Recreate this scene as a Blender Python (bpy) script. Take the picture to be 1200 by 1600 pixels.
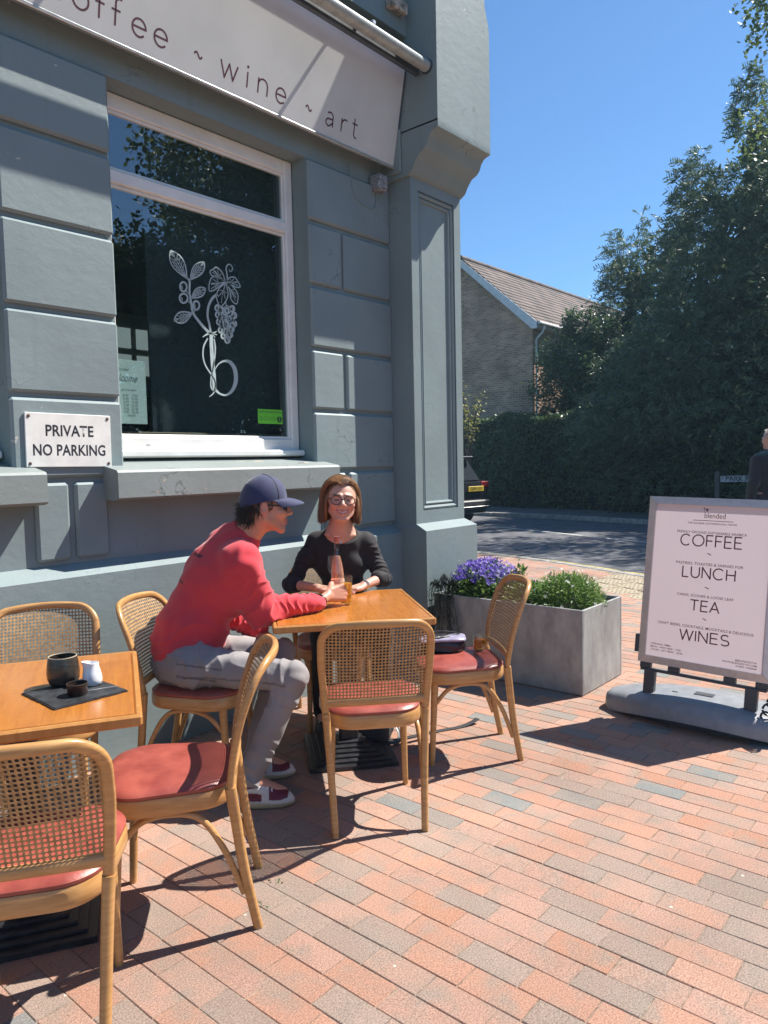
import bpy, bmesh, math, random
import numpy as np
from mathutils import Vector, Matrix
PI = math.pi
for o in list(bpy.data.objects): bpy.data.objects.remove(o)
scene = bpy.context.scene
COL = scene.collection
random.seed(7); rng = np.random.default_rng(7)

# ------------------------------------------------------------- camera, sky, sun, exposure
CAM_H = 1.45
RCAM = Matrix(((0.649361, 0.065002, -0.757697), (-0.760171, 0.027046, -0.649160), (-0.021704, 0.997519, 0.066975)))
cam_d = bpy.data.cameras.new('camera'); cam = bpy.data.objects.new('camera', cam_d); COL.objects.link(cam)
cam.matrix_world = Matrix.Translation((0, 0, CAM_H)) @ RCAM.to_4x4()
cam_d.sensor_fit = 'VERTICAL'; cam_d.sensor_height = 36.0; cam_d.lens = 1154.0 / 1600.0 * 36.0
cam_d.clip_start = 0.05; cam_d.clip_end = 900.0
scene.camera = cam
SUN_AZ, SUN_EL = -25.0, 53.0                                   # direction to the sun, degrees from +x
sun_dir = Vector((math.cos(math.radians(SUN_EL)) * math.cos(math.radians(SUN_AZ)),
                  math.cos(math.radians(SUN_EL)) * math.sin(math.radians(SUN_AZ)), math.sin(math.radians(SUN_EL))))
world = bpy.data.worlds.new('World'); scene.world = world; world.use_nodes = True
wn = world.node_tree.nodes; wl = world.node_tree.links
sky = wn.new('ShaderNodeTexSky'); sky.sky_type = 'NISHITA'; sky.sun_disc = False
sky.sun_elevation = math.radians(SUN_EL); sky.sun_rotation = math.radians(90.0 - SUN_AZ)
sky.altitude = 100; sky.air_density = 1.0; sky.dust_density = 0.3; sky.ozone_density = 5.0
tint = wn.new('ShaderNodeMix'); tint.data_type = 'RGBA'; tint.blend_type = 'MULTIPLY'; tint.inputs[0].default_value = 1.0
tint.inputs[7].default_value = (0.90, 1.20, 1.38, 1)
wl.new(sky.outputs[0], tint.inputs[6]); wl.new(tint.outputs[2], wn['Background'].inputs[0]); wn['Background'].inputs[1].default_value = 0.060
sun_d = bpy.data.lights.new('sun', 'SUN'); sun_d.energy = 5.0; sun_d.angle = math.radians(0.45); sun_d.color = (1.0, 0.95, 0.87)
sun = bpy.data.objects.new('sun', sun_d); COL.objects.link(sun)
sun.rotation_euler = sun_dir.to_track_quat('Z', 'Y').to_euler(); sun.location = sun_dir * 60
scene.render.resolution_x, scene.render.resolution_y = 768, 1024
scene.view_settings.view_transform = 'Standard'; scene.view_settings.look = 'None'
scene.view_settings.gamma = 1.0; scene.view_settings.exposure = 1.0
scene.render.engine = 'CYCLES'
try:
    scene.cycles.max_bounces = 8; scene.cycles.transparent_max_bounces = 24; scene.cycles.caustics_reflective = False
except Exception: pass

# ------------------------------------------------------------- helpers
class MB:
    """collects shapes; build() links them as one mesh object"""
    def __init__(s): s.v = []; s.f = []; s.c = None
    def add(s, V, F):
        n = len(s.v); s.v.extend([tuple(p) for p in V]); s.f.extend([tuple(i + n for i in f) for f in F]); return s
    def box(s, x0, x1, y0, y1, z0, z1, M=None):
        V = [(x, y, z) for z in (z0, z1) for y in (y0, y1) for x in (x0, x1)]
        if M is not None: V = [M @ Vector(p) for p in V]
        return s.add(V, [(0, 2, 3, 1), (4, 5, 7, 6), (0, 1, 5, 4), (2, 6, 7, 3), (0, 4, 6, 2), (1, 3, 7, 5)])
    def bev(s, x0, x1, y0, y1, z0, z1, b=0.005, M=None):
        lo = (x0, y0, z0); hi = (x1, y1, z1); V = []; idx = {}
        for sx in (0, 1):
            for sy in (0, 1):
                for sz in (0, 1):
                    sg = (sx, sy, sz)
                    for a in range(3):
                        p = [0, 0, 0]
                        for k in range(3):
                            e = hi[k] if sg[k] else lo[k]
                            p[k] = e if k == a else e + (-b if sg[k] else b)
                        idx[(sg, a)] = len(V); V.append(Vector(p))
        F = []
        for a in range(3):
            k, l = (a + 1) % 3, (a + 2) % 3
            for sd in (0, 1):
                q = []
                for (i, j) in ((0, 0), (1, 0), (1, 1), (0, 1)):
                    g = [0, 0, 0]; g[a] = sd; g[k] = i; g[l] = j; q.append(idx[(tuple(g), a)])
                F.append(q if sd else q[::-1])
        for a in range(3):
            k, l = (a + 1) % 3, (a + 2) % 3
            for i in (0, 1):
                for j in (0, 1):
                    g0 = [0, 0, 0]; g0[k] = i; g0[l] = j; g1 = list(g0); g1[a] = 1
                    q = [idx[(tuple(g0), k)], idx[(tuple(g0), l)], idx[(tuple(g1), l)], idx[(tuple(g1), k)]]
                    F.append(q if (i ^ j) else q[::-1])
        for g in [(i, j, k) for i in (0, 1) for j in (0, 1) for k in (0, 1)]:
            q = [idx[(g, 0)], idx[(g, 1)], idx[(g, 2)]]
            F.append(q if (sum(g) % 2 == 1) else q[::-1])
        if M is not None: V = [M @ p for p in V]
        return s.add(V, F)
    def tube(s, pts, rad, n=10, ref=None, asp=1.0, caps=True, sq=2.0):
        """sweep a (super)ellipse: rad may be a number or one per point; asp = other half axis / rad"""
        P = [Vector(p) for p in pts]; N = len(P)
        R = list(rad) if hasattr(rad, '__len__') else [rad] * N
        T = [(P[min(i + 1, N - 1)] - P[max(i - 1, 0)]).normalized() for i in range(N)]
        r0 = Vector(ref) if ref is not None else (Vector((0, 0, 1)) if abs(T[0].z) < 0.9 else Vector((1, 0, 0)))
        V = []; nprev = None
        for i in range(N):
            base = r0 if (ref is not None or nprev is None) else nprev
            nn = (base - T[i] * base.dot(T[i])); nn.normalize(); nprev = nn; bb = T[i].cross(nn)
            for k in range(n):
                a = 2 * PI * (k + 0.5) / n; ca, sa = math.cos(a), math.sin(a)
                if sq != 2.0:
                    ca = math.copysign(abs(ca) ** (2 / sq), ca); sa = math.copysign(abs(sa) ** (2 / sq), sa)
                V.append(P[i] + bb * (R[i] * ca) + nn * (R[i] * asp * sa))
        F = []
        for i in range(N - 1):
            for k in range(n):
                a, b = i * n + k, i * n + (k + 1) % n
                F.append((a, b, b + n, a + n))
        if caps:
            F.append(tuple(range(n))[::-1]); F.append(tuple(range((N - 1) * n, N * n)))
        return s.add(V, F)
    def lathe(s, prof, n=24, M=None, close=False):
        V = []; F = []
        for (r, z) in prof:
            for k in range(n):
                a = 2 * PI * k / n; V.append(Vector((r * math.cos(a), r * math.sin(a), z)))
        m = len(prof)
        for i in range(m - 1 if not close else m):
            for k in range(n):
                a, b = i * n + k, i * n + (k + 1) % n; c, d = ((i + 1) % m) * n + (k + 1) % n, ((i + 1) % m) * n + k
                F.append((a, b, c, d))
        if not close:
            if prof[0][0] > 1e-5: F.append(tuple(range(n))[::-1])
            if prof[-1][0] > 1e-5: F.append(tuple(range((m - 1) * n, m * n)))
        if M is not None: V = [M @ p for p in V]
        return s.add(V, F)
    def prism(s, poly, d0, d1, axis='z', M=None):
        """extrude a polygon: axis z -> (a,b,d); y -> (a,d,b); x -> (d,a,b)"""
        f = {'z': lambda a, b, d: (a, b, d), 'y': lambda a, b, d: (a, d, b), 'x': lambda a, b, d: (d, a, b)}[axis]
        n = len(poly); V = [Vector(f(a, b, d0)) for a, b in poly] + [Vector(f(a, b, d1)) for a, b in poly]
        F = [tuple(range(n))[::-1], tuple(range(n, 2 * n))] + [(i, (i + 1) % n, n + (i + 1) % n, n + i) for i in range(n)]
        if M is not None: V = [M @ p for p in V]
        return s.add(V, F)
    def mesh(s, name, mat=None, smooth=False, sharp=40):
        me = bpy.data.meshes.new(name); me.from_pydata([tuple(p) for p in s.v], [], s.f); me.update()
        if mat is not None: me.materials.append(mat)
        bm = bmesh.new(); bm.from_mesh(me); bmesh.ops.recalc_face_normals(bm, faces=bm.faces)
        if smooth:
            ang = math.radians(sharp)
            for f in bm.faces: f.smooth = True
            for e in bm.edges:
                if len(e.link_faces) == 2 and e.calc_face_angle(0) > ang: e.smooth = False
        bm.to_mesh(me); bm.free()
        return me
    def build(s, name, mat, parent=None, smooth=False, sharp=40):
        return put(name, s.mesh(name, mat, smooth, sharp), parent)
def put(name, me, parent=None, loc=None, rz=None):
    o = bpy.data.objects.new(name, me); COL.objects.link(o)
    if parent is not None: o.parent = parent
    if loc is not None: o.location = loc
    if rz is not None: o.rotation_euler = (0, 0, rz)
    return o
def tag(o, label=None, cat=None, group=None, kind=None):
    if label: o['label'] = label
    if cat: o['category'] = cat
    if group: o['group'] = group
    if kind: o['kind'] = kind
    return o
def thing(name, label, cat, loc=(0, 0, 0), rz=0.0, group=None):
    o = bpy.data.objects.new(name, None); o.empty_display_size = 0.1; COL.objects.link(o)
    o.location = loc; o.rotation_euler = (0, 0, rz)
    return tag(o, label, cat, group)
def copy_tree(o, parent=None):
    c = o.copy(); COL.objects.link(c); c.parent = parent
    for ch in [x for x in o.children]: copy_tree(ch, c)
    return c
def face_rz(fx, fy): return math.atan2(-fx, fy)              # local +y looks along (fx, fy)
def bez(p, n=12):                                             # catmull-rom through points
    P = [Vector(q) for q in p]; out = []
    for i in range(len(P) - 1):
        a, b, c, d = P[max(i - 1, 0)], P[i], P[i + 1], P[min(i + 2, len(P) - 1)]
        for k in range(n):
            t = k / n
            out.append(0.5 * ((2 * b) + (c - a) * t + (2 * a - 5 * b + 4 * c - d) * t * t + (3 * b - a - 3 * c + d) * t ** 3))
    out.append(P[-1]); return out
def ribbon(mb, pts, w, M, th=0.0012):
    """flat stroke (flat print) of width w in the local xy plane of M; sharp corners are mitred by overlapping ends"""
    P = [Vector((p[0], p[1])) for p in pts]; W = list(w) if hasattr(w, '__len__') else [w] * len(P)
    runs = [[0]]
    for i in range(1, len(P)):
        runs[-1].append(i)
        if i < len(P) - 1 and (P[i] - P[i - 1]).length > 1e-9 and (P[i + 1] - P[i]).length > 1e-9 and (P[i] - P[i - 1]).angle(P[i + 1] - P[i]) > 0.75: runs.append([i])
    for q, r in enumerate(runs):
        R = [P[i].copy() for i in r]; N = len(R); V = []
        if q > 0: R[0] = R[0] - (R[1] - R[0]).normalized() * W[r[0]] * .42
        if q < len(runs) - 1: R[-1] = R[-1] + (R[-1] - R[-2]).normalized() * W[r[-1]] * .42
        for i in range(N):
            t = R[min(i + 1, N - 1)] - R[max(i - 1, 0)]
            if t.length < 1e-9: t = Vector((1, 0))
            t.normalize(); nrm = Vector((-t.y, t.x)) * (W[r[i]] / 2); z = th + q * .00006
            V += [M @ Vector((R[i].x + nrm.x, R[i].y + nrm.y, z)), M @ Vector((R[i].x - nrm.x, R[i].y - nrm.y, z))]
        mb.add(V, [(2 * i, 2 * i + 1, 2 * i + 3, 2 * i + 2) for i in range(N - 1)])
def arc(cx, cy, rx, ry, a0, a1, n=20):
    return [(cx + rx * math.cos(math.radians(a0 + (a1 - a0) * i / n)), cy + ry * math.sin(math.radians(a0 + (a1 - a0) * i / n))) for i in range(n + 1)]
def text_mesh(txt, size, M, mat, parent, name='lettering', align='CENTER', bold=0.0, shear=0.0, spacing=1.0, squash=1.0):
    cu = bpy.data.curves.new('t', 'FONT'); cu.body = txt; cu.size = size; cu.align_x = align; cu.align_y = 'CENTER'
    cu.offset = bold; cu.shear = shear; cu.space_character = spacing; cu.resolution_u = 3
    ob = bpy.data.objects.new('t', cu); COL.objects.link(ob)
    dg = bpy.context.evaluated_depsgraph_get(); me = bpy.data.meshes.new_from_object(ob.evaluated_get(dg))
    bpy.data.objects.remove(ob); bpy.data.curves.remove(cu)
    for v in me.vertices: v.co.x *= squash
    me.transform(M); me.materials.clear(); me.materials.append(mat); me.name = name
    return put(name, me, parent)

# ------------------------------------------------------------- materials
def new_mat(name):
    m = bpy.data.materials.new(name); m.use_nodes = True
    return m, m.node_tree.nodes, m.node_tree.links, m.node_tree.nodes['Principled BSDF']
def srgb(r, g, b):
    return tuple(((c / 255) / 12.92 if c / 255 <= 0.04045 else ((c / 255 + 0.055) / 1.055) ** 2.4) for c in (r, g, b)) + (1.0,)
def mat(name, col, rough=0.5, var=0.12, scale=8.0, bump=0.0, bscale=60.0, metal=0.0, spec=0.5, coat=0.0, col2=None, stretch=None, obj_random=0.0, detail=5.0, bdist=0.002, sheen=0.0, sss=0.0):
    """principled with noise-mixed colour, noise roughness and bump"""
    m, n, l, p = new_mat(name)
    col = tuple(col[:3]); c2 = tuple(col2[:3]) if col2 else tuple(min(1, c * (1 - 2.2 * var)) for c in col)
    c1 = col if col2 else tuple(min(1, c * (1 + var)) for c in col)
    tc = n.new('ShaderNodeTexCoord'); mp = n.new('ShaderNodeMapping'); l.new(tc.outputs['Object'], mp.inputs[0])
    if stretch: mp.inputs['Scale'].default_value = stretch
    if obj_random:
        oi = n.new('ShaderNodeObjectInfo'); vm = n.new('ShaderNodeVectorMath'); vm.operation = 'SCALE'
        vm.inputs[0].default_value = (13.0, 7.0, 5.0); l.new(oi.outputs['Random'], vm.inputs['Scale']); l.new(vm.outputs[0], mp.inputs['Location'])
    no = n.new('ShaderNodeTexNoise'); no.inputs['Scale'].default_value = scale; no.inputs['Detail'].default_value = detail; no.inputs['Roughness'].default_value = 0.6
    l.new(mp.outputs[0], no.inputs['Vector'])
    mr = n.new('ShaderNodeMapRange'); mr.inputs[1].default_value = 0.32; mr.inputs[2].default_value = 0.68; l.new(no.outputs[0], mr.inputs[0])
    mx = n.new('ShaderNodeMix'); mx.data_type = 'RGBA'; l.new(mr.outputs[0], mx.inputs[0])
    mx.inputs[6].default_value = c2 + (1,); mx.inputs[7].default_value = c1 + (1,)
    l.new(mx.outputs[2], p.inputs['Base Color'])
    rr = n.new('ShaderNodeMapRange'); rr.inputs[3].default_value = max(0.02, rough - 0.08); rr.inputs[4].default_value = min(1, rough + 0.08)
    l.new(no.outputs[0], rr.inputs[0]); l.new(rr.outputs[0], p.inputs['Roughness'])
    p.inputs['Metallic'].default_value = metal; p.inputs['Specular IOR Level'].default_value = spec
    p.inputs['Coat Weight'].default_value = coat; p.inputs['Coat Roughness'].default_value = 0.12
    if sheen: p.inputs['Sheen Weight'].default_value = sheen
    if sss:
        p.inputs['Subsurface Weight'].default_value = sss; p.inputs['Subsurface Radius'].default_value = (0.012, 0.005, 0.003); p.inputs['Subsurface Scale'].default_value = 1.0
    if bump:
        nb = n.new('ShaderNodeTexNoise'); nb.inputs['Scale'].default_value = bscale; nb.inputs['Detail'].default_value = 4; l.new(mp.outputs[0], nb.inputs['Vector'])
        bp = n.new('ShaderNodeBump'); bp.inputs['Strength'].default_value = bump; bp.inputs['Distance'].default_value = bdist
        l.new(nb.outputs[0], bp.inputs['Height']); l.new(bp.outputs[0], p.inputs['Normal'])
    m['mix'] = mx.name
    return m
def glass_mat(name, tint=(1, 1, 1), rough=0.0, ior=1.5, refl=1.0):
    """thin pane: clear with a fresnel reflection"""
    m, n, l, p = new_mat(name); n.remove(p)
    tr = n.new('ShaderNodeBsdfTransparent'); tr.inputs[0].default_value = tuple(tint) + (1,)
    gl = n.new('ShaderNodeBsdfGlossy'); gl.inputs['Roughness'].default_value = rough; gl.inputs[0].default_value = (refl, refl, refl, 1)
    fr = n.new('ShaderNodeFresnel'); fr.inputs[0].default_value = ior
    ge = n.new('ShaderNodeNewGeometry'); iv = n.new('ShaderNodeMath'); iv.operation = 'SUBTRACT'; iv.inputs[0].default_value = 1.0; l.new(ge.outputs['Backfacing'], iv.inputs[1])
    ff = n.new('ShaderNodeMath'); ff.operation = 'MULTIPLY'; l.new(fr.outputs[0], ff.inputs[0]); l.new(iv.outputs[0], ff.inputs[1])
    mx = n.new('ShaderNodeMixShader'); l.new(ff.outputs[0], mx.inputs[0]); l.new(tr.outputs[0], mx.inputs[1]); l.new(gl.outputs[0], mx.inputs[2])
    l.new(mx.outputs[0], n['Material Output'].inputs[0]); return m
def leaf_mat(name, c1, c2, trans=0.35, rough=0.5, scale=1.2):
    m, n, l, p = new_mat(name)
    tc = n.new('ShaderNodeTexCoord'); no = n.new('ShaderNodeTexNoise'); no.inputs['Scale'].default_value = scale; l.new(tc.outputs['Object'], no.inputs['Vector'])
    ge = n.new('ShaderNodeNewGeometry'); ad = n.new('ShaderNodeMath'); ad.operation = 'ADD'; l.new(no.outputs[0], ad.inputs[0]); l.new(ge.outputs['Random Per Island'], ad.inputs[1])
    mr = n.new('ShaderNodeMapRange'); mr.inputs[1].default_value = 0.4; mr.inputs[2].default_value = 1.6; l.new(ad.outputs[0], mr.inputs[0])
    mx = n.new('ShaderNodeMix'); mx.data_type = 'RGBA'; l.new(mr.outputs[0], mx.inputs[0]); mx.inputs[6].default_value = tuple(c1) + (1,); mx.inputs[7].default_value = tuple(c2) + (1,)
    l.new(mx.outputs[2], p.inputs['Base Color']); p.inputs['Roughness'].default_value = rough
    tl = n.new('ShaderNodeBsdfTranslucent'); l.new(mx.outputs[2], tl.inputs[0])
    ms = n.new('ShaderNodeMixShader'); ms.inputs[0].default_value = trans; l.new(p.outputs[0], ms.inputs[1]); l.new(tl.outputs[0], ms.inputs[2])
    l.new(ms.outputs[0], n['Material Output'].inputs[0]); return m

# ============================================================= the setting: ground, paving, road
def colour_attr(me, cols_per_face):
    ca = me.color_attributes.new('Col', 'FLOAT_COLOR', 'CORNER')
    arr = np.ones((len(me.loops), 4), np.float32); i = 0
    for f, c in zip(me.polygons, cols_per_face):
        arr[f.loop_start:f.loop_start + f.loop_total, :3] = c
    ca.data.foreach_set('color', arr.ravel())
def paver_mat():
    m, n, l, p = new_mat('clay paver')
    at = n.new('ShaderNodeAttribute'); at.attribute_name = 'Col'
    tc = n.new('ShaderNodeTexCoord'); oi = n.new('ShaderNodeObjectInfo'); ge = n.new('ShaderNodeNewGeometry')
    pos = ge.outputs['Position']
    blot = n.new('ShaderNodeTexNoise'); blot.inputs['Scale'].default_value = 9.0; blot.inputs['Detail'].default_value = 3; l.new(pos, blot.inputs['Vector'])
    mr = n.new('ShaderNodeMapRange'); mr.inputs[1].default_value = 0.46; mr.inputs[2].default_value = 0.70; mr.inputs[4].default_value = 0.75; l.new(blot.outputs[0], mr.inputs[0])
    grey = n.new('ShaderNodeMix'); grey.data_type = 'RGBA'; l.new(mr.outputs[0], grey.inputs[0]); l.new(at.outputs['Color'], grey.inputs[6]); grey.inputs[7].default_value = (0.275, 0.225, 0.185, 1)
    big = n.new('ShaderNodeTexNoise'); big.inputs['Scale'].default_value = 0.9; big.inputs['Detail'].default_value = 4; l.new(pos, big.inputs['Vector'])
    bm_ = n.new('ShaderNodeMapRange'); bm_.inputs[1].default_value = 0.3; bm_.inputs[2].default_value = 0.7; bm_.inputs[3].default_value = 0.78; bm_.inputs[4].default_value = 1.12; l.new(big.outputs[0], bm_.inputs[0])
    fine = n.new('ShaderNodeTexNoise'); fine.inputs['Scale'].default_value = 190; fine.inputs['Detail'].default_value = 6; fine.inputs['Roughness'].default_value = 0.75; l.new(pos, fine.inputs['Vector'])
    fm = n.new('ShaderNodeMapRange'); fm.inputs[1].default_value = 0.34; fm.inputs[2].default_value = 0.66; fm.inputs[3].default_value = 0.50; fm.inputs[4].default_value = 1.40; l.new(fine.outputs[0], fm.inputs[0])
    mu = n.new('ShaderNodeMath'); mu.operation = 'MULTIPLY'; l.new(bm_.outputs[0], mu.inputs[0]); l.new(fm.outputs[0], mu.inputs[1])
    vs = n.new('ShaderNodeVectorMath'); vs.operation = 'SCALE'; l.new(grey.outputs[2], vs.inputs[0]); l.new(mu.outputs[0], vs.inputs['Scale'])
    vo = n.new('ShaderNodeTexVoronoi'); vo.inputs['Scale'].default_value = 9.0; vo.inputs['Randomness'].default_value = 1.0; l.new(pos, vo.inputs['Vector'])
    sp = n.new('ShaderNodeMapRange'); sp.inputs[1].default_value = 0.05; sp.inputs[2].default_value = 0.035; l.new(vo.outputs['Distance'], sp.inputs[0])
    gate = n.new('ShaderNodeMath'); gate.operation = 'GREATER_THAN'; gate.inputs[1].default_value = 0.86
    sepc = n.new('ShaderNodeSeparateColor'); l.new(vo.outputs['Color'], sepc.inputs[0]); l.new(sepc.outputs[0], gate.inputs[0])
    gm = n.new('ShaderNodeMath'); gm.operation = 'MULTIPLY'; l.new(gate.outputs[0], gm.inputs[0]); l.new(sp.outputs[0], gm.inputs[1])
    spot = n.new('ShaderNodeMix'); spot.data_type = 'RGBA'; l.new(gm.outputs[0], spot.inputs[0]); l.new(vs.outputs[0], spot.inputs[6]); spot.inputs[7].default_value = (0.62, 0.55, 0.45, 1)
    l.new(spot.outputs[2], p.inputs['Base Color']); p.inputs['Roughness'].default_value = 0.85; p.inputs['Specular IOR Level'].default_value = 0.35
    bp = n.new('ShaderNodeBump'); bp.inputs['Strength'].default_value = 0.7; bp.inputs['Distance'].default_value = 0.003; l.new(fine.outputs[0], bp.inputs['Height']); l.new(bp.outputs[0], p.inputs['Normal'])
    return m
M_PAVER = paver_mat()
M_SAND = mat('jointing sand', (0.27, 0.215, 0.16), 0.95, 0.3, 30, bump=0.6, bscale=300)
M_ASPH = mat('asphalt', (0.115, 0.115, 0.125), 0.85, 0.22, 3.0, bump=0.8, bscale=220, bdist=0.004)
M_EARTH = mat('far ground', (0.07, 0.085, 0.045), 0.95, 0.3, 1.0)
M_KERB = mat('kerb stone', (0.30, 0.29, 0.27), 0.85, 0.2, 9, bump=0.4, bscale=120)
M_WLINE = mat('white road paint', (0.55, 0.55, 0.52), 0.7, 0.2, 20)
M_YLINE = mat('yellow road paint', (0.50, 0.38, 0.10), 0.7, 0.25, 20)
M_BUFF = mat('buff tactile slab', (0.36, 0.30, 0.21), 0.85, 0.15, 14, bump=0.3, bscale=150)

KERB = [(14.5, 24.0), (11.6, 14.0), (10.35, 9.5), (9.78, 6.4), (9.45, 5.0), (8.85, 3.45), (8.0, 1.85), (7.0, 0.2), (5.9, -1.5), (4.6, -3.5), (3.2, -5.6), (1.0, -9.0)]
def kerb_x(y):
    for (xa, ya), (xb, yb) in zip(KERB[:-1], KERB[1:]):
        if yb <= y <= ya: return xa + (xb - xa) * (y - ya) / (yb - ya)
    return KERB[-1][0] if y < KERB[-1][1] else KERB[0][0]
g = MB(); g.add([(-120, -120, -0.14), (120, -120, -0.14), (120, 120, -0.14), (-120, 120, -0.14)], [(0, 1, 2, 3)])
tag(g.build('ground', M_EARTH), kind='structure')
FARK = [(24.0, 30.0), (19.0, 19.0), (17.3, 13.5), (16.75, 10.6), (16.75, 8.9), (16.2, 6.26), (15.6, 4.2), (14.8, 2.0), (13.6, -1.0), (11.5, -5.0), (8.5, -10.0), (5.0, -15.0)]
rd = MB(); nk = len(KERB)
V = [(x + 0.03, y, -0.05) for x, y in KERB] + [(x - 0.03, y, -0.05) for x, y in FARK]
rd.add(V, [(i, i + 1, nk + i + 1, nk + i) for i in range(nk - 1)])
tag(rd.build('road', M_ASPH), kind='structure')
fp = MB(); n2 = len(FARK)
V = [(x + 0.12, y, 0.05) for x, y in FARK] + [(x + 1.9, y + 0.2, 0.06) for x, y in FARK] + [(x + 60, y + 0.2, 0.06) for x, y in FARK]
fp.add(V, [(i, i + 1, n2 + i + 1, n2 + i) for i in range(n2 - 1)])
tag(fp.build('far_pavement', mat('far pavement asphalt', (0.13, 0.12, 0.115), 0.9, 0.2, 2.0, bump=0.4)), kind='structure')
vg = MB(); vg.add([(p[0], p[1], 0.03) for p in V[n2:]], [(i, i + 1, n2 + i + 1, n2 + i) for i in range(n2 - 1)])
tag(vg.build('far_garden', M_EARTH), kind='structure')
def kerb_run(name, line, z0, z1, w, step=0.9):
    root = tag(bpy.data.objects.new(name, None), kind='structure'); COL.objects.link(root)
    L = [Vector((x, y, 0)) for x, y in line]; seg = []
    for a, b in zip(L[:-1], L[1:]):
        d = (b - a).length; k = max(1, int(round(d / step)))
        for i in range(k): seg.append((a.lerp(b, i / k), a.lerp(b, (i + 1) / k)))
    for a, b in seg:
        if (a.y > 17 or a.y < -7): continue
        t = (b - a).normalized(); nn = Vector((-t.y, t.x, 0)); M = Matrix(((t.x, nn.x, 0, a.x), (t.y, nn.y, 0, a.y), (0, 0, 1, 0), (0, 0, 0, 1)))
        MB().bev(0.004, (b - a).length - 0.004, -w / 2, w / 2, z0, z1 + random.uniform(-.002, .002), 0.012, M).build('kerb_stone', M_KERB, root)
    return root
kerb_run('near_kerb', KERB, -0.14, 0.004, 0.125)
kerb_run('far_kerb', [(x + 0.06, y) for x, y in FARK], -0.14, 0.055, 0.13)
def road_line(name, pts, w, m, z=-0.045):
    mb = MB(); P = [Vector((x, y, 0)) for x, y in pts]; V = []
    for i, p in enumerate(P):
        t = (P[min(i + 1, len(P) - 1)] - P[max(i - 1, 0)]).normalized(); q = Vector((-t.y, t.x, 0)) * w / 2
        V += [(p.x + q.x, p.y + q.y, z), (p.x - q.x, p.y - q.y, z)]
    mb.add(V, [(2 * i, 2 * i + 1, 2 * i + 3, 2 * i + 2) for i in range(len(P) - 1)])
    return tag(mb.build(name, m), kind='structure')
road_line('white_road_line', [(14.3, 9.3), (13.95, 8.17), (13.45, 6.75), (13.03, 5.59), (12.5, 4.2), (11.7, 2.2)], 0.09, M_WLINE)
road_line('yellow_road_line', [(x + 0.33, y) for x, y in KERB[2:9]], 0.06, M_YLINE)

# ---- clay pavers: rows run square to the shop wall; each paver a piece of its own near the camera
PAL = [((0.405, 0.222, 0.155), 6), ((0.395, 0.228, 0.165), 6), ((0.385, 0.232, 0.175), 6), ((0.40, 0.210, 0.140), 3), ((0.355, 0.228, 0.175), 3),
       ((0.31, 0.228, 0.185), 2.0), ((0.25, 0.215, 0.19), 1.6), ((0.205, 0.208, 0.20), 1.4)]
pal_c = [p[0] for p in PAL]; pal_w = np.array([p[1] for p in PAL], float); pal_w /= pal_w.sum()
PW, PL, TH = 0.1003, 0.2018, 0.05
def paver_verts(w, l, dz=(0, 0, 0, 0), j=0.0):
    b = 0.0022; h = []
    x0, x1, y0, y1 = -w / 2, w / 2, -l / 2, l / 2
    c = [(x0, y0), (x1, y0), (x1, y1), (x0, y1)]
    V = [(x, y, -TH) for x, y in c] + [(x, y, -b + d) for (x, y), d in zip(c, dz)] + [(x * (1 - 2 * b / w), y * (1 - 2 * b / l), d) for (x, y), d in zip(c, dz)]
    F = [(0, 1, 5, 4), (1, 2, 6, 5), (2, 3, 7, 6), (3, 0, 4, 7), (4, 5, 9, 8), (5, 6, 10, 9), (6, 7, 11, 10), (7, 4, 8, 11), (8, 9, 10, 11)]
    return V, F
spots = []
ix0 = int(-2.2 / PW)
for ix in range(ix0, int(10.4 / PW)):
    cx = 0.039 + ix * PW
    off = ((ix % 2) * 0.5 + 0.16 * math.sin(ix * 1.7) + 0.1 * math.sin(ix * 5.3)) * PL
    for iy in range(int(-6 / PL), int(9.5 / PL)):
        cy = iy * PL + off
        if cx < 4.70 and cy > 3.34 - 0.03: continue
        if cx > kerb_x(cy) - 0.14: continue
        if cx > 4.70 and cy > 8.8: continue
        # buff tactile area handled separately
        d = kerb_x(cy) - cx
        if 1.6 < cy < 3.75 and d < 1.02: continue
        spots.append((cx, cy))
spots = np.array(spots)
Rn = np.array(RCAM)
def project(P):
    q = (P - np.array([0, 0, CAM_H])) @ Rn
    return 600 + 1154 * q[:, 0] / -q[:, 2], 800 - 1154 * q[:, 1] / -q[:, 2], -q[:, 2]
P3 = np.c_[spots, np.zeros(len(spots))]
u, v, dep = project(P3)
vis = (dep > 0.3) & (u > -40) & (u < 1240) & (v > 800) & (v < 1650)
score = np.where(vis, 1.0 / np.maximum(dep, 0.3) ** 3, 0)
near = set(np.argsort(-score)[:300].tolist())
bed = MB(); bl = [(-6, -9), (1.0, -9.0)] + [(x, y) for x, y in KERB[::-1][1:10]] + [(10.35, 9.4), (4.6, 9.4), (4.6, 3.6), (-6, 3.6)]
bed.add([(x - (0.05 if x > 2 else 0), y, -0.0032) for x, y in bl], [tuple(range(len(bl)))])
paving = tag(bed.build('paving', M_SAND), kind='structure')
variants = []
for k in range(40):
    dz = rng.normal(0, 0.0007, 4); V, F = paver_verts(PW - 0.0012 - abs(rng.normal(0, 0.0006)), PL - 0.0018 - abs(rng.normal(0, 0.0010)), dz)
    me = MB().add(V, F).mesh('paver', M_PAVER); c = np.array(pal_c[rng.choice(len(PAL), p=pal_w)]) * rng.uniform(0.93, 1.08)
    colour_attr(me, [c] * len(me.polygons)); variants.append(me)
rest = MB(); rcols = []
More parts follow.
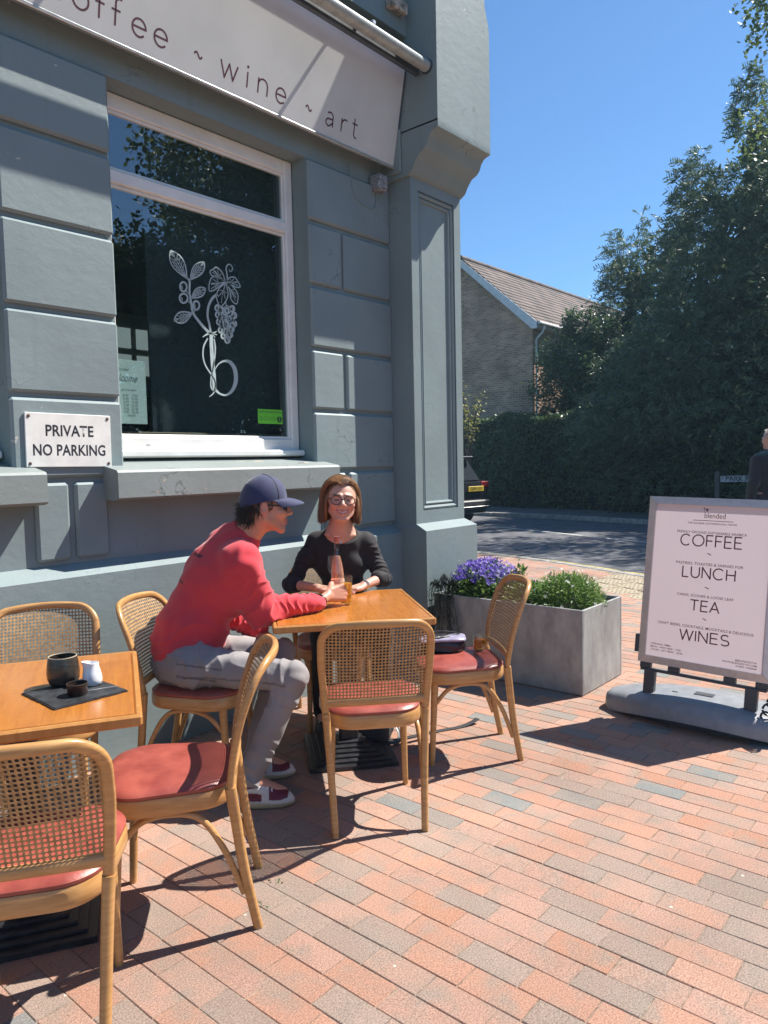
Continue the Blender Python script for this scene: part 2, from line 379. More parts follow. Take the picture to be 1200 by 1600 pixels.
for i, (cx, cy) in enumerate(spots):
    if i in near:
        o = put('paver', variants[int(rng.integers(40))], paving, (cx, cy, float(rng.normal(0, 0.0004))), float(rng.normal(0, 0.003)) + (PI if rng.random() < .5 else 0))
    else:
        V, F = paver_verts(PW - 0.002, PL - 0.0032, rng.normal(0, 0.0007, 4))
        rest.add([(cx + a, cy + b, c) for a, b, c in V], F)
        c = np.array(pal_c[rng.choice(len(PAL), p=pal_w)]) * rng.uniform(0.93, 1.08); rcols += [c] * 9
me = bpy.data.meshes.new('paver_field'); me.from_pydata(rest.v, [], rest.f); me.materials.append(M_PAVER); colour_attr(me, rcols)
tag(put('paver_field', me, paving), kind='stuff')
# buff blister slabs by the crossing
for iy in range(6):
    for ix in range(3):
        cy = 1.62 + iy * 0.36; cx = kerb_x(cy + .17) - 0.30 - ix * 0.36
        mb = MB().bev(-0.176, 0.176, -0.176, 0.176, -0.05, 0.002, 0.004)
        for a in range(5):
            for b in range(5):
                mb.lathe([(0.014, 0.002), (0.011, 0.006), (0.0, 0.007)], 6, Matrix.Translation((-0.13 + a * 0.065, -0.13 + b * 0.065, 0)))
        o = mb.build('tactile_slab', M_BUFF, paving); o.location = (cx, cy + 0.17, 0); o.rotation_euler = (0, 0, -0.47)
wd = MB(); rr = random.Random(3)
for (cx, cy) in [(1.55, 2.02), (1.62, 1.93), (1.50, 1.85), (1.66, 2.10), (1.40, 1.62), (2.0, 3.25), (2.9, 3.27), (3.3, 3.28)]:
    for k in range(9):
        a = rr.uniform(0, 2 * PI); L = rr.uniform(.006, .018); x, y = cx + rr.uniform(-.015, .015), cy + rr.uniform(-.03, .03)
        d = Vector((math.cos(a), math.sin(a), 0)) * L; q = Vector((-d.y, d.x, 0)) * .3
        p = Vector((x, y, -.004)); wd.add([p, p + d * .5 + q + Vector((0, 0, .004)), p + d + Vector((0, 0, .007)), p + d * .5 - q + Vector((0, 0, .004))], [(0, 1, 2, 3)])
tag(wd.build('weeds', leaf_mat('weed leaf', (0.06, 0.12, 0.03), (0.12, 0.2, 0.05))), 'tiny green weeds growing in the paving joints', 'weeds', kind='stuff')

# ============================================================= the shop building
def paint_mat(name, col, flake=0.0):
    m, n, l, p = new_mat(name)
    ge = n.new('ShaderNodeNewGeometry'); pos = ge.outputs['Position']
    a = n.new('ShaderNodeTexNoise'); a.inputs['Scale'].default_value = 2.2; a.inputs['Detail'].default_value = 6; l.new(pos, a.inputs['Vector'])
    mr = n.new('ShaderNodeMapRange'); mr.inputs[1].default_value = .3; mr.inputs[2].default_value = .7; l.new(a.outputs[0], mr.inputs[0])
    mx = n.new('ShaderNodeMix'); mx.data_type = 'RGBA'; l.new(mr.outputs[0], mx.inputs[0])
    mx.inputs[6].default_value = tuple(c * .90 for c in col) + (1,); mx.inputs[7].default_value = tuple(c * 1.07 for c in col) + (1,)
    # rain streaks and grime with a shape of their own
    mp = n.new('ShaderNodeMapping'); mp.inputs['Scale'].default_value = (9, 9, .7); l.new(pos, mp.inputs[0])
    s = n.new('ShaderNodeTexNoise'); s.inputs['Scale'].default_value = 1.6; s.inputs['Detail'].default_value = 5; l.new(mp.outputs[0], s.inputs['Vector'])
    sm = n.new('ShaderNodeMapRange'); sm.inputs[1].default_value = .58; sm.inputs[2].default_value = .78; sm.inputs[4].default_value = .35; l.new(s.outputs[0], sm.inputs[0])
    m2 = n.new('ShaderNodeMix'); m2.data_type = 'RGBA'; l.new(sm.outputs[0], m2.inputs[0]); l.new(mx.outputs[2], m2.inputs[6]); m2.inputs[7].default_value = (col[0] * .78, col[1] * .76, col[2] * .70, 1)
    out = m2.outputs[2]
    if flake:
        f = n.new('ShaderNodeTexNoise'); f.inputs['Scale'].default_value = 7; f.inputs['Detail'].default_value = 7; l.new(pos, f.inputs['Vector'])
        fm = n.new('ShaderNodeMapRange'); fm.inputs[1].default_value = .69; fm.inputs[2].default_value = .70; l.new(f.outputs[0], fm.inputs[0])
        m3 = n.new('ShaderNodeMix'); m3.data_type = 'RGBA'; l.new(fm.outputs[0], m3.inputs[0]); l.new(out, m3.inputs[6]); m3.inputs[7].default_value = (.45, .38, .30, 1); out = m3.outputs[2]
    ck = n.new('ShaderNodeTexVoronoi'); ck.feature = 'DISTANCE_TO_EDGE'; ck.inputs['Scale'].default_value = 3.1 if not flake else 5.5
    wv_ = n.new('ShaderNodeTexNoise'); wv_.inputs['Scale'].default_value = 5; wv_.inputs['Detail'].default_value = 6; l.new(pos, wv_.inputs['Vector'])
    am = n.new('ShaderNodeMix'); am.data_type = 'RGBA'; am.inputs[0].default_value = .35; l.new(pos, am.inputs[6]); l.new(wv_.outputs['Color'], am.inputs[7]); l.new(am.outputs[2], ck.inputs['Vector'])
    cm_ = n.new('ShaderNodeMapRange'); cm_.inputs[1].default_value = .0; cm_.inputs[2].default_value = .007 if not flake else .022; cm_.inputs[3].default_value = .8; cm_.inputs[4].default_value = 0; l.new(ck.outputs['Distance'], cm_.inputs[0])
    gt = n.new('ShaderNodeMapRange'); gt.inputs[1].default_value = .56 if not flake else .50; gt.inputs[2].default_value = .66 if not flake else .58; l.new(a.outputs[0], gt.inputs[0]); gm_ = n.new('ShaderNodeMath'); gm_.operation = 'MULTIPLY'; l.new(cm_.outputs[0], gm_.inputs[0]); l.new(gt.outputs[0], gm_.inputs[1])
    m4 = n.new('ShaderNodeMix'); m4.data_type = 'RGBA'; l.new(gm_.outputs[0], m4.inputs[0]); l.new(out, m4.inputs[6]); m4.inputs[7].default_value = (.07, .075, .075, 1); out = m4.outputs[2]
    ch = n.new('ShaderNodeTexNoise'); ch.inputs['Scale'].default_value = 16; ch.inputs['Detail'].default_value = 5; l.new(pos, ch.inputs['Vector']); cr_ = n.new('ShaderNodeMapRange'); cr_.inputs[1].default_value = .745; cr_.inputs[2].default_value = .755; l.new(ch.outputs[0], cr_.inputs[0])
    m5 = n.new('ShaderNodeMix'); m5.data_type = 'RGBA'; l.new(cr_.outputs[0], m5.inputs[0]); l.new(out, m5.inputs[6]); m5.inputs[7].default_value = (.46, .45, .41, 1); out = m5.outputs[2]
    l.new(out, p.inputs['Base Color']); p.inputs['Roughness'].default_value = .55; p.inputs['Specular IOR Level'].default_value = .4
    b1 = n.new('ShaderNodeTexNoise'); b1.inputs['Scale'].default_value = 19; b1.inputs['Detail'].default_value = 6; b1.inputs['Roughness'].default_value = .62
    mpb = n.new('ShaderNodeMapping'); mpb.inputs['Scale'].default_value = (.8, .8, 1.1); l.new(pos, mpb.inputs[0]); l.new(mpb.outputs[0], b1.inputs['Vector'])
    bp = n.new('ShaderNodeBump'); bp.inputs['Strength'].default_value = .32; bp.inputs['Distance'].default_value = .006; l.new(b1.outputs[0], bp.inputs['Height']); l.new(bp.outputs[0], p.inputs['Normal'])
    return m
GREY = (0.212, 0.264, 0.272)
M_WALL = paint_mat('grey masonry paint', GREY)
M_SILL = paint_mat('grey sill paint', (0.235, 0.268, 0.262), flake=1)
M_UPVC = mat('white window frame', (0.80, 0.79, 0.76), 0.35, 0.05, 6, coat=0.1)
M_WHITE_SIGN = mat('white sign panel', (0.62, 0.62, 0.60), 0.4, 0.03, 3)
M_PLATE = mat('white plate', (0.78, 0.77, 0.73), 0.45, 0.05, 12)
M_BLACKINK = mat('black lettering', (0.022, 0.022, 0.03), 0.5, 0.1)
M_MAROON = mat('maroon lettering', (0.10, 0.018, 0.030), 0.5, 0.1)
M_DARKMETAL = mat('dark painted metal', (0.06, 0.07, 0.085), 0.4, 0.15, 10)
M_TUBE = mat('grey painted tube', (0.36, 0.38, 0.36), 0.28, 0.08, 10, coat=.3)
M_ALU = mat('aluminium', (0.72, 0.70, 0.68), 0.32, 0.06, 20, metal=0.85)
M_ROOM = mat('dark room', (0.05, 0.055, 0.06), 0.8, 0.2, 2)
M_BLIND = mat('navy window blind', (0.017, 0.028, 0.042), 0.7, 0.1, 4)
M_PANE = glass_mat('window glass', (0.86, 0.93, 0.92), 0.0, 2.5)
M_SCREW = mat('rusty screw', (0.12, 0.06, 0.035), 0.7, 0.3, 200)

Y_PL, Y_W, Y_B, Y_WIN = 3.34, 3.425, 3.400, 3.545           # plinth face, joint plane, block face, window frame
bld = thing('shop_building', 'grey painted rusticated shop building with big white framed window', 'building', (0, 0, 0))
# core walls round the window openings (joint plane), left window only just begins at the picture's edge
W1, W2 = 1.975, 3.315
LW1 = 1.44
c = MB()
c.box(LW1, W1, Y_W, 3.75, 1.0, 3.36); c.box(W2, 4.70, Y_W, 3.75, 1.0, 3.36); c.box(W1, W2, Y_W, 3.75, 1.0, 1.44)
c.box(-3, 4.70, Y_W - 0.001, 3.75, 3.36, 5.6); c.box(-3, LW1, Y_W, 3.75, 1.0, 1.44); c.box(-3, 0.10, Y_W, 3.75, 1.44, 3.36)
c.box(-3, -2.8, 3.75, 9, 0, 5.6); c.box(4.45, 4.70, 3.751, 9, 0.0, 5.6)
c.build('wall', M_WALL, bld)
pl = MB()
pl.add([(-3, Y_PL, -.1), (4.09, Y_PL, -.1), (4.09, Y_PL, .945), (-3, Y_PL, .945), (-3, Y_W + .02, 1.012), (4.09, Y_W + .02, 1.012), (-3, 3.75, -.1), (4.09, 3.75, -.1), (-3, 3.75, 1.012), (4.09, 3.75, 1.012)],
       [(0, 1, 2, 3), (3, 2, 5, 4), (4, 5, 9, 8), (0, 3, 4, 8, 6), (1, 7, 9, 5, 2)])
pl.build('plinth', M_WALL, bld)
mats_b = M_WALL
def block(x0, x1, z0, z1, y0=Y_B, b=.014, d=.02):
    w = .013
    mb = MB().bev(x0 + (w if x0 > LW1 + .01 else 0), x1 - (w if x1 < 4.0 else 0), y0, Y_W + d, z0 + w, z1 - w, b); return mb.build('block', mats_b, bld)
ZJ = [1.40, 1.790, 2.182, 2.578, 2.972, 3.362]
random.seed(11)
def blk(x0, x1, z0, z1):
    w = .0125; j = random.uniform(-.003, .003)
    mb = MB().bev(x0, x1, Y_B + j, Y_W + .02, z0 + w, z1 - w, .013)
    # soft uneven faces, like thick paint over old render
    return mb.build('block', M_WALL, bld)
for i in range(5):
    z0, z1 = ZJ[i], ZJ[i + 1]
    blk(LW1 - .004, W1 + .003, z0, z1)
    if i in (1, 3): blk(W2 - .003, 3.598, z0, z1); blk(3.625, 4.10, z0, z1)
    else: blk(W2 - .003, 4.10, z0, z1)
blk(1.525, 1.686, 1.01, 1.40); blk(1.716, 1.885, 1.01, 1.40); blk(3.40, 3.598, 1.01, 1.40); blk(3.625, 4.10, 1.01, 1.40)
# sills
def sill(x0, x1):
    mb = MB(); prof = [(3.275, 1.300), (3.270, 1.306), (3.270, 1.428), (3.280, 1.440), (3.60, 1.500), (3.60, 1.300), (3.31, 1.292)]
    mb.prism(prof, x0, x1, 'x'); return mb.build('sill', M_SILL, bld)
sill(1.865, 3.395); sill(-0.02, 1.524)
# window: frame, transom, panes, casement mouldings
def window(x0, x1, detail=True):
    z0, z1 = 1.500, 3.357; zt0, zt1 = 2.905, 2.975
    root = MB()
    fw = .062
    root.bev(x0, x0 + fw, Y_WIN, Y_WIN + .06, z0, z1, .006); root.bev(x1 - fw, x1, Y_WIN, Y_WIN + .06, z0, z1, .006)
    root.bev(x0 + fw - .001, x1 - fw + .001, Y_WIN + .001, Y_WIN + .06, z1 - .082, z1, .006); root.bev(x0 + fw - .001, x1 - fw + .001, Y_WIN + .001, Y_WIN + .06, z0, z0 + .112, .006)
    w = root.build('window', M_UPVC, bld)
    t = MB().bev(x0 + fw - .002, x1 - fw + .002, Y_WIN - .004, Y_WIN + .05, zt0, zt1, .008); t.build('transom', M_UPVC, w)
    s = MB().bev(x0 - .004, x1 + .004, Y_WIN - .05, Y_WIN + .01, z0 + .004, z0 + .042, .008); s.build('frame_sill', M_UPVC, w)
    ib = MB()
    for (a0, a1) in ((z0 + .112, zt0), (zt1, z1 - .082)):
        xx0, xx1 = x0 + fw, x1 - fw
        for q in ((xx0, xx0 + .016, a0, a1), (xx1 - .016, xx1, a0, a1)): ib.bev(q[0] - .001, q[1], Y_WIN + .013, Y_WIN + .04, q[2], q[3], .004)
        for q in ((xx0, xx1, a0, a0 + .016), (xx0, xx1, a1 - .016, a1)): ib.bev(q[0], q[1], Y_WIN + .014, Y_WIN + .04, q[2] - .001, q[3] + .001, .004)
        pn = MB().box(xx0 - .01, xx1 + .01, Y_WIN + .024, Y_WIN + .028, a0 - .01, a1 + .01); pn.build('pane', M_PANE, w)
    ib.build('glazing_bead', M_UPVC, w)
    d = MB()
    for xx in (x0 + .22, x1 - .20): MB().bev(xx, xx + .028, Y_WIN - .004, Y_WIN + .004, z0 + .075, z0 + .083, .003).build('drain_cap', M_UPVC, w)
    return w
win = window(W1 + .004, W2 - .006)
win2 = window(0.11, LW1 - .01)
# the room behind the glass
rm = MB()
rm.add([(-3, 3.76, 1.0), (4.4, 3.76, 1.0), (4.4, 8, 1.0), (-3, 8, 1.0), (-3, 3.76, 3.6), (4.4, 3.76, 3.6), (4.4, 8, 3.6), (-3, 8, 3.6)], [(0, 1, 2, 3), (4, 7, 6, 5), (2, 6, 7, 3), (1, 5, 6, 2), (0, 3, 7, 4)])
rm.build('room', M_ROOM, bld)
MB().bev(2.335, 3.40, 3.70, 3.715, 1.63, 3.34, .003).build('blind', M_BLIND, bld)
MB().bev(2.0, 3.31, 3.62, 3.66, 1.585, 1.645, .004).build('inner_ledge', mat('brown timber ledge', (0.16, 0.10, 0.065), .6, .2, 20), bld)
il = MB(); il.box(4.05, 4.09, 5.0, 5.04, 1.7, 2.9)
m_in, n_, l_, p_ = new_mat('daylit far window'); p_.inputs['Base Color'].default_value = (.6, .65, .65, 1); p_.inputs['Emission Color'].default_value = (.75, .85, .86, 1); p_.inputs['Emission Strength'].default_value = .16
iw = MB()
for k in range(2):
    for j in range(2): iw.box(2.93 + k * .22, 3.10 + k * .22, 5.16, 5.17, 2.16 + j * .20, 2.31 + j * .20)
inn = iw.build('inner_window', m_in, bld)
fr = MB().bev(2.82, 3.34, 5.17, 5.20, 2.0, 2.62, .005); fr.build('inner_window_frame', mat('inner frame paint', (.3, .28, .26), .6, .1), inn)
# pilaster at the corner with a moulded panel
pi = MB(); XP0, XP1, YP = 4.098, 4.692, 3.21
pn_x0, pn_x1, pn_z0, pn_z1 = 4.180, 4.612, 1.10, 3.33
pi.box(XP0, pn_x0, YP, 3.76, .95, 3.68); pi.box(pn_x1, XP1, YP, 3.76, .95, 3.68)
pi.box(pn_x0, pn_x1, YP, 3.76, .95, pn_z0); pi.box(pn_x0, pn_x1, YP, 3.76, pn_z1, 3.68); pi.box(pn_x0, pn_x1, YP + .03, 3.76, pn_z0, pn_z1)
pil = pi.build('pilaster', M_WALL, bld)
def ring(x0, x1, z0, z1, ya, yb, w):
    mb = MB(); P = [(x0, z0), (x1, z0), (x1, z1), (x0, z1)]; Q = [(x0 + w, z0 + w), (x1 - w, z0 + w), (x1 - w, z1 - w), (x0 + w, z1 - w)]
    h = .5 * w; Rr = [(x0 + h, z0 + h), (x1 - h, z0 + h), (x1 - h, z1 - h), (x0 + h, z1 - h)]
    V = [(x, yb, z) for x, z in P] + [(x, ya + .25 * (yb - ya), z) for x, z in [(a + .12 * w if a == x0 else a - .12 * w, b + .12 * w if b == z0 else b - .12 * w) for a, b in P]] + [(x, ya, z) for x, z in Rr] + [(x, ya + .3 * (yb - ya), z) for x, z in [(a - .12 * w if a == x0 + w else a + .12 * w, b - .12 * w if b == z0 + w else b + .12 * w) for a, b in Q]] + [(x, yb, z) for x, z in Q]
    F = []
    for r in range(4):
        for i in range(4): F.append((r * 4 + i, r * 4 + (i + 1) % 4, r * 4 + 4 + (i + 1) % 4, r * 4 + 4 + i))
    return mb.add(V, F)
ring(pn_x0 + .001, pn_x1 - .001, pn_z0 + .001, pn_z1 - .001, YP + .004, YP + .032, .034).build('panel_moulding', M_WALL, pil, True, 30)
ring(pn_x0 + .036, pn_x1 - .036, pn_z0 + .036, pn_z1 - .036, YP + .013, YP + .032, .026).build('panel_moulding', M_WALL, pil, True, 30)
pb = MB(); pb.add([(4.085, 3.115, -.1), (4.722, 3.115, -.1), (4.722, 3.115, .965), (4.085, 3.115, .965), (4.095, YP - .001, 1.010), (4.695, YP - .001, 1.010), (4.085, 3.76, -.1), (4.722, 3.76, -.1), (4.095, 3.76, 1.01), (4.695, 3.76, 1.01)],
                  [(0, 1, 2, 3), (3, 2, 5, 4), (4, 5, 9, 8), (0, 3, 4, 8, 6), (1, 7, 9, 5, 2)])
pb.build('pilaster_base', M_WALL, bld)
# console block over the pilaster with its ogee underside
prof = [(3.212, 3.40), (3.175, 3.425), (3.150, 3.47), (3.115, 3.515), (3.07, 3.535), (3.045, 3.56), (3.030, 3.60), (3.005, 3.632), (2.952, 3.650), (2.950, 3.66), (2.950, 3.70), (3.76, 3.70), (3.76, 3.40)]
cb = MB().prism(prof, 4.072, 4.712, 'x'); cb.build('console', M_WALL, bld, True, 35)
cb = MB().prism([(4.072, 3.69), (4.712, 3.69), (4.712, 4.44), (4.710, 4.50), (4.698, 4.555), (4.678, 4.60), (4.660, 4.65), (4.652, 4.72), (4.652, 5.6), (4.072, 5.6)], 2.951, 3.76, 'y'); cb.build('console_block', M_WALL, bld)
MB().bev(4.055, 4.072, 3.26, 3.6, 3.43, 3.72, .006).build('console_scroll', M_WALL, bld)
# dark fascia recess, soffit and cornice over the sign
MB().box(-3, 4.071, 3.335, 3.43, 3.52, 4.16).build('fascia_back', M_WALL, bld)
MB().box(-3, 4.071, 3.20, 3.43, 4.30, 4.62).build('cornice', M_WALL, bld)
MB().bev(3.86, 4.02, 3.14, 3.199, 4.40, 4.47, .006).build('bare_timber', mat('bare weathered timber', (.45, .40, .34), .9, .35, 25, bump=.6), bld)
# awning tube, front bar and brackets
aw = thing('awning_roller', 'grey metal awning tube running along above the coffee sign', 'awning', (4.07, 3.03, 4.05))
L0 = -7.0
MB().tube([(L0, 0, -.005), (-2.2, 0, 0), (-.012, 0, 0)], .038, 20).build('tube', M_TUBE, aw, True)
MB().lathe([(.047, -.012), (.047, .0), (.03, .004)], 20, Matrix.Rotation(-PI / 2, 4, 'Y') @ Matrix.Translation((0, 0, 0))).build('end_cap', M_DARKMETAL, aw, True)
MB().bev(L0, -.02, .048, .078, -.05, .005, .004).build('front_bar', M_DARKMETAL, aw)
MB().bev(L0, -.02, .142, .172, .075, .105, .004).build('back_rail', M_ALU, aw)
for xx in (-.62, -2.03, -3.4):
    MB().tube([(xx, .0, .0), (xx, .12, .10), (xx, .30, .18)], .012, 8).build('bracket', M_DARKMETAL, aw)
MB().bev(-.56, -.53, -.02, .02, .036, .06, .004).build('clip', M_ALU, aw)

# the fascia sign, leaning out at the top
TILT = math.atan2(.12, .61)
sg = thing('fascia_sign', 'long white shop sign reading coffee wine art in maroon letters', 'sign', (0, 3.32, 3.48))
MS = Matrix(((1, 0, 0, 0), (0, -math.sin(TILT), -math.cos(TILT), 0), (0, math.cos(TILT), -math.sin(TILT), 0), (0, 0, 0, 1)))   # local x right, y up the face, z out
MB().bev(-3, 4.055, .0, .622, -.022, 0, .003, MS).build('panel', M_WHITE_SIGN, sg)
MB().bev(-3, 4.062, -.016, -.001, -.026, .010, .003, MS).build('bottom_trim', M_ALU, sg)
MB().bev(-3, 4.062, .623, .638, -.026, .006, .003, MS).build('top_trim', M_DARKMETAL, sg)
MB().bev(4.056, 4.066, -.016, .638, -.026, .004, .003, MS).build('end_trim', M_DARKMETAL, sg)
XH = .079
G = {
 'c': ([arc(.48, .5, .46, .5, 48, 312)], .92), 'o': ([arc(.5, .5, .48, .5, 0, 360, 28)], 1.0),
 'f': ([arc(.52, 1.25, .26, .28, 60, 180, 10) + [(.26, 0)], [(.0, .86), (.58, .86)]], .56),
 'e': ([[(.03, .52), (.95, .52)] + arc(.49, .5, .46, .5, 3, 318)], .98),
 'w': ([[(0, 1), (.36, 0), (.72, .92), (1.08, 0), (1.44, 1)]], 1.44), 'i': ([[(.0, 0), (.0, 1)], arc(0, 1.33, .025, .025, 0, 360, 8)], .0),
 'n': ([[(0, 0), (0, 1)], [(0, .55)] + arc(.42, .58, .42, .42, 175, 0, 14) + [(.84, 0)]], .84),
 'a': ([arc(.42, .68, .34, .32, 140, 0, 12) + [(.76, 0)], [(.76, .55), (.40, .52)] + arc(.30, .26, .28, .26, 75, 330, 16) + [(.76, .30)]], .76),
 'r': ([[(0, 0), (0, 1)], [(0, .5)] + arc(.42, .52, .40, .46, 170, 60, 10)], .55), 't': ([[(.2, 1.42), (.2, .25)] + arc(.45, .25, .25, .25, 180, 290, 8), [(-.05, 1), (.58, 1)]], .55),
 '~': ([[(0 + .62 * k / 14, .56 + .16 * math.sin(2 * PI * k / 14)) for k in range(15)]], .62)}
def word(s_, u0, step, name='letter'):
    for ch, uu in zip(s_, u0):
        st, wd_ = G[ch]; mb = MB()
        for pl_ in st: ribbon(mb, [(uu + x * XH, .066 + y * XH) for x, y in pl_], .0098, MS, .0003)
        mb.build(name, M_MAROON, sg)
word('coffee', [1.655, 1.765, 1.874, 1.955, 2.062, 2.182], 0); word('~', [2.418], 0); word('wine', [2.585, 2.767, 2.845, 2.974], 0); word('~', [3.210], 0); word('art', [3.383, 3.520, 3.620], 0)

# small wall items
lb = thing('junction_box', 'weathered grey box high on the wall below the sign end', 'box', (3.955, 3.36, 3.355))
MB().bev(-.05, .05, -.035, .06, -.055, .055, .012).build('housing', mat('weathered grey plastic', (.28, .29, .31), .8, .35, 60, bump=.8, bscale=80), lb)
MB().lathe([(.035, -.045), (.04, -.02), (.04, .0)], 12, Matrix.Rotation(PI / 2, 4, 'X') @ Matrix.Translation((0, 0, .0))).build('lens', mat('dusty lens', (.22, .24, .27), .4, .3, 60), lb)
MB().tube(bez([(0, .03, -.06), (-.02, .035, -.16), (-.12, .036, -.17), (-.22, .036, -.13), (-.25, .036, -.03), (-.25, .036, .06)], 6), .0045, 6).build('cable', M_WALL, lb)
np_ = thing('no_parking_plate', 'white PRIVATE NO PARKING plate screwed to the wall between the windows', 'sign', (1.697, Y_B - .005, 1.585))
np_.rotation_euler = (0, .012, 0)
MB().bev(-.207, .207, -.006, .003, -.124, .124, .002).build('plate', M_PLATE, np_)
MP = Matrix(((1, 0, 0, 0), (0, 0, -1, -.0066), (0, 1, 0, 0), (0, 0, 0, 1)))
text_mesh('PRIVATE', .072, MP @ Matrix.Translation((.0, .042, 0)), M_BLACKINK, np_, bold=.0012, spacing=1.02, squash=.86)
text_mesh('NO PARKING', .072, MP @ Matrix.Translation((.0, -.048, 0)), M_BLACKINK, np_, bold=.0012, spacing=1.02, squash=.80)
for sx in (-1, 1):
    for sz in (-1, 1): MB().lathe([(.0075, 0), (.007, .002), (.003, .003)], 10, MP @ Matrix.Translation((sx * .19, sz * .108, 0))).build('screw', M_SCREW, np_)
# wire bracket high on the far side wall
wb = thing('wire_bracket', 'small white cable bracket with insulators on the building side', 'bracket', (4.69, 4.4, 3.0))
MB().tube([(0, 0, -.12), (.10, 0, .0), (.19, 0, .10)], .010, 6).build('arm', M_UPVC, wb); MB().tube([(0, 0, .17), (.10, 0, .13), (.19, 0, .10)], .007, 6).build('stay', M_UPVC, wb)
for xx, zz in ((.19, .17), (.225, .03)):
    MB().lathe([(.012, -.03), (.022, -.02), (.014, 0), (.022, .02), (.010, .035)], 8, Matrix.Translation((xx, 0, zz))).build('insulator', M_DARKMETAL, wb)

# window decal: a letter b growing into a coffee sprig and a vine
M_DECAL = mat('frosted window film', (.42, .52, .52), .6, .06, 30)
def dmap(cx, cy):
    return (2.41 + (cx - 107) * 7.41e-4, 2.638 - 6.127e-4 * (cy - 125) + 1.382e-4 * (cx - 107))
MD = Matrix(((1, 0, 0, 0), (0, 0, -1, Y_WIN + .0225), (0, 1, 0, 0), (0, 0, 0, 1)))
dec = MB()
def st(pts, w, smooth=True):
    P = [dmap(*p) for p in pts]
    if smooth and len(P) > 2:
        P = [(q.x, q.y) for q in bez([(a, b, 0) for a, b in P], 5)]
    k = 7.0e-4
    if hasattr(w, '__len__'): W = list(np.interp(np.linspace(0, 1, len(P)), np.linspace(0, 1, len(w)), w) * k)
    else: W = w * k
    ribbon(dec, P, W, MD, 0.0)
def leaf(tip, base, bulge, nv=4):
    (tx, ty), (bx, by) = tip, base; dx, dy = bx - tx, by - ty; L = math.hypot(dx, dy); nx, ny = -dy / L, dx / L
    up = [(tx + dx * t + nx * bulge * math.sin(PI * t ** .8), ty + dy * t + ny * bulge * math.sin(PI * t ** .8)) for t in np.linspace(0, 1, 9)]
    dn = [(tx + dx * t - nx * bulge * math.sin(PI * t ** .8), ty + dy * t - ny * bulge * math.sin(PI * t ** .8)) for t in np.linspace(0, 1, 9)]
    st(up, 9, False); st(dn, 11, False); st([tip, base], 7, False)
    for k in range(nv):
        t = .25 + .6 * k / nv; mx_, my_ = tx + dx * t, ty + dy * t
        for sgn in (1, -1):
            q = max(t - .17, .02); e = .82 * bulge * math.sin(PI * q ** .8) * sgn; st([(mx_, my_), (tx + dx * q + nx * e, ty + dy * q + ny * e)], 5, False)
    for sgn in (.35, -.35, .62): st([(tx + dx * t + nx * sgn * bulge * math.sin(PI * t ** .8), ty + dy * t + ny * sgn * bulge * math.sin(PI * t ** .8)) for t in np.linspace(.3, .9, 7)], 6, False)
leaf((105, 125), (240, 375), 55, 5); leaf((402, 225), (268, 385), 48, 5); leaf((405, 465), (272, 550), 42, 4); leaf((112, 745), (275, 690), 50, 4)
st([(240, 370), (262, 400), (258, 500), (270, 600), (285, 690), (350, 790), (430, 885)], [14, 18, 18, 20, 22, 24, 24])
for (x, y, a, b) in ((205, 447, 30, 42), (203, 550, 36, 42), (315, 620, 28, 40)):
    st([(x + a * math.cos(t), y + b * math.sin(t)) for t in np.linspace(0, 2 * PI, 17)], 15, False); st([(x - a * .5, y - b * .2), (x - a * .35, y + b * .5)], 9, False)
st([(228, 485), (256, 520)], 8, False); st([(238, 570), (262, 600)], 8, False); st([(305, 655), (288, 690)], 8, False)
st([(520, 525), (470, 560), (430, 630), (416, 720), (430, 800), (440, 885)], [24, 22, 20, 20, 20, 22])
for lob in ([(600, 420), (575, 330), (520, 275), (490, 290), (455, 310), (470, 350), (520, 370), (590, 400)], [(590, 405), (520, 365), (470, 370), (445, 420), (442, 490), (490, 485), (540, 450), (590, 420)],
            [(595, 425), (530, 480), (508, 560), (545, 640), (600, 590), (622, 520), (605, 440)], [(612, 430), (640, 500), (650, 580), (705, 625), (720, 540), (690, 480), (630, 425)], [(612, 415), (640, 375), (690, 370), (725, 410), (745, 465), (690, 460), (630, 425)]):
    st(lob + [lob[0]], 9); cx_ = sum(p[0] for p in lob) / len(lob); cy_ = sum(p[1] for p in lob) / len(lob)
    st([(600, 415), (cx_, cy_), (2 * cx_ - 600 * .55 - cx_ * .45, 2 * cy_ - 415 * .55 - cy_ * .45)], 8, False)
    for p in lob[1:-1:1]: st([((600 + cx_) / 2 * .5 + cx_ * .5, (415 + cy_) / 2 * .5 + cy_ * .5), (p[0] * .75 + cx_ * .25, p[1] * .75 + cy_ * .25)], 5, False)
st([(620, 410), (618, 340), (612, 280), (640, 246), (672, 270), (668, 308), (645, 312), (642, 292)], [12, 11, 10, 9, 8, 7, 6, 5])
for (x, y) in ((515, 655), (555, 680), (612, 685), (658, 670), (517, 718), (585, 745), (548, 750), (635, 765), (675, 735), (525, 785), (560, 818), (600, 815), (672, 815), (540, 862), (592, 875), (645, 862), (565, 920), (628, 915), (600, 965), (655, 800)):
    st([(x + 24 * math.cos(t), y + 26 * math.sin(t)) for t in np.linspace(0, 2 * PI, 13)], 17, False); st([(x + 6 * math.cos(t) + 9, y + 9 * math.sin(t)) for t in np.linspace(0, 2 * PI, 9)], 10, False)
st([(598, 600), (600, 640), (580, 655)], 8, False); st([(600, 630), (640, 655)], 8, False)
st([(445, 885), (443, 1000), (447, 1150), (455, 1290), (455, 1425)], [34, 36, 38, 40, 34])
st([(410, 930), (370, 1000), (360, 1090), (380, 1180), (430, 1270), (465, 1350), (450, 1440), (405, 1475)], [12, 13, 13, 13, 13, 12, 12, 6])
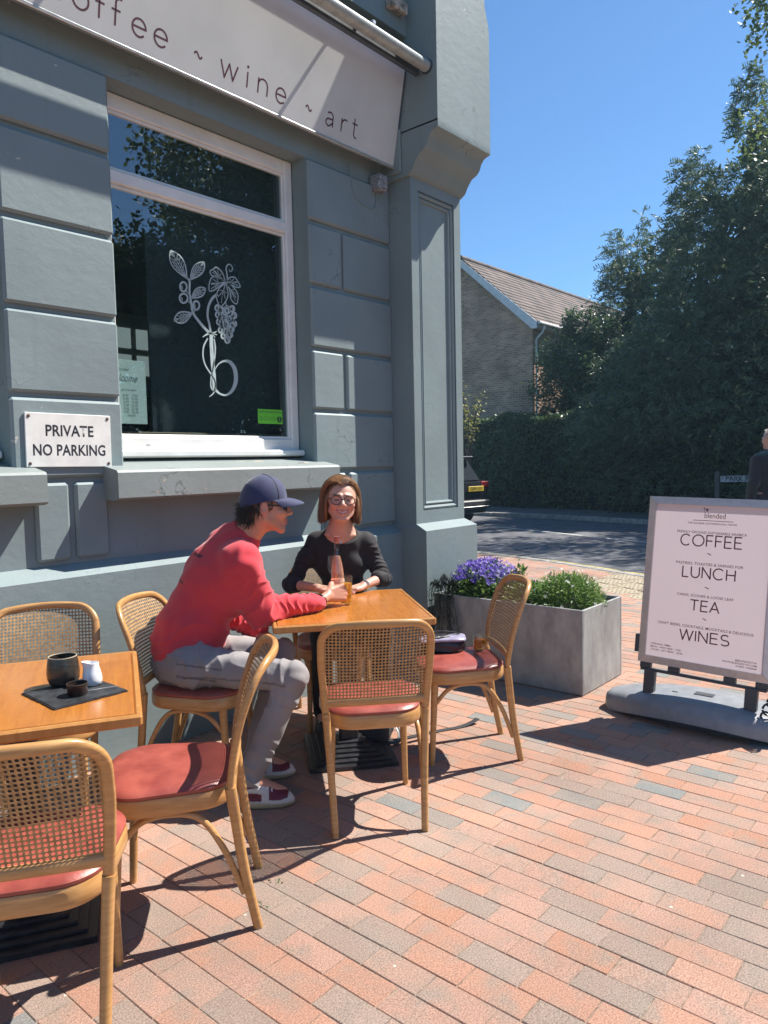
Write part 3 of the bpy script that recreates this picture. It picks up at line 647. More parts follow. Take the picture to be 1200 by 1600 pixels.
st([(470, 940), (478, 1020), (470, 1110), (452, 1200), (428, 1300), (425, 1390), (460, 1440)], [12, 14, 14, 12, 12, 12, 12])
st([(362, 915), (410, 890), (470, 885), (500, 870)], [4, 16, 16, 3]); st([(460, 890), (500, 905)], 8, False); st([(455, 890), (480, 930)], 8, False)
st([(470, 1225), (505, 1180), (560, 1160), (620, 1180), (665, 1260), (668, 1370), (630, 1450), (570, 1485), (510, 1465), (465, 1420)], [8, 10, 16, 34, 44, 42, 30, 16, 16, 26])
dec.build('decal', M_DECAL, win)
# notices on the inside of the glass
nt = thing('opening_hours_notice', 'pale green welcome notice with opening hours inside the window corner', 'notice', (2.135, 3.600, 1.853))
M_NOTICE = mat('pale green card', (.52, .59, .57), .6, .04, 10)
MB().bev(-.115, .105, -.002, .002, -.168, .168, .0008).build('card', M_NOTICE, nt)
MN = Matrix(((1, 0, 0, 0), (0, 0, -1, -.0032), (0, 1, 0, 0), (0, 0, 0, 1))); M_GREYINK = mat('grey ink', (.16, .19, .19), .6, .05)
text_mesh('welcome', .056, MN @ Matrix.Translation((-.03, .072, 0)), M_GREYINK, nt, shear=.45, squash=.8)
text_mesh('blended', .022, MN @ Matrix.Translation((-.03, .118, 0)), M_GREYINK, nt)
text_mesh('we are open', .018, MN @ Matrix.Translation((.0, .012, 0)), M_GREYINK, nt)
for k, s_ in enumerate(('8.30   17.00', '8.30   17.00', '8.30   17.00', '8.30   22.30', '8.30   22.30', '9.00   22.30', 'closed')):
    text_mesh(s_, .018, MN @ Matrix.Translation((.01, -.018 - k * .0175, 0)), M_GREYINK, nt)
hy = thing('hygiene_sticker', 'bright green rating sticker with a five in the lower window corner', 'sticker', (3.088, 3.568, 1.752))
M_GREEN = mat('green sticker', (.16, .62, .05), .4, .06, 10)
MB().bev(-.10, .10, -.0012, .0005, -.045, .045, .0004).build('card', M_GREEN, hy)
MH = Matrix(((1, 0, 0, 0), (0, 0, -1, -.0018), (0, 1, 0, 0), (0, 0, 0, 1)))
text_mesh('FOOD HYGIENE RATING', .017, MH @ Matrix.Translation((0, .027, 0)), M_BLACKINK, hy)
for k in range(5):
    mb = MB(); ribbon(mb, arc(-.075 + k * .034, -.012, .011, .011, 0, 360, 12), .0025, MH, 0); mb.build('ring', M_BLACKINK, hy)
MB().lathe([(.019, 0), (.019, .0004)], 20, MH @ Matrix.Translation((.074, -.016, 0))).build('disc', M_BLACKINK, hy)
text_mesh('5', .03, MH @ Matrix.Translation((.074, -.016, .001)), M_GREEN, hy, bold=.0008)

# ============================================================= chairs and tables
def wood_mat(name, c1, c2, rough=.35, coat=.25, stretch=(3, 3, 30), scale=3.0, bmp=.12):
    m, n, l, p = new_mat(name)
    tc = n.new('ShaderNodeTexCoord'); oi = n.new('ShaderNodeObjectInfo'); mp = n.new('ShaderNodeMapping'); l.new(tc.outputs['Object'], mp.inputs[0]); mp.inputs['Scale'].default_value = stretch
    vm = n.new('ShaderNodeVectorMath'); vm.operation = 'SCALE'; vm.inputs[0].default_value = (11, 7, 5); l.new(oi.outputs['Random'], vm.inputs['Scale']); l.new(vm.outputs[0], mp.inputs['Location'])
    a = n.new('ShaderNodeTexNoise'); a.inputs['Scale'].default_value = scale; a.inputs['Detail'].default_value = 8; a.inputs['Roughness'].default_value = .65; a.inputs['Distortion'].default_value = .4; l.new(mp.outputs[0], a.inputs['Vector'])
    mr = n.new('ShaderNodeMapRange'); mr.inputs[1].default_value = .3; mr.inputs[2].default_value = .7; l.new(a.outputs[0], mr.inputs[0])
    mx = n.new('ShaderNodeMix'); mx.data_type = 'RGBA'; l.new(mr.outputs[0], mx.inputs[0]); mx.inputs[6].default_value = c1 + (1,); mx.inputs[7].default_value = c2 + (1,)
    w = n.new('ShaderNodeTexNoise'); w.inputs['Scale'].default_value = 9; w.inputs['Detail'].default_value = 5; l.new(tc.outputs['Object'], w.inputs['Vector'])
    wm = n.new('ShaderNodeMapRange'); wm.inputs[1].default_value = .55; wm.inputs[2].default_value = .8; wm.inputs[4].default_value = .35; l.new(w.outputs[0], wm.inputs[0])
    m2 = n.new('ShaderNodeMix'); m2.data_type = 'RGBA'; l.new(wm.outputs[0], m2.inputs[0]); l.new(mx.outputs[2], m2.inputs[6]); m2.inputs[7].default_value = (c1[0] * .62, c1[1] * .55, c1[2] * .5, 1)
    l.new(m2.outputs[2], p.inputs['Base Color'])
    rr = n.new('ShaderNodeMapRange'); rr.inputs[3].default_value = rough - .1; rr.inputs[4].default_value = rough + .15; l.new(w.outputs[0], rr.inputs[0]); l.new(rr.outputs[0], p.inputs['Roughness'])
    p.inputs['Coat Weight'].default_value = coat; p.inputs['Coat Roughness'].default_value = .18
    bp = n.new('ShaderNodeBump'); bp.inputs['Strength'].default_value = bmp; bp.inputs['Distance'].default_value = .001; l.new(a.outputs[0], bp.inputs['Height']); l.new(bp.outputs[0], p.inputs['Normal'])
    return m
M_BEECH = wood_mat('honey beech', (0.38, 0.185, 0.058), (0.56, 0.31, 0.115))
M_CANE = mat('woven cane', (0.40, 0.24, 0.105), .55, .2, 60, bump=.4, bscale=500, obj_random=1)
M_LEATHER = mat('worn red seat leather', (0.36, 0.085, 0.06), .40, .1, 11, bump=.35, bscale=120, col2=(0.22, 0.040, 0.032), obj_random=1, bdist=.0015)
M_TOP = wood_mat('orange table veneer', (0.37, 0.125, 0.018), (0.50, 0.19, 0.032), .24, .5, (2, 26, 2), 2.5, .015)
M_EDGE = wood_mat('table edge', (0.40, 0.165, 0.035), (0.52, 0.25, 0.07), .3, .4, (20, 20, 4), 2.5)
M_IRON = mat('black cast iron', (0.022, 0.022, 0.026), .42, .3, 30, bump=.3, bscale=90)

def back_y(x, z):
    t = np.clip((z - .46) / .40, 0, 1)
    return -(.190 + .030 * t + .085 * t * t) - (.010 + .034 * t) * (1 - (x / .215) ** 2)
def seat_outline(s=0.0, n=10):
    def cr(cx, cy, r, a0, a1): return [(cx + (r - s) * math.cos(math.radians(a0 + (a1 - a0) * k / n)), cy + (r - s) * math.sin(math.radians(a0 + (a1 - a0) * k / n))) for k in range(n + 1)]
    return cr(.215 - .135, .215 - .135, .135, 0, 90) + cr(-.215 + .135, .215 - .135, .135, 90, 180) + cr(-.195 + .12, -.205 + .12, .12, 180, 270) + cr(.195 - .12, -.205 + .12, .12, 270, 360)
def rows_mesh(rows, mb, cap0=True, cap1=True):
    n = len(rows[0]); V = [p for r in rows for p in r]; F = []
    for i in range(len(rows) - 1):
        for k in range(n): F.append((i * n + k, i * n + (k + 1) % n, (i + 1) * n + (k + 1) % n, (i + 1) * n + k))
    if cap0: F.append(tuple(range(n))[::-1])
    if cap1: F.append(tuple(range((len(rows) - 1) * n, len(rows) * n)))
    return mb.add(V, F)
def cane_mesh():
    p = .0136; nx, nz = 31, 24; x0, z0 = -nx * p / 2, .518; r = .0049; th = .0003
    V = []; F = []; cache = {}
    def vert(x, z, s):
        k = (round(x, 5), round(z, 5), s)
        if k not in cache: cache[k] = len(V); V.append((x, float(back_y(x, z)) + s * th, z))
        return cache[k]
    def inside(x, z):
        hx, zt, rc = .205, .838, .075
        if abs(x) > hx or z > zt: return False
        if abs(x) > hx - rc and z > zt - rc: return (abs(x) - hx + rc) ** 2 + (z - zt + rc) ** 2 < rc * rc
        return True
    for i in range(nx):
        for j in range(nz):
            cx, cz = x0 + (i + .5) * p, z0 + (j + .5) * p
            if not inside(cx, cz): continue
            h = p / 2; cc = h * .42
            o = [(cx + h, cz - cc), (cx + h, cz + cc), (cx + cc, cz + h), (cx - cc, cz + h), (cx - h, cz + cc), (cx - h, cz - cc), (cx - cc, cz - h), (cx + cc, cz - h)]
            q = [(cx + r * math.cos(PI / 4 * k - PI / 8), cz + r * math.sin(PI / 4 * k - PI / 8)) for k in range(8)]
            crn = {1: (cx + h, cz + h), 3: (cx - h, cz + h), 5: (cx - h, cz - h), 7: (cx + h, cz - h)}
            for s in (-1, 1):
                for k in range(8):
                    a, b = vert(*o[k], s), vert(*o[(k + 1) % 8], s); cI, dI = vert(*q[(k + 1) % 8], s), vert(*q[k], s)
                    F.append((a, b, cI, dI) if s < 0 else (dI, cI, b, a))
                    if k in crn: t = vert(*crn[k], s); F.append((a, t, b) if s < 0 else (b, t, a))
            for k in range(8):
                F.append((vert(*q[k], -1), vert(*q[(k + 1) % 8], -1), vert(*q[(k + 1) % 8], 1), vert(*q[k], 1)))
    me = bpy.data.meshes.new('cane_panel'); me.from_pydata(V, [], F); me.materials.append(M_CANE); me.update(); return me
def make_chair():
    t = thing('cane_chair', 'x', 'chair')
    ring_ = MB(); rows = []
    for z, s in ((.402, .014), (.398, .008), (.402, .003), (.412, 0), (.446, 0), (.454, .004), (.456, .012)): rows.append([(x, y, z) for x, y in seat_outline(s)])
    rows_mesh(rows, ring_).build('seat_frame', M_BEECH, t, True)
    pad = MB(); rows = []
    for z, s in ((.452, .010), (.457, .003), (.466, .002), (.474, .010), (.480, .028), (.484, .06), (.486, .09)): rows.append([(x, y, z) for x, y in seat_outline(s)])
    rows_mesh(rows, pad).build('seat_pad', M_LEATHER, t, True)
    for sx in (-1, 1):
        MB().tube(bez([(sx * .158, .150, .410), (sx * .160, .158, .25), (sx * .166, .172, .0)], 8), list(np.linspace(.0185, .0125, 17)), 12).build('leg', M_BEECH, t, True)
        path = bez([(sx * .176, -.262, 0), (sx * .184, -.225, .20), (sx * .193, -.203, .38), (sx * .199, float(back_y(.199, .47)), .47)], 8)
        MB().tube(path, list(np.linspace(.0135, .0165, len(path))), 12, ref=(0, 1, 0), asp=1.1, sq=2.6).build('leg', M_BEECH, t, True)
        MB().tube(bez([(sx * .161, .145, .300), (sx * .166, .085, .365), (sx * .174, .0, .390), (sx * .180, -.095, .372), (sx * .184, -.165, .27), (sx * .181, -.222, .12)], 8), .0105, 10).build('stretcher', M_BEECH, t, True)
    P = []
    hx, zt, rc = .2135, .845, .085
    xs = lambda z: .199 + (hx - .199) * min(1, max(0, (z - .47) / .2))
    left = [(-xs(z), z) for z in np.linspace(.47, zt - rc, 12)]
    cl = [(-hx + rc - rc * math.cos(a), zt - rc + rc * math.sin(a)) for a in np.linspace(0, PI / 2, 10)][1:]
    top = [(x, zt + .006 * (1 - (x / (hx - rc)) ** 2)) for x in np.linspace(-hx + rc, hx - rc, 14)][1:-1]
    half = left + cl; full = half + top + [(-x, z) for x, z in half[::-1]]
    path = [(x, float(back_y(x, z)), z) for x, z in full]
    MB().tube(path, .0150, 12, ref=(0, 1, 0), asp=.78, sq=2.7).build('back_frame', M_BEECH, t, True)
    rail = [(x, float(back_y(x, .512)) - .001, .512 + .004 * (1 - (x / .2) ** 2)) for x in np.linspace(-.198, .198, 16)]
    MB().tube(rail, .0165, 10, ref=(0, 1, 0), asp=.62, sq=2.6).build('back_rail', M_BEECH, t, True)
    put('cane_panel', cane_mesh(), t)
    return t
chair0 = make_chair()
CH = [  # x, y, facing, label
 ((2.275, 2.045), (.672, .740), 'cane chair with its back to the camera at the near side of the couple\'s table'),
 ((2.985, 2.090), (-.735, .678), 'cane chair with handbag and amber glass on its red seat beside planter'),
 ((1.333, 2.078), (-.766, .643), 'empty cane chair with sunlit red seat between the two tables'),
 ((0.815, 1.915), (.58, .815), 'cane chair in the bottom left corner, its back to the camera'),
 ((1.975, 2.800), (.52, -.854), 'cane chair that the man in the red sweatshirt sits on'),
 ((1.30, 2.955), (-.50, -.866), 'cane chair behind the left table, close against the grey wall'),
 ((2.925, 2.900), (-.60, -.80), 'cane chair that the woman in black sits on'),
]
for i, ((x, y), f, lab) in enumerate(CH):
    o = chair0 if i == 0 else copy_tree(chair0)
    o.location = (x, y, 0); o.rotation_euler = (0, 0, face_rz(*f)); tag(o, lab, 'chair', 'cane chairs on the terrace')
TZ = .745
def make_table():
    t = thing('cafe_table', 'x', 'table')
    hx, hy = .40, .3675; e = .022
    MB().bev(-hx + e, hx - e, -hy + e, hy - e, TZ - .028, TZ, .0015).build('tabletop', M_TOP, t)
    for a, b, c, d in ((-hx, -hx + e, -hy, hy), (hx - e, hx, -hy, hy), (-hx + e, hx - e, -hy, -hy + e), (-hx + e, hx - e, hy - e, hy)):
        ex = .0006
        MB().bev(a + (ex if a > -hx else 0), b - (ex if b < hx else 0), c + (ex if c > -hy else 0), d - (ex if d < hy else 0), TZ - .034, TZ - .0008, .006).build('edge', M_EDGE, t)
    MB().bev(-.045, .045, -.045, .045, .075, TZ - .055, .006).build('column', M_IRON, t)
    MB().bev(-.19, .19, -.17, .17, TZ - .052, TZ - .0345, .004).build('top_plate', M_IRON, t)
    b = MB()
    for k in range(6):
        h = .235 - k * .032; z = .012 + k * .0115
        b.bev(-h, h, -h * .90, h * .90, z - (.012 if k == 0 else .003), z + .0105, .0025)
        b.bev(-h + .004, h - .004, -h * .90 + .004, h * .90 - .004, z - .004, z + .013, .002) if False else None
    b.build('base', M_IRON, t)
    return t
tb = make_table(); tb.location = (2.63, 2.52, 0); tb.rotation_euler = (0, 0, math.atan2(.632, .525))
tag(tb, 'square wooden café table where the couple sit, with bottle and glass', 'table', 'cafe tables')
tb2 = copy_tree(tb); tb2.location = (.995, 2.411, 0); tb2.rotation_euler = (0, 0, math.radians(60.2))
tag(tb2, 'wooden café table at the left edge carrying a slate board and cup', 'table', 'cafe tables')

# ---- slate board with cup, jug and bowl
M_SLATE = mat('dark slate', (0.028, 0.030, 0.034), .55, .3, 25, bump=.7, bscale=60, bdist=.003)
M_STONEWARE = mat('bronze stoneware glaze', (0.045, 0.036, 0.028), .30, .3, 30, coat=.3, stretch=(1, 1, 6))
M_RIM = mat('pale stoneware rim', (.45, .38, .28), .4, .2)
M_BROWNPOT = mat('brown pot glaze', (0.035, 0.017, 0.014), .35, .2, 30)
M_PORC = mat('white porcelain', (0.82, 0.83, 0.85), .2, .03, 8, coat=.4)
sl = MB(); rr = random.Random(5); pts = []
Q = [(-.115, -.120), (.115, -.120), (.115, .120), (-.115, .120)]
for k in range(4):
    a, b = Q[k], Q[(k + 1) % 4]
    for j in range(14): pts.append((a[0] + (b[0] - a[0]) * j / 14 + rr.uniform(-.0018, .0018), a[1] + (b[1] - a[1]) * j / 14 + rr.uniform(-.0018, .0018)))
sl.prism(pts, 0, .004); sl.prism([(x * .97, y * .97) for x, y in pts], .004, .0062)
so = sl.build('slate_board', M_SLATE); so.location = (1.095, 2.238, TZ + .0005); so.rotation_euler = (0, 0, math.radians(-2))
tag(so, 'square black slate serving board on the left table', 'slate board')
def at_slate(x, y, dz=.0072): return (x, y, TZ + dz)
cup = thing('coffee_cup', 'tall bronze stoneware cup standing on the slate board', 'cup', at_slate(1.112, 2.345))
k_ = .88
MB().lathe([(r * k_, z * k_) for r, z in [(.0, .0), (.034, .0), (.048, .004), (.056, .022), (.058, .045), (.055, .075), (.050, .103), (.0475, .104), (.049, .08), (.050, .03), (.0, .015)]], 32).build('body', M_STONEWARE, cup, True, 50)
MB().lathe([(.0505 * k_, .1025 * k_), (.0495 * k_, .1055 * k_), (.0475 * k_, .1055 * k_), (.0465 * k_, .1025 * k_)], 32, close=True).build('rim', M_RIM, cup, True)
jug = thing('milk_jug', 'small white porcelain milk jug beside the stoneware cup', 'jug', at_slate(1.165, 2.258), math.radians(150))
jm = MB(); rows = []
for r, z, sp in ((.024, 0, 0), (.0295, .004, 0), (.031, .02, 0), (.027, .042, .001), (.022, .060, .004), (.022, .072, .010), (.0205, .0725, .010), (.0195, .055, .004), (.022, .03, 0), (.0, .012, 0)):
    rows.append([((r + sp * max(0, math.cos(a)) ** 3) * math.cos(a), (r) * math.sin(a), z + (.006 * max(0, math.cos(a)) if z > .06 else 0)) for a in [2 * PI * q / 28 for q in range(28)]])
rows_mesh(rows, jm, True, False).build('body', M_PORC, jug, True, 60)
bw = thing('sugar_bowl', 'tiny dark brown bowl at the front of the slate board', 'bowl', at_slate(1.083, 2.196))
MB().lathe([(0, 0), (.026, 0), (.029, .004), (.0315, .036), (.0295, .036), (.027, .008), (0, .006)], 28).build('body', M_BROWNPOT, bw, True, 50)
MB().lathe([(.0322, .0345), (.0318, .0372), (.0294, .0372), (.029, .0345)], 28, close=True).build('rim', M_RIM if False else M_STONEWARE, bw, True)
spn = MB().tube([(0, 0, .004), (.07, -.012, .006), (.105, -.018, .006)], [.0022, .0018, .0024], 8, ref=(0, 0, 1), asp=.5)
rows = []
spn.lathe([(0, -.002), (.008, -.001), (.010, .001), (0, .002)], 12, Matrix.Translation((-.010, .002, .004)))
spo = spn.build('teaspoon', M_ALU, None, True); spo.location = at_slate(1.098, 2.200); spo.rotation_euler = (0, 0, math.radians(-14))
tag(spo, 'slim steel teaspoon lying beside the brown bowl', 'spoon')

# ---- on the couple's table
M_GLASS = glass_mat('drinking glass', (.96, .98, .97), 0, 1.75)
M_ROSE = None
def liquid(name, col, dens=.0):
    m, n, l, p = new_mat(name); p.inputs['Base Color'].default_value = col + (1,); p.inputs['Transmission Weight'].default_value = .75; p.inputs['Roughness'].default_value = .08; p.inputs['IOR'].default_value = 1.2
    return m
M_BEER = liquid('beer', (.95, .52, .05)); M_CIDER = liquid('amber drink', (.85, .38, .05)); M_ROSE = liquid('rose wine', (1.0, .66, .50))
M_BOTTLE = glass_mat('clear bottle glass', (.99, .93, .90), 0, 1.8)
bt = thing('wine_bottle', 'slender clear bottle of rosé wine with dark pink capsule on table', 'bottle', (2.80, 2.735, TZ + .001))
sc = 1.0
prof = [(.0, .0), (.030, .0), (.035, .004), (.036, .03), (.036, .115), (.033, .145), (.026, .185), (.0185, .215), (.0145, .240), (.0135, .262), (.0135, .305), (.0155, .306), (.0155, .316), (.0135, .318)]
MB().lathe([(r * sc, z * sc) for r, z in prof], 28).build('body', M_BOTTLE, bt, True, 60)
MB().lathe([(0, .006 * sc), (.033 * sc, .008 * sc), (.0335 * sc, .115 * sc), (.0305 * sc, .145 * sc), (.0235 * sc, .185 * sc), (.0165 * sc, .213 * sc), (0, .213 * sc)], 28).build('wine', M_ROSE, bt, True, 60)
MB().lathe([(.0140 * sc, .288 * sc), (.0142 * sc, .305 * sc), (.0162 * sc, .307 * sc), (.0162 * sc, .318 * sc), (.0, .3195 * sc)], 20).build('capsule', mat('dark pink foil', (.42, .17, .17), .3, .2, 40, metal=.3), bt, True, 60)
MB().lathe([(.0364 * sc, .04 * sc), (.0366 * sc, .042 * sc), (.0366 * sc, .088 * sc), (.0364 * sc, .09 * sc)], 28).build('label_band', mat('peach label', (.80, .52, .42), .6, .05), bt, True, 60)
wg = thing('wine_glass', 'empty stemmed wine glass standing behind the rosé bottle', 'glass', (2.865, 2.82, TZ + .001))
MB().lathe([(0, .0), (.034, .0), (.034, .0015), (.006, .005), (.004, .012), (.0038, .085), (.010, .095), (.030, .112), (.0395, .140), (.038, .170), (.033, .200), (.0322, .200), (.037, .17), (.0385, .14), (.029, .114), (.0, .1)], 32).build('bowl', M_GLASS, wg, True, 60)
bg = thing('beer_glass', 'half pint glass of golden beer held by the man', 'glass', (2.645, 2.527, TZ + .001))
MB().lathe([(0, 0), (.027, 0), (.0285, .004), (.0300, .07), (.0325, .146), (.0314, .1465), (.0288, .07), (.0272, .010), (0, .008)], 28).build('tumbler', M_GLASS, bg, True, 60)
MB().lathe([(0, .009), (.0268, .0105), (.0284, .06), (.0300, .108), (0, .108)], 28).build('beer', M_BEER, bg, True, 60)
ag = thing('amber_tumbler', 'small faceted tumbler of amber drink on the right chair seat', 'glass', (3.115, 2.050, .4875), .3)
MB().lathe([(0, 0), (.029, 0), (.031, .003), (.034, .078), (.0328, .0785), (.0295, .007), (0, .007)], 10).build('tumbler', M_GLASS, ag)
MB().lathe([(0, .0075), (.029, .008), (.0318, .056), (0, .056)], 10).build('drink', M_CIDER, ag)
# handbag on the seat
M_BAG = mat('black soft leather', (0.02, 0.014, 0.02), .38, .3, 20, bump=.7, bscale=45, bdist=.004)
M_LILAC = mat('lilac grey leather', (.34, .31, .42), .35, .15, 20)
hb = thing('handbag', 'soft black handbag with lilac grey flap on the right chair seat', 'handbag', (3.010, 2.205, .4885), math.radians(-50))
bm_ = MB(); rows = []
for k, (s, z) in enumerate(((.80, .0), (.96, .006), (1.0, .020), (.99, .036), (.93, .048), (.72, .058))):
    rows.append([((.115 * s + .006 * math.sin(5 * a + k)) * math.copysign(abs(math.cos(a)) ** .7, math.cos(a)), (.075 * s + .005 * math.sin(4 * a + 2 * k)) * math.copysign(abs(math.sin(a)) ** .7, math.sin(a)), z + .005 * math.sin(3 * a + k)) for a in [2 * PI * q / 40 for q in range(40)]])
rows_mesh(rows, bm_).build('body', M_BAG, hb, True, 60)
fl = MB(); rows = []
for k, (s, z) in enumerate(((.97, .050), (1.02, .055), (1.0, .062), (.85, .067))):
    rows.append([((.118 * s) * math.copysign(abs(math.cos(a)) ** .55, math.cos(a)), (.066 * s) * math.copysign(abs(math.sin(a)) ** .55, math.sin(a)), z + .010 * math.cos(a) * .6 + .003 * math.sin(3 * a)) for a in [2 * PI * q / 40 for q in range(40)]])
rows_mesh(rows, fl).build('flap', M_LILAC, hb, True, 60)
MB().tube(bez([(-.10, .02, .070), (-.03, .05, .084), (.06, .045, .080), (.112, .01, .066)], 6), .006, 8, asp=.5).build('handle', M_BAG, hb, True)
MB().bev(-.07, .03, -.03, .03, .070, .077, .003, Matrix.Rotation(.4, 4, 'Z')).build('purse', M_BAG, hb)
stp = MB(); P = bez([(2.83, 2.44, .006), (3.0, 2.375, .004), (3.141, 2.316, .003), (3.25, 2.262, .004), (3.33, 2.236, .016), (3.362, 2.232, .024)], 6)
stp.tube(P, .017, 8, ref=(0, 0, 1), asp=.12, sq=3); tag(stp.build('bag_strap', mat('black webbing strap', (.03, .03, .032), .7, .2, 60), None, True), 'flat black strap lying on the paving under the right chair', 'strap')
bk = thing('backpack', 'dark backpack lying under the couple\'s table', 'bag', (2.83, 2.52, 0), .6)
bb = MB(); rows = []
for k, (s, z) in enumerate(((.85, .0), (1.0, .02), (1.0, .07), (.92, .11), (.6, .135))):
    rows.append([((.14 * s + .006 * math.sin(5 * a + k)) * math.copysign(abs(math.cos(a)) ** .7, math.cos(a)), (.085 * s) * math.copysign(abs(math.sin(a)) ** .7, math.sin(a)), z + .006 * math.sin(3 * a + k)) for a in [2 * PI * q / 32 for q in range(32)]])
rows_mesh(rows, bb).build('body', mat('charcoal nylon', (.025, .025, .03), .8, .3, 40, bump=.4), bk, True, 60)
MB().tube(bez([(.05, -.07, .10), (.02, -.12, .05), (-.06, -.13, .02), (-.12, -.09, .03)], 6), .012, 8, asp=.25).build('strap', M_BAG, bk, True)

# ============================================================= foliage tools
def quads_mesh(name, C, A, B, mt, sag=0.0):
    """leaf-sized rhombs: centre C, half-length vector A, half-width vector B (numpy n x 3)"""
    n = len(C); V = np.empty((n, 4, 3), np.float32)
    V[:, 0] = C - A; V[:, 1] = C + B + A * .15; V[:, 2] = C + A; V[:, 3] = C - B + A * .15
    if sag: V[:, 2, 2] -= sag; V[:, 0, 2] -= sag * .3
    me = bpy.data.meshes.new(name); me.vertices.add(n * 4); me.vertices.foreach_set('co', V.ravel())
    me.loops.add(n * 4); me.loops.foreach_set('vertex_index', np.arange(n * 4, dtype=np.int32))
    me.polygons.add(n); me.polygons.foreach_set('loop_start', np.arange(0, n * 4, 4, dtype=np.int32)); me.polygons.foreach_set('loop_total', np.full(n, 4, np.int32))
    me.update(calc_edges=True); me.materials.append(mt); return me
def rand_dirs(n, r=rng):
    v = r.normal(size=(n, 3)); return v / np.linalg.norm(v, axis=1, keepdims=True)
def leaf_cloud(C, L, W, up=.4, r=rng, droop=0.0):
    n = len(C); N = rand_dirs(n, r); N[:, 2] = abs(N[:, 2]) + up; N /= np.linalg.norm(N, axis=1, keepdims=True)
    D = rand_dirs(n, r); D[:, 2] -= droop; A = D - N * (D * N).sum(1, keepdims=True); A /= np.linalg.norm(A, axis=1, keepdims=True); B = np.cross(N, A)
    s = r.uniform(.65, 1.2, (n, 1)); return A * L / 2 * s, B * W / 2 * s
def blob_points(blobs, n, r=rng, shell=.55):
    w = np.array([b[3] * b[4] * b[5] for b in blobs]) ** (2 / 3); w /= w.sum(); k = r.choice(len(blobs), n, p=w); b = np.array(blobs)[k]
    d = rand_dirs(n, r); rad = (shell + (1 - shell) * r.random((n, 1)) ** .6) * r.uniform(.85, 1.08, (n, 1)); return b[:, :3] + d * b[:, 3:6] * rad
def clumped(blobs, nclump, per, sig, r=rng, shell=.5):
    c = blob_points(blobs, nclump, r, shell); return (np.repeat(c, per, 0) + r.normal(0, sig, (nclump * per, 3)))

# ============================================================= planter and its plants
def zinc_mat():
    m, n, l, p = new_mat('weathered zinc')
    ge = n.new('ShaderNodeNewGeometry'); mp = n.new('ShaderNodeMapping'); mp.inputs['Scale'].default_value = (5, 4, 2.2); l.new(ge.outputs['Position'], mp.inputs[0])
    a = n.new('ShaderNodeTexNoise'); a.inputs['Scale'].default_value = 2; a.inputs['Detail'].default_value = 7; a.inputs['Roughness'].default_value = .7; l.new(mp.outputs[0], a.inputs['Vector'])
    b = n.new('ShaderNodeTexNoise'); b.inputs['Scale'].default_value = 3; b.inputs['Detail'].default_value = 6; l.new(ge.outputs['Position'], b.inputs['Vector'])
    mx = n.new('ShaderNodeMix'); mx.data_type = 'RGBA'; mr = n.new('ShaderNodeMapRange'); mr.inputs[1].default_value = .35; mr.inputs[2].default_value = .68; l.new(a.outputs[0], mr.inputs[0]); l.new(mr.outputs[0], mx.inputs[0])
    mx.inputs[6].default_value = (.25, .255, .255, 1); mx.inputs[7].default_value = (.43, .435, .42, 1)
    m2 = n.new('ShaderNodeMix'); m2.data_type = 'RGBA'; m2.blend_type = 'MULTIPLY'; m2.inputs[0].default_value = .6; l.new(mx.outputs[2], m2.inputs[6]); l.new(b.outputs[0], m2.inputs[7])
    sc_ = n.new('ShaderNodeVectorMath'); sc_.operation = 'SCALE'; sc_.inputs['Scale'].default_value = 1.35; l.new(m2.outputs[2], sc_.inputs[0])
    l.new(sc_.outputs[0], p.inputs['Base Color']); p.inputs['Roughness'].default_value = .5; p.inputs['Metallic'].default_value = .08
    return m
M_ZINC = zinc_mat(); M_SOIL = mat('potting soil', (.035, .026, .018), .95, .4, 40, bump=.8, bscale=90)
PX0, PX1, PY0, PY1, PZ = 4.118, 4.702, 1.968, 3.085, .530
plr = thing('planter', 'long grey zinc trough planter full of flowers against the corner pilaster', 'planter', (0, 0, 0))
tk = .016
MB().bev(PX0, PX0 + tk, PY0, PY1, .004, PZ, .003).build('side_panel', M_ZINC, plr); MB().bev(PX1 - tk, PX1, PY0, PY1, .004, PZ, .003).build('side_panel', M_ZINC, plr)
MB().bev(PX0 + tk + .0005, PX1 - tk - .0005, PY0 + .0006, PY0 + tk, .004, PZ - .0006, .003).build('end_panel', M_ZINC, plr); MB().bev(PX0 + tk + .0005, PX1 - tk - .0005, PY1 - tk, PY1 - .0006, .004, PZ - .0006, .003).build('end_panel', M_ZINC, plr)
MB().box(PX0 + tk, PX1 - tk, PY0 + tk, PY1 - tk, .06, PZ - .035).build('soil', M_SOIL, plr)
M_LEAF_FRESH = leaf_mat('fresh green leaf', (.06, .13, .025), (.22, .34, .08), .4, .45, 14)
M_LEAF_GREY = leaf_mat('grey green leaf', (.07, .10, .06), (.20, .25, .15), .3, .5, 14)
M_LEAF_DARK = leaf_mat('dark trailing leaf', (.02, .035, .02), (.07, .09, .05), .2, .4, 14)
M_PURPLE = leaf_mat('purple petal', (.075, .035, .34), (.17, .09, .55), .35, .5, 30); M_WPETAL = leaf_mat('white petal', (.68, .68, .62), (.82, .82, .78), .3, .5, 30)
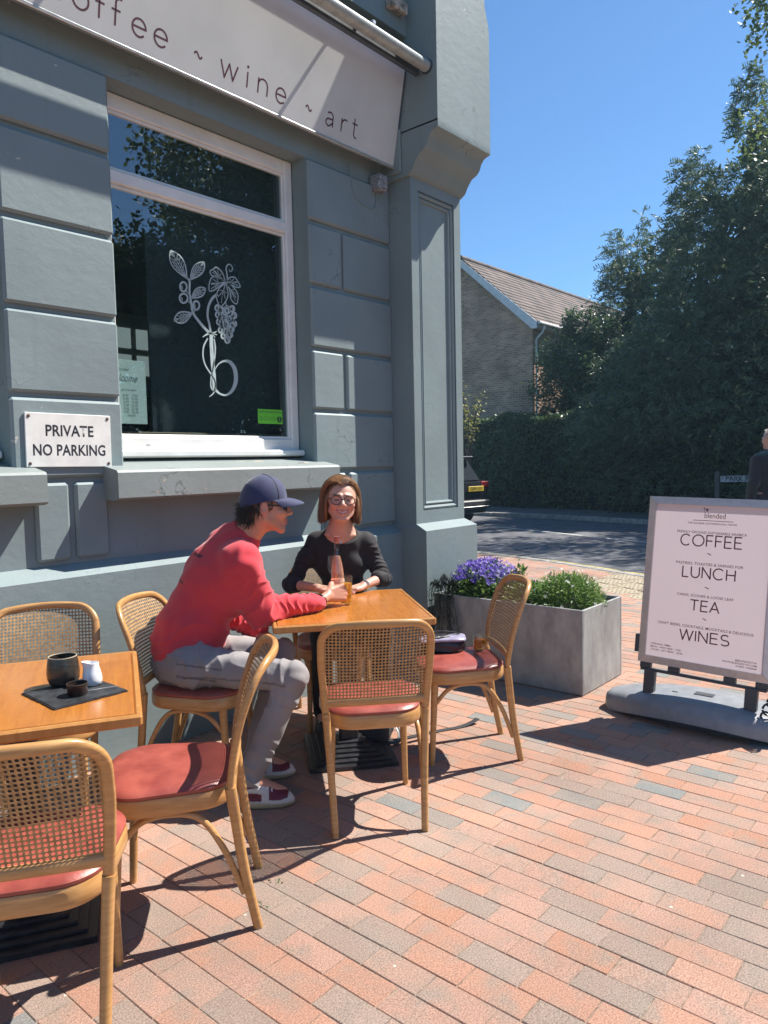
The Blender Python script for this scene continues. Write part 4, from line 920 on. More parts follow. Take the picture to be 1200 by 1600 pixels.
def mound(name, label, c, rad, n, L, W, mt, flowers=None, z0=PZ - .03, stems=None):
    t = thing(name, label, 'plant', (c[0], c[1], z0), 0, 'plants in the zinc planter')
    d = rand_dirs(n); d[:, 2] = abs(d[:, 2]); rr_ = rng.uniform(.35, 1.0, (n, 1)) ** .5 * rng.uniform(.86, 1.1, (n, 1)); C = d * np.array(rad) * rr_
    A, B = leaf_cloud(C, L, W, .5); A = A * .6 + d * L * .28
    tag(put('foliage', quads_mesh('foliage', C, A, B, mt), t), kind='stuff')
    sm = MB()
    for k in range(10):
        a = rng.uniform(0, 2 * PI); e = rng.uniform(.3, .8); sm.tube([(0, 0, 0), (rad[0] * .4 * e * math.cos(a), rad[1] * .4 * e * math.sin(a), rad[2] * .6), (rad[0] * e * math.cos(a), rad[1] * e * math.sin(a), rad[2] * .75)], [.003, .002, .001], 5)
    tag(sm.build('stems', mt, t), kind='stuff')
    if flowers:
        nf, size, mf, spread = flowers; fb = []
        d = rand_dirs(nf); d[:, 2] = abs(d[:, 2]) * 1.2 + spread; d /= np.linalg.norm(d, axis=1, keepdims=True)
        P = d * np.array(rad) * rng.uniform(.98, 1.16, (nf, 1)); CC = []; AA = []; BB = []
        for k in range(nf):
            nn = Vector(d[k]) * .6 + Vector((-.4, -.3, .5)) + Vector(rand_dirs(1)[0]) * .5; nn.normalize(); u_ = nn.orthogonal().normalized(); v_ = nn.cross(u_)
            for q in range(5):
                a = 2 * PI * q / 5 + k; di = u_ * math.cos(a) + v_ * math.sin(a); cr = nn.cross(di); s = size * rng.uniform(.8, 1.2)
                CC.append(Vector(P[k]) + di * s * .55 + nn * .002); AA.append(di * s * .5 + nn * s * .12); BB.append(cr * s * .24)
        tag(put('flowers', quads_mesh('flowers', np.array(CC), np.array(AA), np.array(BB), mf), t), kind='stuff')
    return t
mound('purple_bellflower', 'cushion of purple star flowers at the wall end of the planter', (4.40, 2.83), (.28, .25, .225), 3000, .045, .026, M_LEAF_FRESH, (330, .021, M_PURPLE, .55))
mound('leafy_plant', 'bright green leafy plant behind the right chair in the planter', (4.38, 2.48), (.24, .20, .125), 1500, .05, .026, M_LEAF_FRESH, (7, .018, M_PURPLE, .6))
mound('candytuft', 'dense green mound with small white flowers at the near planter end', (4.41, 2.215), (.275, .235, .205), 6500, .038, .010, M_LEAF_GREY if False else M_LEAF_FRESH, (26, .012, M_WPETAL, .1))
mound('grey_sprig', 'tuft of upright shoots between the flowers in the planter', (4.52, 2.62), (.06, .07, .24), 170, .05, .02, M_LEAF_FRESH)
tp = thing('trailing_plant', 'dark trailing plant hanging over the planter corner by the pilaster', 'plant', (4.135, 3.03, PZ), 0, 'plants in the zinc planter')
C = []; A = []; B = []; stm = MB()
for k in range(26):
    y0 = rng.uniform(-.16, .045); x1 = rng.uniform(-.10, -.02); L = rng.uniform(.12, .42); pts = [(0.02, y0, .02), (-.03, y0 + .01, .05 + rng.uniform(0, .09)), (x1, y0 + .02, -.02), (x1 - .01 + rng.normal(0, .01), y0 + rng.normal(.0, .03), -L)]
    P = bez(pts, 8); stm.tube(P, .0013, 4, caps=False)
    for q in P[4:]:
        for j in range(2):
            C.append(tuple(q + Vector(rng.normal(0, .006, 3)))); a = Vector((rng.normal(0, .4), rng.normal(0, .4), -1)).normalized() * .020; b = a.orthogonal().normalized() * .0065; A.append(tuple(a)); B.append(tuple(b))
tag(put('foliage', quads_mesh('foliage', np.array(C), np.array(A), np.array(B), M_LEAF_DARK), tp), kind='stuff'); tag(stm.build('stems', M_LEAF_DARK, tp), kind='stuff')

# ============================================================= the pavement sign
ps = thing('pavement_sign', 'framed pink cafe menu board on a curved grey plastic base', 'sign', (4.05, 1.255, 0))
upv = Vector((.13, 0, .926)).normalized(); rt = Vector((0, -1, 0)); nrm_ = rt.cross(upv)
if nrm_.x > 0: nrm_ = -nrm_
roll = -.022; r2 = rt * math.cos(roll) + upv * math.sin(roll); u2 = upv * math.cos(roll) - rt * math.sin(roll)
o_ = Vector((0, .345, .30))
def MBD(u_=0, v_=0, d_=0): 
    p = o_ + r2 * u_ + u2 * v_ + nrm_ * d_; return Matrix(((r2.x, u2.x, nrm_.x, p.x), (r2.y, u2.y, nrm_.y, p.y), (r2.z, u2.z, nrm_.z, p.z), (0, 0, 0, 1)))
BM = MBD(); BW, BH = .690, .935
M_FRAME = mat('brushed aluminium frame', (.62, .58, .56), .42, .05, 30, metal=.35)
M_POSTER = mat('pale pink poster', (.76, .66, .68), .35, .02, 6, coat=.3); M_POSTER = leaf_mat('pale pink translucent poster', (.72, .61, .64), (.74, .64, .66), .30, .4, 3); M_INK = mat('maroon poster ink', (.11, .022, .036), .5, .05)
M_BASEP = mat('grey plastic base', (.235, .245, .265), .42, .07, 14, bump=.15, bscale=300); M_DKP = mat('dark grey plastic', (.055, .058, .066), .5, .1)
fw = .042
def rail(poly, name='frame_rail'):
    mb = MB(); q0, q1, q2, q3 = poly; V = []
    for (x, y), zz in ((q0, .004), (q1, .004), (q2, .016), (q3, .016)): V.append((x, y, zz))
    mb.add([BM @ Vector((x, y, -.016)) for x, y in poly] + [BM @ Vector((x, y, z)) for x, y, z in V], [(3, 2, 1, 0), (4, 5, 6, 7), (0, 1, 5, 4), (1, 2, 6, 5), (2, 3, 7, 6), (3, 0, 4, 7)])
    return mb.build(name, M_FRAME, ps)
g_ = .0008
rail([(0, g_), (0, BH - g_), (fw, BH - fw - g_), (fw, fw + g_)]); rail([(BW, BH - g_), (BW, g_), (BW - fw, fw + g_), (BW - fw, BH - fw - g_)])
rail([(g_, BH), (BW - g_, BH), (BW - fw - g_, BH - fw), (fw + g_, BH - fw)]); rail([(BW - g_, 0), (g_, 0), (fw + g_, fw), (BW - fw - g_, fw)])
MB().add([BM @ Vector((x, y, .003)) for x, y in ((fw - .006, fw - .006), (BW - fw + .006, fw - .006), (BW - fw + .006, BH - fw + .006), (fw - .006, BH - fw + .006))], [(0, 1, 2, 3)]).build('poster', M_POSTER, ps)
MB().bev(.02, BW - .02, -.045, -.030, -.03, .012, .003, BM).build('cradle_bar', M_DKP, ps)
for u_ in (.045, .20, .49, .645): MB().bev(u_ - .03, u_ + .03, -.032, .0, -.024, .008, .003, BM).build('cradle_clip', M_DKP, ps)
MB().bev(-.022, -.002, .05, .15, -.03, .010, .003, BM).build('side_clip', M_DKP, ps)
for u_ in (.075, .60):
    MB().bev(u_ - .03, u_ + .03, -.215, -.030, -.022, .020, .006, BM).build('post', M_DKP, ps)
    MB().bev(u_ - .045, u_ + .045, -.235, -.19, -.04, .04, .010, BM).build('post_socket', M_BASEP, ps)
bs = MB(); rows = []
NB = 26
for i in range(NB):
    t = -1 + 2 * i / (NB - 1); yy = .0 + .475 * t; e = (1 - abs(t) ** 3.2); wdt = max(.10, .235 * (1 - .50 * abs(t) ** 2.2)); hgt = .155 - .045 * t * t
    sec = []
    for a in np.linspace(0, PI, 15):
        ca, sa = math.cos(a), math.sin(a); sec.append((.055 + wdt * math.copysign(abs(ca) ** .62, ca), yy, .035 * (1 - abs(t)) * 0 + hgt * abs(sa) ** .55))
    lift = .055 * (1 - t * t)          # the underside arches clear of the ground in the middle
    sec = [(x, y, max(z, 0) * (1 - lift / .15) + lift) for x, y, z in sec]
    sec += [(.055 - wdt * .8, yy, lift + .002), (.055 + wdt * .8, yy, lift + .002)]
    rows.append(sec)
def endrow(r, s, dy): cx = sum(p[0] for p in r) / len(r); cz = .05; return [(cx + (x - cx) * s, y + dy, cz + (z - cz) * s) for x, y, z in r]
rows = [endrow(rows[0], q, -w_) for q, w_ in ((.3, .064), (.6, .056), (.8, .042), (.93, .024))] + rows + [endrow(rows[-1], q, w_) for q, w_ in ((.93, .024), (.8, .042), (.6, .056), (.3, .064))]
rows_mesh(rows, bs).build('base', M_BASEP, ps, True, 50)
ib_ = MB(); rows = []
for t in np.linspace(-.94, .94, 14):
    w_ = .16 * (1 - .5 * abs(t) ** 2.2); rows.append([(.055 - w_, .475 * t, .002), (.055 + w_, .475 * t, .002), (.055 + w_, .475 * t, .075), (.055 - w_, .475 * t, .075)])
rows_mesh(rows, ib_).build('inner_base', M_DKP, ps)
MB().bev(.03, .085, -.05, .05, .1505, .157, .003).build('filler_cap', M_DKP, ps); MB().bev(.02, .03, .13, .16, .149, .153, .001).build('moulded_slot', M_DKP, ps)
cl_ = MB()
for k in range(4):
    cx, cy, cz = 3.985 - 4.05 + .01 * k, .915 - 1.255 - .012 * k, .135 + .035 * k; rr_ = .030 + .006 * (k % 2)
    cl_.tube([(cx + .012 * math.sin(2 * a), cy + rr_ * math.cos(a), cz + rr_ * .8 * math.sin(a)) for a in np.linspace(0, 2 * PI * .97, 18)], .0055, 6)
cl_.build('cable_lock', mat('black coiled cable', (.012, .012, .014), .35, .1), ps, True)
# printed words: thin sans capitals drawn as strokes
CAPS = {'C': ([arc(.5, .5, .46, .5, 45, 315)], .93), 'O': ([arc(.52, .5, .50, .5, 0, 360, 28)], 1.04), 'F': ([[(.05, 0), (.05, 1), (.62, 1)], [(.05, .52), (.55, .52)]], .62),
        'E': ([[(.66, 0), (.05, 0), (.05, 1), (.64, 1)], [(.05, .52), (.60, .52)]], .68), 'L': ([[(.05, 1), (.05, 0), (.58, 0)]], .58), 'U': ([[(.05, 1), (.05, .36)] + arc(.40, .36, .35, .36, 180, 360, 14) + [(.75, 1)]], .78),
        'N': ([[(.05, 0), (.05, 1), (.74, 0), (.74, 1)]], .78), 'H': ([[(.05, 0), (.05, 1)], [(.74, 0), (.74, 1)], [(.05, .52), (.74, .52)]], .78), 'T': ([[(.0, 1), (.76, 1)], [(.38, 0), (.38, 1)]], .76),
        'A': ([[(0, 0), (.40, 1), (.80, 0)], [(.13, .34), (.67, .34)]], .80), 'W': ([[(0, 1), (.28, 0), (.56, 1), (.84, 0), (1.12, 1)]], 1.12), 'I': ([[(.05, 0), (.05, 1)]], .10),
        'S': ([arc(.36, .74, .30, .26, 35, 270, 12) + arc(.36, .25, .33, .25, 90, -145, 14)[1:]], .70)}
def bigword(s_, uc, wid, vb, h):
    adv = .17; tot = sum(CAPS[c][1] for c in s_) + adv * (len(s_) - 1); sx = wid / tot; x = uc - wid / 2
    for c in s_:
        mb = MB()
        for pl_ in CAPS[c][0]: ribbon(mb, [(x + a * sx, vb + b * h) for a, b in pl_], .0068, MBD(0, 0, .0038), 0)
        mb.build('letter', M_INK, ps); x += (CAPS[c][1] + adv) * sx
bigword('COFFEE', .345, .318, .672, .060); bigword('LUNCH', .345, .275, .500, .058); bigword('TEA', .338, .150, .322, .056); bigword('WINES', .347, .255, .158, .055)
def small(s_, u_, v_, size, wid=None, align='CENTER', bold=.0):
    o = text_mesh(s_, size, Matrix.Identity(4), M_INK, ps, 'small_print', align, bold)
    xs = [v.co.x for v in o.data.vertices]; w0 = max(xs) - min(xs)
    k = (wid / w0) if wid else 1.0
    for v in o.data.vertices: v.co.x *= k
    o.data.transform(MBD(u_, v_, .0042)); return o
small('blended', .358, .838, .040, .108); small('THE OLD BANK, SOUTHBOROUGH, TN4 0PA', .345, .796, .0135, .252, bold=.0001)
rl = MB(); ribbon(rl, [(.245, .812), (.452, .812)], .003, MBD(0, 0, .0038), 0); rl.build('rule', M_INK, ps)
lg = MB()
for k, (x, y) in enumerate(((.311, .874), (.316, .874), (.321, .874), (.3135, .869), (.3185, .869), (.316, .864))): ribbon(lg, arc(x, y, .0014, .0014, 0, 360, 8), .0028, MBD(0, 0, .0038), 0)
ribbon(lg, [(.300, .880), (.303, .872), (.304, .862), (.305, .852)], .002, MBD(0, 0, .0038), 0); ribbon(lg, [(.295, .878), (.303, .873), (.300, .884)], .003, MBD(0, 0, .0038), 0); lg.build('logo', M_INK, ps)
small('FRESHLY GROUND SUSTAINABLE ARABICA', .344, .746, .019, .358, bold=.0001); small('PASTRIES, TOASTIES & SARNIES FOR', .344, .575, .020, .346, bold=.0001)
small('CAKES, SCONES & LOOSE LEAF', .335, .402, .019, .292, bold=.0001); small('CRAFT BEERS, COCKTAILS, MOCKTAILS & DELICIOUS', .343, .233, .020, .494, bold=.0001)
for v_ in (.632, .450, .281):
    mb = MB(); ribbon(mb, [(.333 + .02 * k / 8, v_ + .0035 * math.sin(2 * PI * k / 8)) for k in range(9)], .004, MBD(0, 0, .0038), 0); mb.build('tilde', M_INK, ps)
small('OPENING TIMES', .122, .110, .0135, .110, bold=.0001); small('MON - WED 0830 - 1700', .149, .094, .0135, .165, bold=.0001); small('THUR - SAT 0830 - 2230', .155, .078, .0135, .174, bold=.0001)
small('@BLENDEDTW', .562, .093, .0135, .105, bold=.0001); small('WWW.BLENDEDTW.COM', .531, .078, .0135, .168, bold=.0001); small('01892 700044', .565, .063, .0135, .100, bold=.0001)

# ============================================================= across the road
M_YEW = leaf_mat('dark yew', (.035, .07, .042), (.14, .19, .09), .35, .5, .8); M_HEDGE = leaf_mat('hedge leaf', (.035, .075, .035), (.12, .18, .055), .35, .38, 1.2)
M_HOLLY = leaf_mat('glossy broadleaf', (.040, .085, .04), (.12, .18, .06), .35, .3, 1.0); M_BIRCH = leaf_mat('light birch leaf', (.07, .12, .03), (.20, .24, .08), .4, .5, 1.0)
M_BARK = mat('bark', (.07, .055, .045), .9, .35, 6, bump=.9, bscale=30, bdist=.02)
def limb_set(root, base, tips, r0, trunk_top, mt=M_BARK):
    b = Vector(base); tt = Vector(trunk_top)
    MB().tube(bez([b, b.lerp(tt, .5) + Vector((.1, -.05, 0)), tt], 6), list(np.linspace(r0, r0 * .35, 13)), 10).build('trunk', mt, root, True)
    for k, tp_ in enumerate(tips):
        tp_ = Vector(tp_); s = b.lerp(tt, random.uniform(.45, .98)); mid = s.lerp(tp_, .5) + Vector((0, 0, random.uniform(-.1, .4)))
        MB().tube(bez([s, mid, tp_], 5), list(np.linspace(r0 * .32, r0 * .05, 11)), 6).build('limb', mt, root, True)
def tree(name, label, base, blobs, nclump, per, sig, L, W, mt, r0, top, up=.4, droop=0, shell=.5, group=None, ntips=9, cat='tree'):
    t = thing(name, label, cat, (0, 0, 0), 0, group)
    tips = [b[:3] for b in blobs][:ntips]; limb_set(t, base, tips, r0, top)
    C = clumped(blobs, nclump, per, sig, rng, shell); C = C[C[:, 2] > .25]; A, B = leaf_cloud(C, L, W, up, rng, droop)
    tag(put('crown', quads_mesh('crown', C, A, B, mt), t), kind='stuff'); return t
# clipped hedge
hd = thing('hedge', 'tall clipped dark green hedge along the far pavement', 'hedge', (0, 0, 0))
HL = [(26.5, 31.0), (21.4, 19.5), (19.6, 14.0), (18.9, 10.8), (18.75, 9.0), (18.2, 6.2), (17.6, 4.0), (16.8, 1.8), (15.6, -1.2), (13.5, -5.2)]
def hl(y):
    for (xa, ya), (xb, yb) in zip(HL[:-1], HL[1:]):
        if yb <= y <= ya: return xa + (xb - xa) * (y - ya) / (yb - ya)
    return HL[-1][0]
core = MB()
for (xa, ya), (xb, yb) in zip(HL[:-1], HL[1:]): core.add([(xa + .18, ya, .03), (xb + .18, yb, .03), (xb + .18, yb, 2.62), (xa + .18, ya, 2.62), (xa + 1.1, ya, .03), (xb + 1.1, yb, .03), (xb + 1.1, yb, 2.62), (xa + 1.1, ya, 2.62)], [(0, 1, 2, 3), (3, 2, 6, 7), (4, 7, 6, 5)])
core.build('inner_core', mat('dark hedge core', (.010, .014, .008), .9, .4, 6), hd)  # solid near-black faces fill the depth behind the leaves
nh = 46000; yy = rng.uniform(-4, 17, nh); zz = rng.random(nh) ** .9 * 2.85; bx = np.array([hl(y) for y in yy])
nz = .14 * np.sin(yy * 1.9 + zz * 1.3) + .10 * np.sin(yy * 4.3 - zz * 2.9) + .07 * np.sin(zz * 5 + yy * 9); top = zz > 2.55
xx = bx + .06 + nz * .6 + rng.normal(0, .05, nh) + np.where(top, rng.random(nh) * 1.1, 0); zz = np.where(top, 2.60 + .1 * np.sin(yy * 2.3) + rng.normal(0, .07, nh), zz + .1)
keep = (zz > .55) | (rng.random(nh) < .5); C = np.c_[xx, yy, zz][keep]; A, B = leaf_cloud(C, .11, .065, .1); B2 = B
ty = rng.uniform(-4, 17, 16000); tx = np.array([hl(y) for y in ty]) + rng.uniform(.0, 1.15, 16000); Ct = np.c_[tx, ty, 2.66 + .09 * np.sin(ty * 2.3) + .06 * np.sin(ty * 7.1) + rng.normal(0, .05, 16000)]; At, Bt = leaf_cloud(Ct, .11, .07, .6)
tag(put('foliage', quads_mesh('foliage', np.concatenate([C, Ct]), np.concatenate([A, At]), np.concatenate([B, Bt]), M_HEDGE), hd), kind='stuff')
for k in range(46):
    y = -3 + 19 * k / 46 + random.uniform(-.15, .15); x = hl(y) + .12
    MB().tube([(x, y, .03), (x + random.uniform(-.05, .05), y + random.uniform(-.1, .1), .5), (x + .1, y + random.uniform(-.1, .1), .95)], [.02, .016, .01], 5).build('stem', M_BARK, hd)
# conifers
def cone_blobs(cx, cy, z0, z1, r, n, seed):
    rr_ = random.Random(seed); out = []
    for k in range(n):
        f = k / (n - 1); z = z0 + (z1 - z0) * f; rad = r * (1 - f) ** .6 + .45; a = rr_.uniform(0, 2 * PI)
        for j in range(2 + int(4 * (1 - f))):
            a += 2 * PI / (2 + int(4 * (1 - f))) + rr_.uniform(-.4, .4); q = rad * .6; out.append((cx + q * math.cos(a), cy + q * math.sin(a), z + rr_.uniform(-.3, .3), rad * .62, rad * .62, .55 + .25 * (1 - f)))
    for k in range(16):
        f = rr_.uniform(.3, .97); a = rr_.uniform(0, 2 * PI); rad = (r * (1 - f) ** .6 + .45) * rr_.uniform(.7, 1.0); out.append((cx + rad * math.cos(a), cy + rad * math.sin(a), z0 + (z1 - z0) * f + .55, .42, .42, 1.05))
    return out
def conifer(label, cx, cy, h, r, nc, seed, z0=.8):
    bl_ = cone_blobs(cx, cy, z0, h - .5, r, 12, seed); t = thing('yew_tree', label, 'tree', (0, 0, 0), 0, 'dark evergreens behind the hedge')
    limb_set(t, (cx, cy, 0), [b[:3] for b in bl_][:16], .20, (cx, cy, h * .72))
    # feathery sprays: short rows of narrow needles along drooping twigs
    S = blob_points(bl_, nc, rng, .62); ctr = np.array([cx, cy, 0]); out = S - ctr; out[:, 2] = 0; out /= np.maximum(np.linalg.norm(out, axis=1, keepdims=True), .05)
    D = out * rng.uniform(.5, 1.0, (nc, 1)) + rng.normal(0, .35, (nc, 3)) + np.array([0, 0, .35]); D /= np.linalg.norm(D, axis=1, keepdims=True)
    K = 10; C = []; A = []; B = []
    side = np.cross(D, rand_dirs(nc)); side /= np.linalg.norm(side, axis=1, keepdims=True)
    for k in range(K):
        s = .36 * k / K; p = S + D * s - np.array([0, 0, 1]) * (s * s * 1.6); sg = 1 if k % 2 else -1
        a = D * .6 + side * sg * .7 - np.array([0, 0, .25]); a /= np.linalg.norm(a, axis=1, keepdims=True); C.append(p + a * .05); A.append(a * .082); b = np.cross(a, rand_dirs(nc)); b /= np.linalg.norm(b, axis=1, keepdims=True); B.append(b * .019)
    S2 = blob_points(bl_, nc // 3, rng, .2); S2 = ctr + (S2 - ctr) * np.array([.62, .62, .90]); A2, B2_ = leaf_cloud(S2, .42, .26, .2)
    tag(put('crown', quads_mesh('crown', np.concatenate(C + [S2]), np.concatenate(A + [A2]), np.concatenate(B + [B2_]), M_YEW), t), kind='stuff'); return t
conifer('tallest dark feathery evergreen at the right edge behind the hedge', 21.3, 5.3, 10.4, 3.3, 17000, 3)
conifer('mid height dark evergreen left of the tallest one', 24.2, 9.05, 8.9, 2.6, 11000, 4)
conifer('broad low dark evergreen spreading over the hedge top', 19.7, 6.0, 5.2, 2.8, 10000, 5, 2.0)
conifer('dark evergreen just beyond the right edge of the view', 19.5, 2.2, 9.0, 2.8, 4500, 6)
tree('holly_tree', 'rounded glossy broadleaf tree in front of the brick house corner', (21.40, 10.30, 0.00), [(21.30, 10.20, 4.47, 1.05, 1.00, 0.90), (21.20, 10.70, 3.43, 1.15, 1.10, 1.00), (21.10, 9.60, 3.54, 1.20, 1.10, 1.10), (21.40, 9.50, 4.89, 0.70, 0.70, 0.80), (21.20, 10.20, 5.41, 0.50, 0.50, 0.55), (21.20, 11.10, 4.58, 0.55, 0.55, 0.60), (21.00, 8.90, 3.12, 1.00, 1.00, 0.90)], 1500, 14, .10, .13, .07, M_HOLLY, .13, (21.30, 10.20, 4.60), .5)
sp_ = thing('sapling', 'spindly sapling with pale yellow green leaves beside the pilaster edge', 'tree', (0, 0, 0)); C = []
for k in range(11):
    b = Vector((17.8, 12.05, 1.0)); e = Vector((17.6 + random.uniform(-.4, .4), 11.65 + random.uniform(-.35, .5), 2.7 + random.uniform(0, 1.1))); P = bez([b, b.lerp(e, .5) + Vector((0, 0, .2)), e], 6)
    MB().tube(P, list(np.linspace(.018, .004, 13)), 4).build('twig', M_BARK, sp_)
    for q in P[5:]:
        for j in range(3): C.append(tuple(q + Vector(rng.normal(0, .06, 3))))
C = np.array(C); A, B = leaf_cloud(C, .11, .06, .3); tag(put('crown', quads_mesh('crown', C, A, B, leaf_mat('pale sapling leaf', (.20, .21, .05), (.34, .32, .09), .4)), sp_), kind='stuff')
tree('birch_tree', 'tall light leaved tree whose twigs hang in at the top right', (19.6, -.6, 0), [(19.3, 1.0, 9.2, 2.3, 2.0, 1.8), (18.6, 2.6, 11.2, 1.5, 1.5, 1.5), (17.8, 3.3, 9.4, .8, .85, .9), (18.2, 3.55, 12.1, .8, .9, .8), (19.8, -1.2, 11.0, 2.4, 2.2, 2.0), (18.0, .2, 7.4, 2.0, 1.9, 1.3), (20.5, -.5, 13.0, 2.0, 2.2, 1.6), (17.2, 1.8, 7.2, 1.2, 1.2, .9), (18.1, 3.75, 7.9, .35, .4, .45), (17.9, 4.30, 11.2, .8, .55, .7), (17.9, 4.45, 10.5, .25, .25, .6), (18.0, 4.35, 8.7, .3, .4, .3), (18.1, 4.6, 8.2, .25, .3, .2)], 1250, 13, .17, .13, .085, M_BIRCH, .24, (19.4, -.2, 12.0), .3, .3, .2)
# trees on the camera's side of the road, seen mirrored in the shop window
for lab, bx_, by_, h, r in (('tall leafy tree mirrored in the right of the shop window', 17.0, -12.5, 18.5, 6.0), ('lower leafy tree mirrored in the lower left of the shop window', 8.6, -15.5, 9.5, 4.2), ('broad leafy tree mirrored at the right edge of the shop window', 26.0, -12.0, 14.5, 5.0), ('bushy tree mirrored in the middle of the shop window', 13.2, -12.4, 9.0, 3.6)):
    rr_ = random.Random(int(bx_ * 10)); bl_ = []
    for k in range(24): a = rr_.uniform(0, 2 * PI); q = r * rr_.uniform(.1, .75); bl_.append((bx_ + q * math.cos(a), by_ + q * math.sin(a), h * rr_.uniform(.14, .88), r * .42, r * .42, h * .12))
    tree('street_tree', lab, (bx_, by_, -.1), bl_, 7500 if h > 16 else 4000, 9, .24, .21, .14, M_BIRCH, .25, (bx_, by_, h * .8), .3, 0, .3, 'trees on the near side, mirrored in the window')
# brick house
def brick_mat(name, c1, c2, mort, sc_=(1, 1, 1)):
    m, n, l, p = new_mat(name); ge = n.new('ShaderNodeNewGeometry'); se = n.new('ShaderNodeSeparateXYZ'); l.new(ge.outputs['Position'], se.inputs[0]); ad = n.new('ShaderNodeMath'); ad.operation = 'ADD'; l.new(se.outputs[0], ad.inputs[0]); l.new(se.outputs[1], ad.inputs[1]); cb_ = n.new('ShaderNodeCombineXYZ'); l.new(ad.outputs[0], cb_.inputs[0]); l.new(se.outputs[2], cb_.inputs[1])
    b = n.new('ShaderNodeTexBrick'); b.inputs['Scale'].default_value = 1.0; b.inputs['Brick Width'].default_value = .225; b.inputs['Row Height'].default_value = .075; b.inputs['Mortar Size'].default_value = .008; b.inputs['Color1'].default_value = c1 + (1,); b.inputs['Color2'].default_value = c2 + (1,); b.inputs['Mortar'].default_value = mort + (1,); l.new(cb_.outputs[0], b.inputs['Vector'])
    no = n.new('ShaderNodeTexNoise'); no.inputs['Scale'].default_value = 1.3; no.inputs['Detail'].default_value = 6; l.new(ge.outputs['Position'], no.inputs['Vector']); mr = n.new('ShaderNodeMapRange'); mr.inputs[1].default_value = .3; mr.inputs[2].default_value = .7; mr.inputs[3].default_value = .7; mr.inputs[4].default_value = 1.2; l.new(no.outputs[0], mr.inputs[0])
    vs = n.new('ShaderNodeVectorMath'); vs.operation = 'SCALE'; l.new(b.outputs[0], vs.inputs[0]); l.new(mr.outputs[0], vs.inputs['Scale']); l.new(vs.outputs[0], p.inputs['Base Color']); p.inputs['Roughness'].default_value = .9
    bp = n.new('ShaderNodeBump'); bp.inputs['Strength'].default_value = .5; bp.inputs['Distance'].default_value = .01; bp.invert = True; l.new(b.outputs['Fac'], bp.inputs['Height']); l.new(bp.outputs[0], p.inputs['Normal']); return m
M_BRICK = brick_mat('brown house brick', (.30, .17, .105), (.52, .32, .20), (.55, .45, .36)); M_TILE = mat('brown roof tile', (.145, .105, .088), .85, .3, 1.5, bump=.4, bscale=40)
hs = thing('brick_house', 'brown brick house with tiled roof and white bargeboard beyond the hedge', 'house', (22.2, 12.35, 0))
hw, ez, az_, ln = 2.70, 6.15, 8.50, 14.0
mb = MB(); mb.add([(0, 0, 0), (0, 2 * hw, 0), (0, 2 * hw, ez), (0, hw, az_ - .05), (0, 0, ez), (ln, 0, 0), (ln, 2 * hw, 0), (ln, 2 * hw, ez), (ln, hw, az_ - .05), (ln, 0, ez)], [(0, 1, 2, 3, 4), (5, 9, 8, 7, 6), (0, 4, 9, 5), (1, 6, 7, 2)]); mb.build('wall', M_BRICK, hs)
rf = None; ncr = 15
for side in (0, 1):
    for k in range(ncr):
        f0, f1 = k / ncr, (k + 1) / ncr; yo = -.32
        def pt(f, dz): 
            y = yo + (hw - yo) * f; z = ez - .22 + (az_ + .06 - ez + .22) * f + dz; return (y if side == 0 else 2 * hw - y, z)
        (ya, za), (yb, zb) = pt(f0, .035), pt(f1, .0)
        V = [(-.22, ya, za), (ln, ya, za), (ln, yb, zb), (-.22, yb, zb), (-.22, ya, za - .05), (ln, ya, za - .05), (ln, yb, zb - .05), (-.22, yb, zb - .05)]
        o = MB().add(V, [(0, 1, 2, 3), (7, 6, 5, 4), (0, 4, 5, 1), (1, 5, 6, 2), (2, 6, 7, 3), (3, 7, 4, 0)]).build('tile_course', M_TILE, hs)
MB().tube([(-.24, hw, az_ + .06), (ln, hw, az_ + .06)], .10, 10).build('ridge_tiles', M_TILE, hs, True)
M_HWHITE = mat('white house paint', (.72, .72, .72), .6, .06, 5)
for side in (0, 1):
    q = [(-.30, ez - .20), (hw, az_ + .02), (hw, az_ - .24), (-.12, ez - .42), (-.30, ez - .42)]
    MB().prism([(y if side == 0 else 2 * hw - y, z) for y, z in q], -.26, -.20, 'x').build('bargeboard', M_HWHITE, hs)
MB().tube([(-.2, -.36, ez - .24), (ln, -.36, ez - .24)], .055, 8).build('gutter', M_HWHITE, hs, True); MB().box(-.2, ln, -.30, .0, ez - .36, ez - .30).build('soffit', M_HWHITE, hs)
MB().tube(bez([(.15, -.36, ez - .3), (.15, -.30, ez - .5), (.15, -.06, ez - .75), (.15, -.06, ez - 1.2), (.15, -.06, .1)], 5), .038, 8).build('downpipe', M_HWHITE, hs, True)
